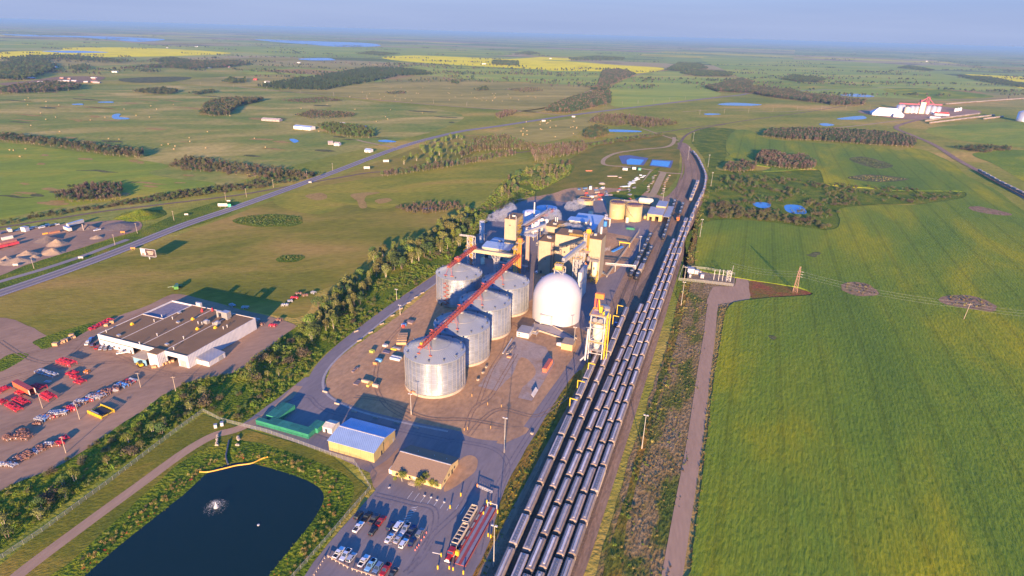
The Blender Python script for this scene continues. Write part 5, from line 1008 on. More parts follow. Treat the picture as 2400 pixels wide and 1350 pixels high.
# ---- silos
M_SILO = None
def silo_mat():
    m = bpy.data.materials.new('corrugated_silo'); t, b, N, L = _nodes(m)
    tc = N('ShaderNodeTexCoord'); sp = N('ShaderNodeSeparateXYZ'); L(tc.outputs['Object'], sp.inputs[0])
    ang = _math(t, 'ARCTAN2', sp.outputs[1], sp.outputs[0])
    # sheets: each ring/sector takes its own tone of zinc
    fx = _math(t, 'FLOOR', _math(t, 'MULTIPLY', ang, 36 / 6.2832 * 1.0)); fz = _math(t, 'FLOOR', _math(t, 'MULTIPLY', sp.outputs[2], 1 / 1.12))
    cb = N('ShaderNodeCombineXYZ'); L(fx, cb.inputs[0]); L(fz, cb.inputs[1])
    wn = N('ShaderNodeTexWhiteNoise'); wn.noise_dimensions = '2D'; L(cb.outputs[0], wn.inputs['Vector'])
    mr = N('ShaderNodeMapRange'); mr.inputs[3].default_value = 0.84; mr.inputs[4].default_value = 1.1; L(wn.outputs[0], mr.inputs[0])
    lap = _math(t, 'SUBTRACT', 1.0, _math(t, 'MULTIPLY', _math(t, 'LESS_THAN', _math(t, 'FRACT', _math(t, 'MULTIPLY', sp.outputs[2], 1 / 1.12)), 0.14), 0.3))   # darker seam line along the sheet laps
    vm = N('ShaderNodeVectorMath'); vm.operation = 'SCALE'; vm.inputs[0].default_value = (0.35, 0.37, 0.39); L(_math(t, 'MULTIPLY', mr.outputs[0], lap), vm.inputs['Scale']); L(vm.outputs[0], b.inputs['Base Color'])
    b.inputs['Metallic'].default_value = 0.5; b.inputs['Roughness'].default_value = 0.33
    co = _math(t, 'SINE', _math(t, 'MULTIPLY', sp.outputs[2], 6.2832 / 0.28))
    bp = N('ShaderNodeBump'); bp.inputs['Strength'].default_value = 1.0; bp.inputs['Distance'].default_value = 0.026; L(co, bp.inputs['Height']); L(bp.outputs[0], b.inputs['Normal'])
    return m
M_SILO = silo_mat(); M_SROOF = mat('silo_roof_zinc', (0.29, 0.31, 0.33), 0.45, 0.3, var=0.05, scale=0.2)
def silo_proto():
    R_, H_ = 16.2, 20.3
    base = MB().lathe([(R_ + .55, 0), (R_ + .55, 1.5), (R_ + .05, 1.55)], 64)
    wall = MB().lathe([(R_, 1.5), (R_, H_)], 72)
    roof = MB().lathe([(R_ + .35, H_ - .1), (R_ + .35, H_ + .15), (8.2, H_ + 3.75), (1.6, H_ + 6.6), (1.5, H_ + 6.65)], 72)
    rib = MB()
    for i in range(36):
        a = 2 * math.pi * i / 36; c, s = math.cos(a), math.sin(a)
        rib.bar((c * (R_ + .08), s * (R_ + .08), 1.5), (c * (R_ + .08), s * (R_ + .08), H_), .13)
    rr = MB()
    for i in range(72):
        a = 2 * math.pi * i / 72; c, s = math.cos(a), math.sin(a)
        rr.bar((c * (R_ + .2), s * (R_ + .2), H_ + .26), (c * 1.7, s * 1.7, H_ + 6.66), .12)
    ring = MB()
    for q, z in ((8.3, H_ + 3.85),):
        for i in range(48):
            a, b2 = 2 * math.pi * i / 48, 2 * math.pi * (i + 1) / 48; ring.bar((q * math.cos(a), q * math.sin(a), z), (q * math.cos(b2), q * math.sin(b2), z), .18)
    cap = MB().tube((0, 0, H_ + 6.6), (0, 0, H_ + 7.4), 1.3, n=16)
    vent = []
    for i in range(12):
        a = 2 * math.pi * (i + .5) / 12; c, s = math.cos(a), math.sin(a); vent.append((c * (R_ - 1.2), s * (R_ - 1.2)))
    return base, wall, roof, rib, rr, ring, cap, vent, H_
sb = silo_proto()
SM = [sb[0].mesh('foundation', CONCR), sb[1].mesh('wall', M_SILO, True), sb[2].mesh('roof', M_SROOF), sb[3].mesh('stiffeners', STEEL), sb[4].mesh('roof_ribs', M_SROOF), sb[5].mesh('roof_ring', STEEL), sb[6].mesh('roof_cap', STEEL)]
VM = MB().cbox(0, 0, 0, .7, .7, .9).cbox(0, 0, .9, .9, .9, .15).mesh('roof_vent', mat('vent_dark', (.10, .11, .13), .6)); DM = MB().box(-1.1, -.2, 0, 1.1, .2, 2.2).box(-1.1, -1.6, 0, -.9, -.2, 2.0).mesh('door', mat('rusty_door', (.32, .16, .08), .7))
LADM = MB(); 
for x in (-.25, .25): LADM.bar((x, 0, 1.5), (x, 0, 20.5), .07)
for k in range(40): LADM.bar((-.25, 0, 1.7 + .47 * k), (.25, 0, 1.7 + .47 * k), .05)
LADM = LADM.mesh('ladder', STEEL)
SILOS = [(-134.2, 256.2, 'big galvanised grain silo nearest the warehouse, first under the red conveyor'), (-134.2, 291, 'big galvanised grain silo second from the front under the red conveyor'), (-134.0, 326.8, 'big galvanised grain silo third from the front under the red conveyor'), (-134.1, 363, 'big galvanised grain silo fourth from the front, beside the white dome'), (-170, 364.6, 'big galvanised grain silo standing alone beside the left plant road')]
for v, u, lab in SILOS:
    r = B('grain_silo', lab, v, u, 'silo', group='galvanised grain silos')
    for nm, me in zip(('foundation', 'wall', 'roof', 'stiffeners', 'roof_ribs', 'roof_ring', 'roof_cap'), SM):
        o = link(nm, me, r)
        if nm in ('stiffeners', 'roof_ribs'): o['kind'] = 'stuff'
    for x, y in sb[7]: o = link('roof_vent', VM, r); o.location = (x, y, sb[8] + .8)
    o = link('door', DM, r); o.location = (-5, -15.65, 0); o.rotation_euler.z = -.3
    o = link('ladder', LADM, r); o.location = (-10, -13.1, 0); o.rotation_euler.z = -.65
# red conveyors
def conveyor(root, L, m, w=1.6, h=1.9, house=True):
    part('girder', MB().truss((0, 0, 0), (0, L, 0), w, h, int(L / 3), .16), m, root); part('trough', MB().box(-.5, 0, .5, .5, L, 1.2), mat('trough_red', (.34, .07, .045), .6), root); part('walkway', MB().box(w / 2 + .1, 0, .05, w / 2 + .9, L, .15), m, root)
    rl = MB()
    for x in (w / 2 + .95,):
        rl.bar((x, 0, 1.15), (x, L, 1.15), .09); rl.bar((x, 0, .65), (x, L, .65), .09)
        for k in range(int(L / 2) + 1): rl.bar((x, 2 * k, .1), (x, 2 * k, 1.15), .08)
    part('railing', rl, m, root)
r = B('red_conveyor', 'long red overhead conveyor running across four silo roofs', -134.3, 241.5, 'conveyor', 29.3)
conveyor(r, 148, RED)
for u in (256.2, 291, 326.8, 363): part('drive_head', MB().box(-2.0, u - 241.5 - 1.6, -.3, -1.0, u - 241.5 + 1.6, 1.6).tube((-1.5, u - 241.5, 1.4), (-1.5, u - 241.5, 3.0), .12, n=6).bar((-2.6, u - 241.5, 2.6), (-.6, u - 241.5, 2.6), .3).tube((-.9, u - 241.5, 0), (-.9, u - 241.5, -1.9), .35, n=8), mat('head_red', (.50, .10, .06), .55), r)
part('motor', MB().cbox(0, .6, 1.3, 1.2, 1.2, .9), YEL, r); part('end_guard', MB().box(-1.2, -1.5, -.3, 1.2, 0, .4), RED, r)
for u in (247, 280, 316, 352):
    y = u - 241.5; part('trestle', MB().bar((-1, y, 0), (-3.4, y - 2.2, -6.2), .14).bar((1, y, 0), (3.4, y - 2.2, -6.2), .14).bar((-1, y, 0), (-2.4, y + 2.2, -5.4), .14).bar((1, y, 0), (2.4, y + 2.2, -5.4), .14).bar((-2.2, y - 1.1, -3.1), (2.2, y - 1.1, -3.1), .1).bar((-1, y, 0), (2.2, y - 1.1, -3.1), .1), RED, r)
    part('foot_plate', MB().cbox(-3.4, y - 2.2, -6.3, 1.6, .9, .2).cbox(3.4, y - 2.2, -6.3, 1.6, .9, .2), mat('foot_orange', (.55, .15, .06), .6), r)
r = B('red_conveyor', 'short red overhead conveyor feeding the lone left silo', -171.5, 350, 'conveyor', 28.6)
conveyor(r, 46, RED); part('drive_head', MB().box(-1.8, 14, -.3, 1.8, 17.6, 2.4).tube((0, 16, 2), (0, 16, 3.4), .15, n=6), mat('head_red', (.5, .1, .06), .5), r)
part('trestle', MB().bar((-1, 3, 0), (-2.4, 1, -6), .15).bar((1, 3, 0), (2.4, 1, -6), .15).bar((-1, 4, 0), (2.4, 1, -6), .1), RED, r); part('foot_plate', MB().cbox(-2.4, 1, -6.2, 2.6, 1, .2).cbox(2.4, 1, -6.2, 2.6, 1, .2), mat('foot_orange', (.55, .15, .06), .6), r)
r = B('silo_staircase', 'red caged staircase climbing the front of the lone left silo', -172.0, 347.6, 'staircase', .15)
st = MB()
for k in range(12): z = 1.6 * k; st.box(-2.0 if k % 2 else 0.2, -1.0, z, 0 if k % 2 else 2.2, .2, z + .12); st.bar((-1.8 if k % 2 else 2, -.6, z), (1.0 if k % 2 else -1.0, -.6, z + 1.6), .14)
part('stairs', st, RED, r); part('frame', MB().truss((0, -.5, 0), (0, -.5, 21), 2.2, 1.2, 8, .1), STEEL, r)
# grain legs and the beige bridge between them
r = B('bucket_elevator', 'tall orange bucket elevator leg at the far end of the red conveyor', -135, 393, 'grain elevator leg')
part('leg_casing', MB().box(-.9, 0, 0, .1, 1.2, 39).box(.3, 0, 0, 1.3, 1.2, 39), ORG, r); part('head', MB().box(-1.4, -.4, 39, 1.8, 1.8, 41.5).tube((.2, -.5, 40.5), (.2, 1.9, 40.5), 1.2, n=12), ORG, r); part('support_tower', MB().truss((-3.2, .6, 0), (-3.2, .6, 33), 2.6, 2.6, 12, .2), YEL, r); part('spout', MB().tube((-.4, 0, 38.5), (.6, -6, 31.5), .5, n=8), ORG, r)
platform(r, -2.4, -1.4, 38.2, 5, 4.2); platform(r, -5, -1.2, 33, 4.5, 4)
r = B('bucket_elevator', 'white lattice elevator tower with orange leg behind the lone left silo', -175, 395, 'grain elevator leg')
part('support_tower', MB().truss((0, 0, 0), (0, 0, 36), 4.6, 4.6, 9, .32), PAINTW, r); part('leg_casing', MB().box(-.9, 1.2, 0, .0, 2.4, 34).box(.3, 1.2, 0, 1.2, 2.4, 34), ORG, r); part('head', MB().box(-1.6, .8, 33.5, 1.8, 3, 36.5), ORG, r); part('jib', MB().truss((-9, 1.5, 36.4), (3, 1.5, 36.4), 1.2, .8, 6, .16), PAINTW, r)
platform(r, -3, -1, 29, 6, 6); platform(r, -5.2, -1, 25, 3, 5)
r = B('conveyor_bridge', 'beige roofed conveyor bridge between the two elevator towers', -172.4, 394.6, 'conveyor')
part('gallery', MB().box(0, 0, 25.2, 34.5, 2.6, 27.4), mat('gallery_tan', (.50, .38, .22), .6), r); part('roof', MB().box(-.1, -.2, 27.4, 34.6, 2.8, 27.6), mat('gallery_roof', (.46, .36, .22), .6), r)
part('roof_ribs', [MB().box(1.2 * k, -.25, 27.6, 1.2 * k + .15, 2.85, 27.7) for k in range(1)][0], TRIM, r)
mb = MB(); 
for k in range(28): mb.box(.6 + 1.2 * k, -.22, 27.6, .75 + 1.2 * k, 2.82, 27.72)
part('roof_seams', mb, mat('gallery_seam', (.36, .27, .16), .6), r, kind='stuff'); part('trestle', MB().truss((18, 1.4, 0), (18, 1.4, 25), 3.0, 3.0, 8, .22).bar((14, 1.4, 25), (17, 1.4, 20), .25).bar((22, 1.4, 25), (19, 1.4, 20), .25), PAINTW, r)

# ---- white dome with its dock
r = B('storage_dome', 'huge white dome shaped store beside the rail tracks', -96.6, 362.5, 'storage dome')
prof = [(16.3, 0), (16.3, 14.5)] + [(16.3 * math.cos(math.radians(a)), 14.5 + 17.1 * math.sin(math.radians(a))) for a in range(6, 90, 6)] + [(.6, 31.6)]
part('shell', MB().lathe(prof, 72), mat('dome_white', (0.44, 0.42, 0.435), 0.6, var=0.04, scale=.15), r, True)
fr = MB().box(-6.1, -17.2, 0, -5.4, -15.2, 8.0).box(1.2, -17.2, 0, 1.9, -15.2, 8.0).box(-6.1, -17.2, 7.4, 1.9, -15.2, 8.1)
part('door_frame', fr, mat('frame_grey', (.42, .41, .40), .7), r); part('door', MB().box(-5.4, -16.9, 1.6, 1.2, -15.5, 7.4), PAINTW, r)
platform(r, -3.2, -3.2, 35.0, 6.4, 6.2); part('platform_legs', MB().truss((0, 0, 30.8), (0, 0, 35), 6, 6, 1, .3), PAINTW, r); part('head_house', MB().box(-2.2, -1.6, 35.1, 2.4, 1.8, 37.5), mat('head_yellow', (.6, .45, .12), .6), r); platform(r, -2.6, -2, 37.7, 5, 4.2)
r = B('loading_dock', 'concrete dock and ramp in front of the white dome door', -103, 333, 'loading dock')
part('deck', MB().box(-3, 3.2, 0, 9.3, 11.8, 1.4).box(-3, -.5, 0, 1.6, 3.2, 1.4), mat('dock_concrete', (.33, .28, .25), .9), r); part('wall', MB().box(-3.3, -.8, 0, 1.9, -.5, 2.2).box(-3.3, -.5, 0, -3, 11.8, 2.2).box(1.6, -.5, 0, 1.9, 3.2, 2.2), CONCR, r)
part('ramp', MB().add([(9.3, 3.2, 0), (26, -2, 0), (28, 2.5, 0), (9.3, 11.8, 0), (9.3, 3.2, 1.4), (26, -2, .1), (28, 2.5, .1), (9.3, 11.8, 1.4)], [(4, 5, 6, 7), (0, 1, 5, 4), (2, 3, 7, 6)]), mat('ramp_concrete', (.36, .30, .27), .9), r)
part('wall', MB().bar((1.9, 3.0, 1.2), (26, -2.3, .5), .3, 1.1), CONCR, r); part('wall', MB().bar((9.3, 12, 1.4), (28, 2.8, .5), .3, 1.1), CONCR, r)
r = B('control_cabin', 'white cabin with ribbed roof left of the dome door', -111.6, 324.6); part('wall', MB().box(0, 0, 0, 8, 10, 3.4), WHITEW, r); part('roof', MB().box(-.2, -.2, 3.4, 8.2, 10.2, 3.6), ROOFG, r)
for k in range(7): part('roof_rib', MB().box(.4 + 1.15 * k, -.15, 3.6, .6 + 1.15 * k, 10.15, 3.75), ROOFG, r)
for x in (1.2,): part('window', MB().box(x, -.06, 2.0, x + 1, -.01, 2.8), WINDOW, r); part('window', MB().box(x, -.06, .5, x + 1, -.01, 1.2), WINDOW, r)
part('landing', MB().box(8.2, 5, 1.2, 12, 9, 1.35).bar((8.5, 5.2, 0), (8.5, 5.2, 1.2), .2).bar((11.8, 5.2, 0), (11.8, 5.2, 1.2), .2), STEEL, r); part('railing', railing(MB(), 8.3, 5, 12, 9, 1.35), STEEL, r)
r = B('fan_house', 'small tan box building with a round fan inlet beside the dock ramp', -80.8, 319.4); part('wall', MB().box(0, 0, 0, 7, 8.6, 4.0), siding('fan_tan', (.46, .33, .17), .8, .04), r); part('roof', MB().box(-.15, -.15, 4.0, 7.15, 8.75, 4.2), mat('fan_roof', (.34, .26, .18), .8), r)
part('fan_inlet', MB().tube((-3.5, 2.6, 1.6), (0, 3, 1.6), 1.0, 1.5, 14), TRIM, r)

# ---- process buildings
r = B('process_building', 'tallest beige process building with a brown roof right of the dome', -121.7, 440.2)
block(r, 0, 0, 36.8, 17, 33, BEIGE, ROOFB)
part('railing', railing(MB(), 11, .3, 24, 2.5, 33.3), YEL, r); part('stack', MB().tube((33, 15, 33), (33, 15, 39), .8, n=12), PAINTW, r); part('roof_unit', MB().cbox(30, 9, 33.3, 2, 2, 1.6), STEEL, r)
for z in (11, 22): part('wall_seam', MB().box(-.03, -.05, z, 36.83, -.01, z + .18), mat('seam_beige', (.42, .31, .19), .6), r)
for k in range(5): part('louvre', MB().box(3 + 1.5 * k, -.08, 3 + 5.2 * k, 4.2 + 1.5 * k, -.01, 4.3 + 5.2 * k), DARK, r)
r = B('process_annex', 'beige block with a half shaded front left of the tall process building', -133.6, 436.2)
block(r, 0, 0, 11.7, 17.5, 27, BEIGE, ROOFB); part('pipe', MB().tube((10.5, -.4, 0), (10.5, -.4, 27), .5, n=8), mat('pipe_brown', (.25, .15, .11), .6), r); part('roof_unit', MB().cbox(6, 9, 27.3, 3, 2, 1.2), STEEL, r)
part('door', MB().box(2, -.06, 0, 3.2, -.01, 2.3), DARK, r); part('louvre', MB().box(5, -.06, 12, 6, -.01, 13), DARK, r)
r = B('process_block', 'lower brown roofed block between the beige annex and rear block', -138, 454.2); block(r, 0, 0, 16, 12.6, 25, BEIGE, ROOFB)
r = B('rear_block', 'beige rear block with vent pipes left of the shade-blue roofed hall', -138, 467.2); block(r, 0, 0, 15.5, 20, 30, BEIGE, ROOFB)
for x in (4, 5.6): part('vent_pipe', MB().tube((x, 15, 30), (x, 15, 34.5), .45, n=10), PAINTW, r)
part('railing', railing(MB(), 10, .5, 15, 6, 30.3), YEL, r)
r = B('connecting_hall', 'brown roofed link hall behind the tall process building', -121.4, 457.6); block(r, 0, 0, 18, 46, 19, BEIGE, ROOFB)
r = B('shade_blue_roof_hall', 'large hall with a grey metal roof coloured shade blue behind the process building', -129, 504.4); block(r, 0, 0, 24.4, 40, 20, GREYW, ROOFBL, 2.5)  # light grey metal; its blue look in shade is put into the colour
part('stack', MB().tube((21, -.8, 0), (21, -.8, 27), .8, n=12), PAINTW, r); part('stack', MB().tube((25.5, -2.5, 0), (25.5, -2.5, 22), .9, n=12), PAINTW, r)
block(r, .2, -2.2, 17.5, 12, 27, GREYW, ROOFBL, z0=20.0); part('roof_unit', MB().cbox(9, 14, 23, 5, 3, 2), TRIM, r); part('eave', MB().box(.1, -2.6, 26.2, 17.8, -2.35, 27.2), TRIM, r); part('roof_vent', MB().tube((20, 6, 20.6), (20, 6, 21.8), .4, n=8), PAINTW, r)
r = B('beige_tower', 'slim tall beige tower building with a flat dark roof', -173.2, 463.2); block(r, 0, 0, 9.8, 20, 33, BEIGE, ROOFB)
part('vent_pipe', MB().tube((4, 1, 33), (4, 1, 37), .2, n=6), PAINTW, r); part('drain_pipe', MB().tube((9.9, .8, 0), (9.9, .8, 36), .25, n=6), PAINTW, r)
st = MB()
for k in range(12): z = 2.7 * k; st.box(10.2, 4 + (k % 2) * 5, z, 11.8, 9 + (k % 2) * 5, z + .12); st.bar((11, 5 if k % 2 else 13, z), (11, 13 if k % 2 else 5, z + 2.7), .2)
part('fire_stairs', st, YEL, r)
part('sign', MB().box(3.9, -.06, 27.5, 5.6, -.01, 28.1), DARK, r)
r = B('dryer_hall', 'low beige hall in shadow in front of the slim tower', -189, 451); block(r, 0, 0, 25.3, 11.9, 9.5, siding('hall_beige', (.42, .34, .24), 1.2, .05), ROOFBL, 1.5);  # the roof's blue is shade put into its colour
part('wall', MB().box(0.05, 11.95, 0, 15.4, 30, 9), siding('hall_beige', (.42, .34, .24)), r); part('roof', MB().box(-.1, 12.1, 9, 15.4, 30.1, 9.3), ROOFBL, r); part('door', MB().box(3, -.06, 0, 6, -.01, 3.5), DARK, r); part('door', MB().box(18, -.06, 0, 19.2, -.01, 2.2), DARK, r); part('roof_unit', MB().cbox(9, 20, 9.3, 2.4, 2, 1.3), STEEL, r)
r = B('white_stack_tank', 'slender white vertical tank at the left end of the plant', -204.2, 487.8, 'tank'); part('tank', MB().lathe([(2.4, 0), (2.4, 19.5), (2.2, 20)], 24), mat('white_tank', (.52, .51, .52), .45), r, True)
part('manhole', MB().tube((-.6, -2.3, 15), (-.6, -2.6, 15), .4, n=8).tube((-.6, -2.3, 8), (-.6, -2.6, 8), .4, n=8), DARK, r); part('pipe', MB().tube((2.7, -.5, 0), (2.7, -.5, 9), .3, n=8).tube((2.7, -.5, 9), (5, -.5, 9), .3, n=8), STEEL, r); part('railing', railing(MB(), -1.7, -1.7, 1.7, 1.7, 20), PAINTW, r)
r = B('fermenter_tank', 'large pale cylindrical tank half veiled by steam behind the tower', -175.6, 544, 'tank'); part('tank', MB().lathe([(9, 0), (9, 18), (5, 19.2), (.5, 19.8)], 48), mat('pale_tank', (.62, .59, .62), .5), r, True); part('railing', railing(MB(), -2, -8.8, 2, -5, 18.6), STEEL, r)
r = B('exhaust_stack', 'thin white exhaust stack in front of the pale cylindrical tank', -166, 522, 'chimney'); part('flue', MB().tube((0, 0, 0), (0, 0, 34), .75, .6, 14), PAINTW, r); part('base', MB().cbox(0, 0, 0, 2, 2, 3), STEEL, r)
r = B('round_water_tank', 'wide low white tank with a blue roof behind the steam', -177.6, 602.2, 'tank'); part('tank', MB().lathe([(11, 0), (11, 7.6)], 56), mat('white_tank', (.52, .51, .52), .45), r, True); part('roof', MB().lathe([(11.1, 7.55), (11.1, 7.7), (.6, 9.2)], 56), ROOFBL, r); part('ladder', MB().bar((.4, 0, 9.3), (1.8, -9, 8.2), .35, .2), DARK, r); part('roof_vent', MB().tube((0, 0, 9.1), (0, 0, 10.6), .4, n=8), PAINTW, r)
for v, u, lab in ((-106.6, 624.3, 'left of two tall tan storage tanks by the loading shed'), (-88.8, 622.3, 'right of two tall tan storage tanks by the loading shed')):
    r = B('storage_tank', lab, v, u, 'tank', group='tan storage tanks'); part('shell', MB().lathe([(8.5, 0), (8.5, 16.2)], 56), TANKY, r, True); part('roof', MB().lathe([(8.55, 16.1), (8.55, 16.3), (.5, 17.4)], 56), MAROON, r)
    rl = MB()
    for i in range(28):
        a, b2 = 2 * math.pi * i / 28, 2 * math.pi * (i + 1) / 28
        for zz in (16.8, 17.4): rl.bar((8.4 * math.cos(a), 8.4 * math.sin(a), zz), (8.4 * math.cos(b2), 8.4 * math.sin(b2), zz), .1)
        rl.bar((8.4 * math.cos(a), 8.4 * math.sin(a), 16.2), (8.4 * math.cos(a), 8.4 * math.sin(a), 17.4), .1)
    part('railing', rl, mat('rail_tan', (.5, .36, .08), .5), r); part('manhole', MB().cbox(-2, -8.5, 9, .8, .25, .5), TRIM, r)
    sp = MB()
    for k in range(22):
        a0, a1 = -2.6 + k * .075, -2.6 + (k + 1) * .075; sp.bar((9.1 * math.cos(a0), 9.1 * math.sin(a0), 16 - .72 * k), (9.1 * math.cos(a1), 9.1 * math.sin(a1), 16 - .72 * (k + 1)), .7, .18)
    if v > -100: part('spiral_stairs', sp, mat('stair_brown', (.2, .14, .09), .7), r)
r = B('pipe_rack', 'tangle of steel pipes and gangways between the tan tanks', -104, 634, 'pipe rack'); part('pipes', MB().truss((0, 0, 14), (16, 3, 14), 3, 2.5, 6, .25).tube((2, 2, 0), (2, 2, 17), .5, n=8).tube((10, 3, 0), (10, 3, 17), .5, n=8), mat('pipe_grey', (.35, .3, .3), .5), r); part('gangway', MB().box(6, -8, 15.8, 8, 0, 16), YEL, r)
r = B('low_tank', 'low tan tank with maroon roof left of the tall tan pair', -149.9, 661, 'tank'); part('shell', MB().lathe([(9.2, 0), (9.2, 6.2)], 48), TANKY, r, True); part('roof', MB().lathe([(9.25, 6.1), (9.25, 6.3), (.5, 7.2)], 48), MAROON, r); part('railing', railing(MB(), -7, -6, 7, 6, 6.4), YEL, r)
r = B('pipe_manifold', 'beige pipe manifold and small roofs behind the shade-blue roofed hall', -122, 585, 'pipe rack'); part('roof', MB().box(0, 0, 8, 16, 5, 8.4), TRIM, r); part('posts', MB().bar((.5, .5, 0), (.5, .5, 8), .4).bar((15.5, .5, 0), (15.5, .5, 8), .4).bar((8, .5, 0), (8, .5, 8), .4).bar((.5, 4.5, 0), (.5, 4.5, 8), .4).bar((15.5, 4.5, 0), (15.5, 4.5, 8), .4), TRIM, r); part('vessel', MB().tube((4, 2.5, 0), (4, 2.5, 6), 1.5, n=16).tube((11, 2.5, 0), (11, 2.5, 5), 1.8, n=16), BLUEM, r)
r = B('chemical_shed', 'small white cabinet at the foot of the left tan tank', -117, 612, 'shed'); part('wall', MB().box(0, 0, 0, 3, 2.5, 4.5), WHITEW, r); part('roof', MB().box(-.1, -.1, 4.5, 3.1, 2.6, 4.7), ROOFG, r)
p = at(1513, 481); t = thing('bullet_tank', 'fat cream horizontal tank on saddles behind the tan tanks', 'tank', (p.x, p.y, .1), -ANG)
b = MB().lathe([(.5, -8.5), (2.4, -8), (3.3, -6.8), (3.4, 6.8), (2.4, 8), (.5, 8.5)], 20); m2 = MB(); m2.add([(z, x, 5 + y) for x, y, z in b.v], [tuple(reversed(f)) for f in b.f]); part('tank', m2, CREAM, t, True); part('saddle', MB().box(-6, -2.4, 0, -5, 2.4, 3.2).box(5, -2.4, 0, 6, 2.4, 3.2), MAROON, t)
r = B('loading_shed', 'tan rail loading shed with a grey gabled roof and dark doors', -75.2, 627.2)
part('wall', shell(15.4, 24, 7.0, [(2.2, 5.0, 4.0), (8.2, 11.8, 5.2)]), TAN, r); part('roof', MB().add([(-.3, -.3, 7.0), (15.7, -.3, 7.0), (15.7, 24.3, 8.6), (-.3, 24.3, 8.6), (-.3, -.3, 7.3), (15.7, -.3, 7.3), (15.7, 24.3, 8.9), (-.3, 24.3, 8.9)], [(3, 2, 1, 0), (4, 5, 6, 7), (0, 1, 5, 4), (1, 2, 6, 5), (2, 3, 7, 6), (3, 0, 4, 7)]), ROOFG, r)
part('tower_wall', MB().box(5.5, 24.02, 0, 15.4, 48, 10.2), TAN, r); part('tower_roof', MB().box(5.2, 23.9, 10.2, 15.7, 48.3, 10.5), ROOFG, r)
part('canopy_roof', MB().box(15.75, 0, 5.8, 22.5, 46, 6.1), ROOFG, r); part('canopy_post', MB().box(21.8, .2, 0, 22.2, .6, 5.8).box(21.8, 22, 0, 22.2, 22.4, 5.8), TAN, r); part('side_room', MB().box(-4, 4, 0, -.05, 12, 3.2), TAN, r); part('shed_shade_panel', MB().box(.5, 12, 0, 14.9, 12.2, 6.8), DARK, r)  # near-black sheet stands in for the shade inside the shed

# ---- steelwork around the process building
r = B('bucket_elevator', 'tall orange leg in a white frame on the process building front', -95, 437.6, 'grain elevator leg'); part('leg_casing', MB().box(-.6, 0, 0, .1, 1.1, 38).box(.3, 0, 0, 1.0, 1.1, 38), ORG, r); part('head', MB().box(-1.5, -.6, 38, 2, 1.9, 41).tube((.2, -.7, 40.2), (.2, 2, 40.2), 1.3, n=12), mat('head_gold', (.66, .34, .03), .5), r); part('support_tower', MB().truss((-2.4, .6, 0), (-2.4, .6, 37), 1.8, 1.8, 14, .16), PAINTW, r); platform(r, -3.6, -1.4, 37.2, 6.6, 4)
r = B('dust_bin', 'cream vertical dust bin on yellow legs by the process building corner', -87, 432.5, 'bin'); part('bin', MB().lathe([(.4, 4), (2.1, 8), (2.1, 17.5), (1.5, 18.4)], 24), CREAM, r, True); part('frame', MB().truss((0, 0, 0), (0, 0, 8), 4.4, 4.4, 3, .25), YEL, r); platform(r, -3, -3, 18.5, 6, 6, STEEL); platform(r, -2.8, -2.8, 6, 5.6, 5.6)
part('door', MB().box(-.5, -2.3, 12, .5, -2.08, 14), DARK, r)
r = B('stair_tower', 'yellow and white open stair tower between dome and process building', -96, 424, 'stair tower'); part('frame', MB().truss((0, 0, 0), (0, 0, 30), 4.5, 4.5, 10, .28), PAINTW, r)
for z in (9, 15, 21, 27): platform(r, -3, -3, z, 6, 6)
part('motor_house', MB().box(-1.5, -1, 27.1, 2, 2, 29.5), ORG, r); part('cyclone', MB().lathe([(.3, 16), (1.4, 20), (1.4, 24), (.5, 24.6)], 16, 5.5, 0), mat('cyclone_dark', (.2, .17, .17), .6), r)
r = B('conveyor_gallery', 'grey inclined conveyor rising from the dome to the yellow tower', -98.6, 376.5, 'conveyor'); part('gallery', MB().bar((1, 0, 36.8), (6, 40, 37.4), 2.0, 1.8), ROOFG, r); part('girder', MB().truss((1, 0, 34.6), (6, 40, 35.2), 2.2, 1.2, 14, .18), PAINTW, r)
for k, y in enumerate((22, 30, 38)): part('leg', MB().truss((3.6 + k, y, 0), (3.6 + k, y, 34.5), 2.0, 2.0, 9, .18), PAINTW, r)
for y in (21, 29, 37): platform(r, .5 + y / 8, y - 2, 31 if y != 29 else 34, 5.5, 5)
part('casing', MB().box(8.0, 18, 0, 10.4, 36, 22), mat('casing_grey', (.45, .43, .41), .6), r)
r = B('transfer_tower', 'brown lattice transfer tower between the silo leg and annex', -143.6, 437, 'tower'); part('leg_casing', MB().box(-1.2, 0, 0, 1.6, 2.2, 30), mat('casing_brown', (.33, .22, .17), .7), r); part('landing', MB().box(-6, -2, 29.8, 7, 4, 30.1), STEEL, r); part('gallery', MB().bar((-5, 1, 30.5), (7, 24, 33), 2.2, 2), ROOFG, r); part('hangers', MB().bar((1, 3, 24), (1, 3, 30), .2).bar((3, 6, 24), (3, 6, 31), .2).bar((5, 10, 24), (5, 10, 31), .2).bar((6, 14, 22), (6, 14, 31.5), .2), mat('hanger_yellow', (.55, .42, .2), .5), r); part('railing', railing(MB(), -6, -2, 7, 4, 30.1), PAINTW, r)
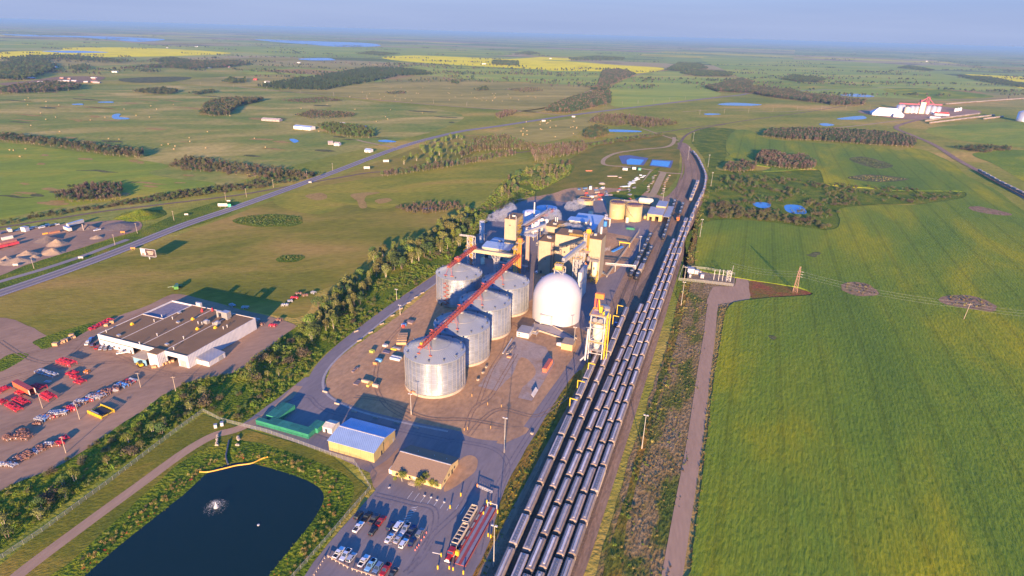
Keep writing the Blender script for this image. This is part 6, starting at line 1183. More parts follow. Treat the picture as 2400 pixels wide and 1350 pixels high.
r = B('conveyor_gallery', 'pale twin conveyor galleries climbing towards the steam behind the tower', -148, 470, 'conveyor'); part('gallery', MB().bar((-12, 0, 26), (0, 44, 32), 1.8, 1.8), ROOFG, r); part('gallery', MB().bar((-9, 0, 26), (3, 44, 32), 1.2, 1.4), mat('gallery_brown', (.32, .2, .16), .7), r); part('bent', MB().truss((-9, 8, 0), (-9, 8, 26), 2.5, 2.5, 7, .22).truss((-3, 32, 0), (-3, 32, 29), 2.5, 2.5, 7, .22), PAINTW, r); part('cyclone', MB().lathe([(.4, 20), (1.9, 24), (1.9, 31), (.6, 32)], 16, 2.2, 12).lathe([(.4, 20), (1.9, 24), (1.9, 31), (.6, 32)], 16, 6.2, 12), mat('cyclone_cream', (.56, .5, .42), .5), r, True); part('hood', MB().bar((1, 26, 30), (6, 34, 34), 2, 2), RED, r)
r = B('pipe_bridge', 'white pipe bridge crossing the road to the tank wagons', -84.5, 463, 'pipe bridge'); part('girder', MB().truss((0, 0, 5.5), (24, 4, 5.5), 1.2, 1.0, 10, .16), PAINTW, r); part('post', MB().box(22.6, 3.4, 0, 23, 3.8, 5.5), PAINTW, r); part('post', MB().box(23.6, 3.4, 0, 24, 3.8, 5.5), PAINTW, r); part('post', MB().box(8, 1, 0, 8.4, 1.4, 5.5), PAINTW, r); part('pipe', MB().tube((0, 0, 6.8), (24, 4, 6.8), .3, n=8), STEEL, r)
p = at(1466, 579); t = thing('loading_gantry', 'yellow crane beam and blue chute beside the rear yard road', 'gantry', (p.x, p.y, .1), -ANG); part('beam', MB().bar((-6, 0, 4), (4, 0, 4), .9), YEL, t); part('post', MB().bar((-5.6, 0, 0), (-5.6, 0, 3.6), .35).bar((3.6, 0, 0), (3.6, 0, 3.6), .35), YEL, t); part('chute', MB().bar((-8, -20, .8), (-2, -4, 1.4), 2.2, .9), BLUEM, t)
p = at(1478, 538); t = thing('green_skip', 'dark green open skip with pale contents behind the process building', 'skip', (p.x, p.y, .1), -ANG); part('bin', MB().box(-4, -1.4, 0, 4, -1.2, 1.8).box(-4, 1.2, 0, 4, 1.4, 1.8).box(-4, -1.2, 0, -3.8, 1.2, 1.8).box(3.8, -1.2, 0, 4, 1.2, 1.8).box(-4, -1.2, .02, 4, 1.2, .3), mat('skip_green', (.03, .18, .10), .5), t); part('lid', MB().box(-4.1, -1.5, 1.82, 3, 1.5, 1.95), mat('skip_lid', (.05, .22, .13), .5), t)

# ---- rail load-out tower
r = B('loadout_tower', 'yellow and white rail loading tower straddling the leftmost train', -61.8, 309.5, 'loading tower')
lg = MB()
for x in (0, 8):
    for y in (0, 8): lg.bar((x, y, 0), (x, y, 31), .5)
for z in (7, 15, 23, 31):
    for a, b2 in (((0, 0), (8, 0)), ((8, 0), (8, 8)), ((8, 8), (0, 8)), ((0, 8), (0, 0))): lg.bar((*a, z), (*b2, z), .35)
for z in (7, 15, 23):
    lg.bar((0, 0, z), (8, 0, z + 8), .2); lg.bar((8, 0, z), (8, 8, z + 8), .2); lg.bar((0, 8, z), (0, 0, z + 8), .2)
part('frame', lg, PAINTW, r); part('bin', MB().lathe([(.8, 12), (3.2, 16.5), (3.2, 25), (2.2, 26.5)], 24, 4, 4), CREAM, r, True); part('hopper', MB().lathe([(.5, 8), (1.8, 10.5), (1.8, 13.5), (1, 14)], 16, 4, 2.6), PAINTW, r, True)
for z in (9, 14, 26, 31): platform(r, -.8, -.8, z, 9.6, 9.6, YEL if z != 9 else STEEL)
ca = MB()
for k in range(16): z = 5 + 1.75 * k; ca.bar((9.2, -.6, z), (9.2, 2.4, z), .3); ca.bar((9.2, -.6 if k % 2 else 2.4, z), (9.2, 2.4 if k % 2 else -.6, z + 1.75), .28)
ca.bar((9.2, -.6, 0), (9.2, -.6, 33), .4); ca.bar((9.2, 2.4, 0), (9.2, 2.4, 33), .4); ca.bar((10.6, .9, 0), (10.6, .9, 33), .4)
part('stair_cage', ca, YEL, r); part('fan', MB().tube((2.5, -.9, 28.6), (2.5, -.3, 28.6), 1.4, n=16).tube((5.8, -.9, 28.6), (5.8, -.3, 28.6), 1.4, n=16), mat('fan_grey', (.2, .2, .21), .5), r)
part('leg_casing', MB().box(-.6, 9, 0, .4, 10.2, 38).box(1.2, 9, 0, 2.2, 10.2, 38), mat('leg_red', (.5, .1, .06), .5), r); part('head', MB().box(-.4, 8.4, 38, 4.6, 11, 41), ORG, r); part('spout', MB().tube((2, 9, 37), (4, 4, 31.5), .45, n=8), YEL, r); part('gear', MB().box(3.5, 5, 31.2, 5, 8, 34.5).box(6, 2, 31.2, 7, 3.5, 33), YEL, r)
part('duct', MB().tube((-1.6, 1, 4), (-1.6, 1, 12), .5, n=8).tube((-1.6, 1, 4), (-4, -3, 2), .5, n=8), PAINTW, r); part('chute', MB().tube((-1, 0, 22), (-1.4, -1, 2), .6, n=8), PAINTW, r)
r = B('round_bin', 'grey round steel bin behind the rail loading tower', -61.6, 341, 'bin'); part('shell', MB().lathe([(4.8, 0), (4.8, 22.5)], 36), GREYW, r, True); part('roof', MB().lathe([(4.9, 22.4), (4.9, 22.6), (.5, 23.6)], 36), mat('bin_roof', (.42, .34, .28), .6), r); part('hood', MB().bar((-5, 2, 2), (-5, -14, 14), 2.5, .4), GREYW, r)
for px, py in ((1352, 902), (1334, 945), (1377, 860), (1445, 720), (1435, 745)):
    p = at(px, py + 22); t = thing('fall_arrest_gantry', 'yellow inverted L post beside the leftmost train', 'gantry post', (p.x, p.y, .2), -ANG, 'yellow gantry posts'); part('post', MB().bar((0, 0, 0), (0, 0, 8.5), .4), YEL, t); part('arm', MB().bar((-.2, 0, 8.5), (3.8, 0, 8.3), .4), YEL, t)

# ---- green containers and small things of the front yard
CGRN = [mat('container_green', (.035, .22, .13), .5, obj_var=.15), mat('container_green_roof', (.025, .15, .11), .6, obj_var=.2)]
def container_mesh(L, mw, mr):
    a = MB().box(-L / 2, -1.22, 0, L / 2, 1.22, 2.55); rb = MB()
    n = int(L / .3)
    for k in range(n): x = -L / 2 + .15 + k * L / n; rb.box(x - .06, -1.27, .2, x + .06, -1.21, 2.4); rb.box(x - .06, 1.21, .2, x + .06, 1.27, 2.4)
    tp = MB().box(-L / 2 + .02, -1.2, 2.55, L / 2 - .02, 1.2, 2.62)
    dr = MB().box(L / 2 + .005, -1.15, .15, L / 2 + .06, -.02, 2.45).box(L / 2 + .005, .02, .15, L / 2 + .06, 1.15, 2.45)
    return a.mesh('body', mw), rb.mesh('ribs', mw), tp.mesh('roof', mr), dr.mesh('door', mw)
def container(v, u, L, along_u, ms, lab, g=None, z=.17):
    p = site(v, u); t = thing('shipping_container', lab, 'container', (p.x, p.y, z), -ANG + (math.pi / 2 if along_u else 0), g)
    for nm, me in zip(('body', 'ribs', 'roof', 'door'), ms):
        o = link(nm, me, t)
        if nm == 'ribs': o['kind'] = 'stuff'
CM = container_mesh(6.06, *CGRN)
for k in range(4): container(-187.4 + 6.1 * k, 189.6, 6.06, False, CM, 'green container, %s from the left in the row along the fence' % ('second', 'third', 'fourth', 'fifth')[k]); container(-187.4 + 6.1 * k, 192.1, 6.06, False, CM, 'green container roof, %s from the left behind the fence row' % ('first', 'second', 'third', 'fourth')[k])
container(-193.5, 189.6, 6.06, False, CM, 'green container at the far left end of the fence row')
for j, v in enumerate((-188.6, -191.1, -193.6)):
    for k in range(2): container(v, 196.7 + 6.1 * k, 6.06, True, CM, 'green container in the left wing, %s column, %s end' % (('inner', 'middle', 'outer')[j], ('near', 'far')[k]))
for j, v in enumerate((-166.0, -168.5)): container(v, 196.6, 6.06, True, CM, 'green container in the right wing, %s column' % ('right', 'left')[j])
CR_ = container_mesh(12.2, mat('container_red', (.52, .13, .07), .5), mat('container_red_roof', (.46, .10, .06), .5)); container(-81.9, 295, 12.2, True, CR_, 'orange red container on the concrete slab near the road')
r = B('garden_shed', 'small white shed between green containers and the tan warehouse', -163.4, 195.6, 'shed'); gable(r, 5.2, 6.0, 2.9, 3.6, WHITEW, mat('shed_roof', (.50, .45, .36), .6), .15); part('door', MB().box(1.4, -.06, 0, 2.6, -.01, 2.1), DARK, r)

# ---- smaller plant fittings
r = B('pipe_rack', 'low steel pipe rack on posts in the shaded yard left of the beige annex', -165, 432, 'pipe rack')
for k in range(4): part('post', MB().box(7 * k, 0, 0, 7 * k + .3, .3, 5).box(7 * k, 2.5, 0, 7 * k + .3, 2.8, 5), STEEL, r)
for k, y in enumerate((.3, 1.0, 1.7, 2.4)): part('pipe', MB().tube((-2, y, 5.3), (24, y, 5.3), .22, n=8), (STEEL, CREAM, ORG, STEEL)[k], r)
r = B('pipe_rack', 'tall pipe rack bridging from the annex to the rear block', -139.5, 450, 'pipe rack'); part('girder', MB().truss((0, 0, 18), (0, 30, 18), 2, 1.6, 10, .18), STEEL, r); part('pipe', MB().tube((-.5, 0, 20), (-.5, 30, 20), .3, n=8).tube((.5, 0, 20), (.5, 30, 20), .25, n=8), CREAM, r); part('post', MB().bar((0, 4, 0), (0, 4, 18), .4).bar((0, 26, 0), (0, 26, 18), .4), STEEL, r)
for v, u, rr, h, lab in ((-158, 437, 2.2, 7, 'short cream vessel in the shaded yard left of the orange leg'), (-152, 447, 1.6, 9, 'slim cream vessel behind the orange leg'), (-182, 437, 1.8, 5, 'low vessel before the dark hall door'), (-100, 470, 2.2, 6, 'cream vessel on the dirt right of the link hall'), (-96, 480, 1.5, 8, 'slim vessel on the dirt behind the process building'), (-93, 610, 1.6, 5, 'small vessel in front of the right tan tank'), (-132, 612, 2.6, 6, 'short tank between the low tank and the shade-blue roofed hall')):
    r = B('vessel', lab, v, u, 'tank'); part('shell', MB().lathe([(rr, 0), (rr, h), (rr * .4, h + .7)], 18), CREAM, r, True); part('pipe', MB().tube((rr + .3, 0, 0), (rr + .3, 0, h), .15, n=6), STEEL, r); part('railing', railing(MB(), -rr * .6, -rr * .6, rr * .6, rr * .6, h + .3, .9), YEL, r)
for v, u, z, w, d, h, m, lab in ((-112, 450, 33.3, 3, 2.5, 2, STEEL, 'grey roof unit on the left of the tall process roof'), (-100, 449, 33.3, 2, 2, 1.4, TRIM, 'pale roof unit in the middle of the tall process roof'), (-129, 447, 27.3, 2, 2, 1.3, TRIM, 'pale roof unit on the annex roof'), (-132, 474, 30.3, 3, 2, 1.4, STEEL, 'grey roof unit on the rear block roof'), (-112, 480, 19.3, 4, 3, 2, STEEL, 'grey roof unit on the link hall roof'), (-112, 494, 19.3, 2.5, 2.5, 3, TRIM, 'tall pale unit on the link hall roof'), (-168, 472, 33.3, 2.4, 2, 1.2, TRIM, 'roof unit on the slim tower')):
    r = B('roof_unit', lab, v, u, 'roof unit', z + .15); part('housing', MB().cbox(0, 0, 0, w, d, h), m, r); part('fan', MB().tube((0, 0, h), (0, 0, h + .25), min(w, d) * .35, n=12), DARK, r)
# ================================================================ VEHICLES
VG = glassmat('vehicle_glass', (.03, .045, .06)); TYRE = mat('tyre', (.02, .02, .02), .9); BEDD = mat('bed_liner', (.03, .03, .035), .8); LAMP = mat('lamp_lens', (.7, .68, .6), .2); TAILL = mat('tail_lamp', (.35, .02, .02), .3)
PAINT = {}
def paint(nm, c, metal=0.25): 
    if nm not in PAINT: PAINT[nm] = mat('paint_' + nm, c, .32, metal, .03, spec=.5)
    return PAINT[nm]
COLS = dict(white=(.74, .73, .72), black=(.02, .02, .024), charcoal=(.06, .065, .075), red=(.42, .025, .03), silver=(.45, .46, .48), navy=(.02, .035, .10), blue=(.08, .25, .52), skyblue=(.25, .50, .68), grey=(.22, .23, .25), slate=(.16, .24, .36), maroon=(.14, .03, .04))
def hull(prof, w, taper=0.0, y0=0):
    """side profile of (y, z) points, width w, top pinched by taper"""
    zs = [z for _, z in prof]; z0, z1 = min(zs), max(zs); n = len(prof); vs = []
    for s in (-1, 1):
        for y, z in prof: k = w / 2 - taper * (z - z0) / (z1 - z0); vs.append((s * k, y, z))
    return MB().add(vs, [tuple(range(n)), tuple(range(2 * n - 1, n - 1, -1))] + [(i, n + i, n + (i + 1) % n, (i + 1) % n) for i in range(n)])
_vm = {}
def vehicle_meshes(kind, cn, cover):
    k = (kind, cn, cover)
    if k in _vm: return _vm[k]
    pm = paint(cn, COLS[cn]); out = []
    if kind == 'pickup':
        out.append(('body', hull([(-2.9, .45), (-2.9, 1.02), (-.95, 1.05), (1.25, 1.08), (2.6, 1.02), (2.85, .85), (2.9, .45)], 1.96, .04), pm))
        out.append(('bed', MB().box(-.95, -2.85, 1.04, -.85, -1.0, 1.32).box(.85, -2.85, 1.04, .95, -1.0, 1.32).box(-.85, -2.85, 1.04, .85, -2.75, 1.32).box(-.85, -1.1, 1.04, .85, -1.0, 1.32), pm))
        out.append(('bed_floor', MB().box(-.86, -2.76, 1.03, .86, -1.09, 1.30 if cover else 1.08), BEDD)); cab = [(-1.0, 1.05), (-.8, 1.75), (.35, 1.8), (1.15, 1.08)]; roof = [(-.78, 1.76), (.33, 1.81), (.33, 1.86), (-.78, 1.81)]
        wy = (-1.75, 1.85)
    elif kind == 'sedan':
        out.append(('body', hull([(-2.35, .4), (-2.4, .85), (-1.7, .98), (1.0, .96), (2.1, .82), (2.35, .65), (2.35, .4)], 1.8, .05), pm)); cab = [(-1.75, .97), (-1.0, 1.38), (.15, 1.42), (1.05, .96)]; roof = [(-1.0, 1.39), (.15, 1.43), (.15, 1.47), (-1.0, 1.44)]; wy = (-1.4, 1.4)
    elif kind == 'van':
        out.append(('body', hull([(-2.6, .4), (-2.6, 1.15), (1.4, 1.1), (2.4, .9), (2.5, .4)], 1.98, .04), pm)); cab = [(-2.55, 1.14), (-2.4, 1.85), (.7, 1.9), (1.6, 1.09)]; roof = [(-2.4, 1.86), (.7, 1.91), (.65, 1.97), (-2.35, 1.92)]; wy = (-1.6, 1.6)
    else:
        out.append(('body', hull([(-2.35, .42), (-2.4, 1.05), (1.1, 1.05), (2.2, .95), (2.35, .42)], 1.9, .04), pm)); cab = [(-2.3, 1.04), (-2.05, 1.65), (.2, 1.72), (1.15, 1.04)]; roof = [(-2.05, 1.66), (.2, 1.73), (.2, 1.79), (-2.05, 1.72)]; wy = (-1.45, 1.45)
    w = {'pickup': 1.9, 'sedan': 1.74, 'van': 1.92, 'suv': 1.84}[kind]
    out.append(('window_glass', hull(cab, w, .16), VG))
    z0, z1 = roof[0][1], roof[2][1]; out.append(('roof', hull(roof, w - .26, .03), pm))
    pl = MB()
    for s in (-1, 1):
        for (a, b) in ((cab[0], cab[1]), (cab[2], cab[3])): 
            pl.bar((s * (w / 2 - .0), a[0], a[1]) if a is cab[0] else (s * (w / 2 - .15), a[0], a[1]), (s * (w / 2 - .15), b[0], b[1]) if b is cab[1] else (s * (w / 2), b[0], b[1]), .1)
        m = (cab[1][0] + cab[2][0]) / 2; pl.bar((s * w / 2, m, cab[0][1]), (s * (w / 2 - .14), m, cab[1][1]), .1)
    out.append(('pillars', pl, pm))
    fy = {'pickup': 2.9, 'sedan': 2.35, 'van': 2.5, 'suv': 2.35}[kind]; hz_ = .72
    for s in (-1, 1): out.append(('headlight', MB().box(s * .72 - .2, fy - .06, hz_ - .08, s * .72 + .2, fy + .02, hz_ + .1), LAMP)); out.append(('tail_light', MB().box(s * .82 - .1, -fy - .05, .75, s * .82 + .1, -fy + .05, .98), TAILL))
    wm = MB().tube((-.12, 0, 0), (.12, 0, 0), .38 if kind == 'pickup' else .34, n=12).mesh('wheel', TYRE)
    _vm[k] = ([(n, mb.mesh(n, m)) for n, mb, m in out], wm, wy, w, .38 if kind == 'pickup' else .34); return _vm[k]
def vehicle(kind, cn, p, rz, lab, cover=False, z=.17, group=None):
    ms, wm, wy, w, wr = vehicle_meshes(kind, cn, cover)
    t = thing({'pickup': 'pickup_truck', 'sedan': 'sedan_car', 'van': 'van', 'suv': 'suv'}[kind], lab, {'pickup': 'pickup truck', 'sedan': 'car', 'van': 'van', 'suv': 'car'}[kind], (p.x, p.y, z), rz, group)
    for n, me in ms:
        o = link(n, me, t)
        if n == 'pillars': o['kind'] = 'stuff'
    for y in wy:
        for s in (-1, 1): o = link('wheel', wm, t); o.location = (s * (w / 2 - .1), y, wr)
    return t
NU, NS = -ANG, -ANG + math.pi
LOT = [(615, 470, 'suv', 'black', NU, 'black car parked nearest the fence at the back of the lot'), (737, 492, 'pickup', 'black', NU, 'black pickup between the black car and charcoal pickup'), (842, 522, 'pickup', 'charcoal', NU, 'charcoal pickup left of the red one in the back row'), (937, 556, 'pickup', 'red', NU, 'red pickup with a dark bed cover in the back row', True),
 (615, 640, 'pickup', 'white', NU, 'white pickup with a black bed cover behind the black one', True), (828, 700, 'suv', 'black', NU, 'black wagon behind the red pickup beside the hatched lane'), (1075, 627, 'suv', 'navy', NU, 'dark blue car first right of the hatched lane'), (1190, 622, 'van', 'white', NU, 'white van standing in the middle of the back row'), (1290, 665, 'pickup', 'silver', NS, 'silver pickup right of the white van'), (1380, 690, 'pickup', 'navy', NU, 'navy pickup with an open black bed'), (1500, 725, 'suv', 'grey', NU, 'grey car at the right end of the back row'),
 (1060, 800, 'sedan', 'white', NU, 'white sedan at the left of the second row'), (1185, 810, 'sedan', 'silver', NU, 'silver sedan between two white cars'), (1262, 878, 'suv', 'white', NU, 'white hatchback behind the silver pickup'), (1388, 858, 'sedan', 'navy', NU, 'dark blue sedan with a shiny roof by the traffic cones'),
 (332, 1012, 'pickup', 'white', NU, 'white pickup leftmost of the row by the plug rail'), (428, 1045, 'pickup', 'white', NS, 'white pickup facing out, second by the plug rail'), (512, 1082, 'suv', 'silver', NU, 'silver car right of the outward facing white pickup'), (690, 1130, 'pickup', 'white', NU, 'white pickup with an open dark bed past the rail gap'), (788, 1192, 'pickup', 'skyblue', NS, 'light blue pickup facing the rail'), (890, 1232, 'suv', 'slate', NS, 'blue grey car between the light blue and red pickups'), (1000, 1255, 'pickup', 'red', NS, 'red pickup facing the camera in the front row'), (1115, 1298, 'sedan', 'black', NU, 'black car at the right end of the front row')]
for c in LOT:
    x, y, k, cn, rz, lab = c[:6]; vehicle(k, cn, at(740 + x / 6.137, 1130 + y / 6.137, .9), rz, lab, len(c) > 6)
for px, py, k, cn, lab in ((207, 806, 'pickup', 'white', 'white pickup leftmost of the row beside the workshop'), (215, 797, 'suv', 'blue', 'blue car at the workshop corner'), (219, 811, 'suv', 'maroon', 'dark red car second in the workshop row'), (228, 816, 'sedan', 'red', 'red car in the middle of the workshop row'), (238, 818, 'sedan', 'silver', 'silver car in the workshop row'), (250, 819, 'suv', 'grey', 'grey car at the right of the workshop row'), (262, 818, 'sedan', 'slate', 'blue grey car last in the workshop row')): vehicle(k, cn, at(px, py), NU + .6, lab)
vehicle('pickup', 'white', at(287, 829), -ANG - .75, 'lone white pickup in front of the white workshop')
vehicle('pickup', 'blue', at(1443, 762), NU, 'bright blue truck behind the rail loading tower'); vehicle('pickup', 'white', at(1270, 655), NU, 'white pickup in the shade beside the beige annex'); vehicle('suv', 'white', at(1258, 640), NU, 'white car in the shade of the plant yard'); vehicle('pickup', 'grey', at(1413, 643), .6, 'grey pickup on the dirt right of the process building')
# semi truck with two grain trailers on the weighbridge lane
def truck(p, rz, lab, cn):
    t = thing('semi_truck', lab, 'truck', (p.x, p.y, .18), rz); pm = paint(cn, COLS[cn])
    part('hood', hull([(1.2, .9), (1.2, 1.9), (3.2, 1.75), (3.5, 1.5), (3.5, .9)], 1.5, .1), pm, t); part('cab', hull([(-1.6, .9), (-1.6, 2.9), (.7, 2.9), (1.2, 1.95), (1.2, .9)], 2.4, .12), pm, t)
    part('windscreen', MB().add([(-1.0, .78, 2.75), (1.0, .78, 2.75), (1.1, 1.24, 2.0), (-1.1, 1.24, 2.0)], [(0, 3, 2, 1)]), VG, t); part('grille', MB().box(-.6, 3.5, .9, .6, 3.56, 1.5), LAMP, t); part('bumper', MB().box(-1.2, 3.4, .4, 1.2, 3.65, .8), LAMP, t)
    part('fuel_tank', MB().tube((-1.1, -.8, .8), (-1.1, .8, .8), .35).tube((1.1, -.8, .8), (1.1, .8, .8), .35), STEEL, t); part('chassis', MB().box(-.45, -4.2, .7, .45, 3.3, .95), BEDD, t); part('exhaust', MB().tube((-1.15, -1.8, 1), (-1.15, -1.8, 3.6), .1, n=6).tube((1.15, -1.8, 1), (1.15, -1.8, 3.6), .1, n=6), STEEL, t)
    wm = MB().tube((-.25, 0, 0), (.25, 0, 0), .52, n=14).mesh('wheel', TYRE)
    for y in (2.5, -2.4, -3.6):
        for s in (-1, 1): o = link('wheel', wm, t); o.location = (s, y, .52)
def grain_trailer(p, rz, L, lab, side, gr=None):
    t = thing('grain_trailer', lab, 'trailer', (p.x, p.y, .18), rz, gr); pm = mat('trailer_' + side, {'tan': (.58, .47, .32), 'red': (.45, .05, .07), 'white': (.7, .69, .67), 'orange': (.55, .10, .04)}[side], .5)
    h = L / 2; part('side_wall', MB().box(-1.27, -h, 1.2, -1.17, h, 2.9), pm, t); part('side_wall', MB().box(1.17, -h, 1.2, 1.27, h, 2.9), pm, t); part('end_wall', MB().box(-1.17, -h, 1.2, 1.17, -h + .1, 2.9), pm, t); part('end_wall', MB().box(-1.17, h - .1, 1.2, 1.17, h, 2.9), pm, t)
    part('load', MB().box(-1.16, -h + .11, 1.25, 1.16, h - .11, 2.0), mat('trailer_inside', (.10, .10, .11), .8), t); n = int(L / 1.8)
    for k in range(n + 1): part('roof_bow', MB().box(-1.17, -h + .15 + k * (L - .3) / n - .18, 2.7, 1.17, -h + .15 + k * (L - .3) / n + .18, 2.82), pm, t)
    part('hopper_chute', MB().add([(-1.1, -h + 1, 1.2), (1.1, -h + 1, 1.2), (1.1, h - 1, 1.2), (-1.1, h - 1, 1.2), (-.3, -1, .5), (.3, -1, .5), (.3, 1, .5), (-.3, 1, .5)], [(4, 5, 6, 7), (0, 1, 5, 4), (1, 2, 6, 5), (2, 3, 7, 6), (3, 0, 4, 7)]), pm, t)
    wm = MB().tube((-.25, 0, 0), (.25, 0, 0), .5, n=12).mesh('wheel', TYRE)
    for y in (-h + 1.0, -h + 2.2):
        for s in (-1, 1): o = link('wheel', wm, t); o.location = (s, y, .5)
    return t
truck(site(-74.4, 150.8), NS, 'red semi truck waiting on the lane beside the weighbridge', 'red')
grain_trailer(site(-74.9, 159.6), NS, 10.5, 'tan open grain trailer coupled right behind the red truck', 'tan'); grain_trailer(site(-75.6, 170.3), NS, 9.4, 'tan open grain trailer at the rear of the red truck', 'tan')
t = B('weighbridge', 'red steel weighbridge deck with grey wheel strips beside the truck', -69.9, 163.5, 'weighbridge'); RB = mat('weigh_red', (.30, .06, .06), .7)
part('deck', MB().box(-2.2, -15.5, 0, 2.2, 15.5, .3), RB, t); part('wheel_strip', MB().box(-1.7, -15.5, .3, -.6, 15.5, .34), mat('strip_grey', (.22, .21, .24), .6), t); part('wheel_strip', MB().box(.6, -15.5, .3, 1.7, 15.5, .34), mat('strip_grey', (.22, .21, .24), .6), t); part('kerb_beam', MB().box(-2.4, -15.5, 0, -2.2, 15.5, .55), RED, t); part('kerb_beam', MB().box(2.2, -15.5, 0, 2.4, 15.5, .55), RED, t)
t = B('weighbridge', 'narrow red weighing strip with grey plates under the grain trailers', -72.9, 165, 'weighbridge'); part('deck', MB().box(-.5, -14, 0, .5, 14, .25), RB, t)
for k in range(6): part('plate', MB().box(-.4, -13 + 4.6 * k, .25, .4, -10 + 4.6 * k, .3), DOORG, t)
for i, (px, py, lab) in enumerate(((1034, 1305, 'yellow barrier post with a white arm left of the red truck'), (1026, 1334, 'small yellow bollard left of the truck nose'), (1053, 1334, 'yellow bollard with red sign in front of the weighbridge'), (1062, 1337, 'right one of two signed bollards before the weighbridge'), (1086, 1346, 'yellow bollard at the right front weighbridge corner'), (1141, 1180, 'left yellow bollard beyond the weighbridge'), (1150, 1183, 'right yellow bollard beyond the weighbridge'), (1133, 1207, 'tall yellow post at the far left weighbridge end'), (1166, 1203, 'yellow post at the far right weighbridge end'), (1144, 1258, 'left yellow bollard by the grass bank'), (1150, 1261, 'right yellow bollard by the grass bank'), (1055, 1192, 'yellow footed pole at the corner of the car park'), (1080, 1163, 'orange and yellow post beside the gate barrier'), (1072, 1303, 'yellow cabinet beside the red truck door'))):
    p = at(px, py); t = thing('bollard', lab, 'bollard', (p.x, p.y, .17), -ANG); part('post', MB().tube((0, 0, 0), (0, 0, 1.5), .28, n=10), YEL, t); part('cap', MB().tube((0, 0, 1.5), (0, 0, 1.62), .3, n=10), mat('bollard_cap', (.5, .12, .1), .6) if i in (2, 3) else YEL, t)
    if i == 0: part('arm', MB().bar((0, 0, 1.1), (-3.4, -.4, 1.1), .22), PAINTW, t)
    if i == 13: part('cabinet', MB().cbox(0, 0, 0, 1.2, 1.0, 2.4), YEL, t)
t = B('barrier_gate', 'white swing gate across the lane beyond the weighbridge', -79.6, 187.6, 'gate'); part('arm', MB().truss((0, 0, .5), (7, -1.2, .5), .4, 1.0, 6, .1), PAINTW, t); part('post', MB().tube((-.3, 0, 0), (-.3, 0, 2), .3, n=8), ORG, t)
t = B('weigh_frame', 'white overhead sensor frame at the far weighbridge end', -71.5, 178.8, 'gantry'); part('post', MB().bar((0, 0, 0), (0, 0, 2.4), .3), PAINTW, t); part('post', MB().bar((4, 0, 0), (4, 0, 2.4), .3), PAINTW, t); part('beam', MB().bar((0, 0, 2.4), (4, 0, 2.4), .25), PAINTW, t)
CONE = MB().tube((0, 0, 0), (0, 0, .75), .25, .06, 8).mesh('traffic_cone', mat('cone_pink', (.75, .18, .14), .6))
for x, y in ((1592, 735), (1560, 800), (1520, 845), (1482, 915), (1455, 950), (1432, 985)):
    p = at(740 + x / 6.137, 1130 + y / 6.137); o = link('traffic_cone', CONE); o.location = (p.x, p.y, .17); tag(o, 'red and white cone in the line right of the parked cars', 'traffic cone', 'cones right of the parked cars')
# parking rail at the front of the lot
for a, b, lab in (((768, 1306), (818, 1334), 'brown plug-in rail left of the gap at the lot front'), ((824, 1336), (885, 1356), 'brown plug-in rail right of the gap at the lot front'), ((762, 1308), (735, 1352), 'brown fence rail running along the lot corner')):
    p, q = at(*a), at(*b); t = thing('parking_rail', lab, 'rail', (0, 0, 0)); d = q - p; part('rail', MB().bar((p.x, p.y, 1.0), (q.x, q.y, 1.0), .35), mat('rail_wood', (.36, .25, .18), .9), t)
    for k in range(6): c = p + d * ((k + .2) / 5.6); part('post', MB().bar((c.x, c.y, .1), (c.x, c.y, 1.1), .3), mat('rail_post', (.5, .4, .32), .9), t)
mb = MB()
for k in range(9): 
    v = -104 + 3.0 * k; a, b = site(v, 175.5), site(v, 170.8); mb.bar((a.x, a.y, .175), (b.x, b.y, .175), .14, .01)
for k in range(14):
    a, b = site(-99.8 - .0, 146 + 1.6 * k), site(-97.6, 147.6 + 1.6 * k); mb.bar((a.x, a.y, .175), (b.x, b.y, .175), .16, .01)
struct('parking_lines', mb, m_line)
for px, py in ((912, 1144), (995, 1163), (1010, 1167), (1024, 1173), (1041, 1178)):
    p = at(px, py); one('kerb_stone', MB().cbox(0, 0, 0, .8, .5, .4), PAINTW, 'white painted stone on the gravel before the tan office', 'stone', (p.x, p.y, .17), rnd(0, 3), 'white stones before the office')

# ---- light poles and utility poles
def lamp(px, py, h, lab, lean=0):
    p = at(px, py); t = thing('light_pole', lab, 'light pole', (p.x, p.y, .1), -ANG); part('pole', MB().tube((0, 0, 0), (0, 0, h), .2, .12, 8), mat('pole_white', (.36, .34, .31), .5), t); part('base', MB().tube((0, 0, 0), (0, 0, 2.2), .3, n=8), CONCR, t)
    part('lamp_head', MB().cbox(-.7, 0, h, .9, .6, .35).cbox(.7, 0, h, .9, .6, .35), PAINTW, t); part('bracket', MB().bar((-.9, 0, h - .1), (.9, 0, h - .1), .12), STEEL, t)
for px, py, h, lab in ((1157, 1328, 19, 'tall white light pole between the weighbridge and the trains'), (1504, 1052, 18.5, 'tall light pole in the weeds right of the trains, nearest'), (1596, 716, 18, 'tall light pole beside the substation corner'), (1604, 654, 10, 'short pole at the left end of the substation'), (1640, 557, 18, 'light pole at the left edge of the canola field'), (1497, 598, 17, 'light pole between the tank wagons and the rear yard'), (1553, 474, 16, 'light pole with lamp box behind the loading shed'), (1182, 1062, 19, 'dark light pole at the road junction right of the office'), (964, 972, 12, 'grey pole in front of the nearest silo'), (1345, 812, 13, 'thin pole by the road left of the loading tower'), (1659, 392, 18, 'light pole beside the outermost train bend'), (1666, 437, 18, 'light pole right of the far train bend'), (1612, 375, 20, 'light pole between the sidings near the lined ponds'), (1624, 332, 16, 'light pole where the sidings merge'), (930, 703, 8, 'white post at the outer edge of the plant road'), (938, 738, 7, 'white signal post at the inner edge of the plant road')): lamp(px, py, h, lab)
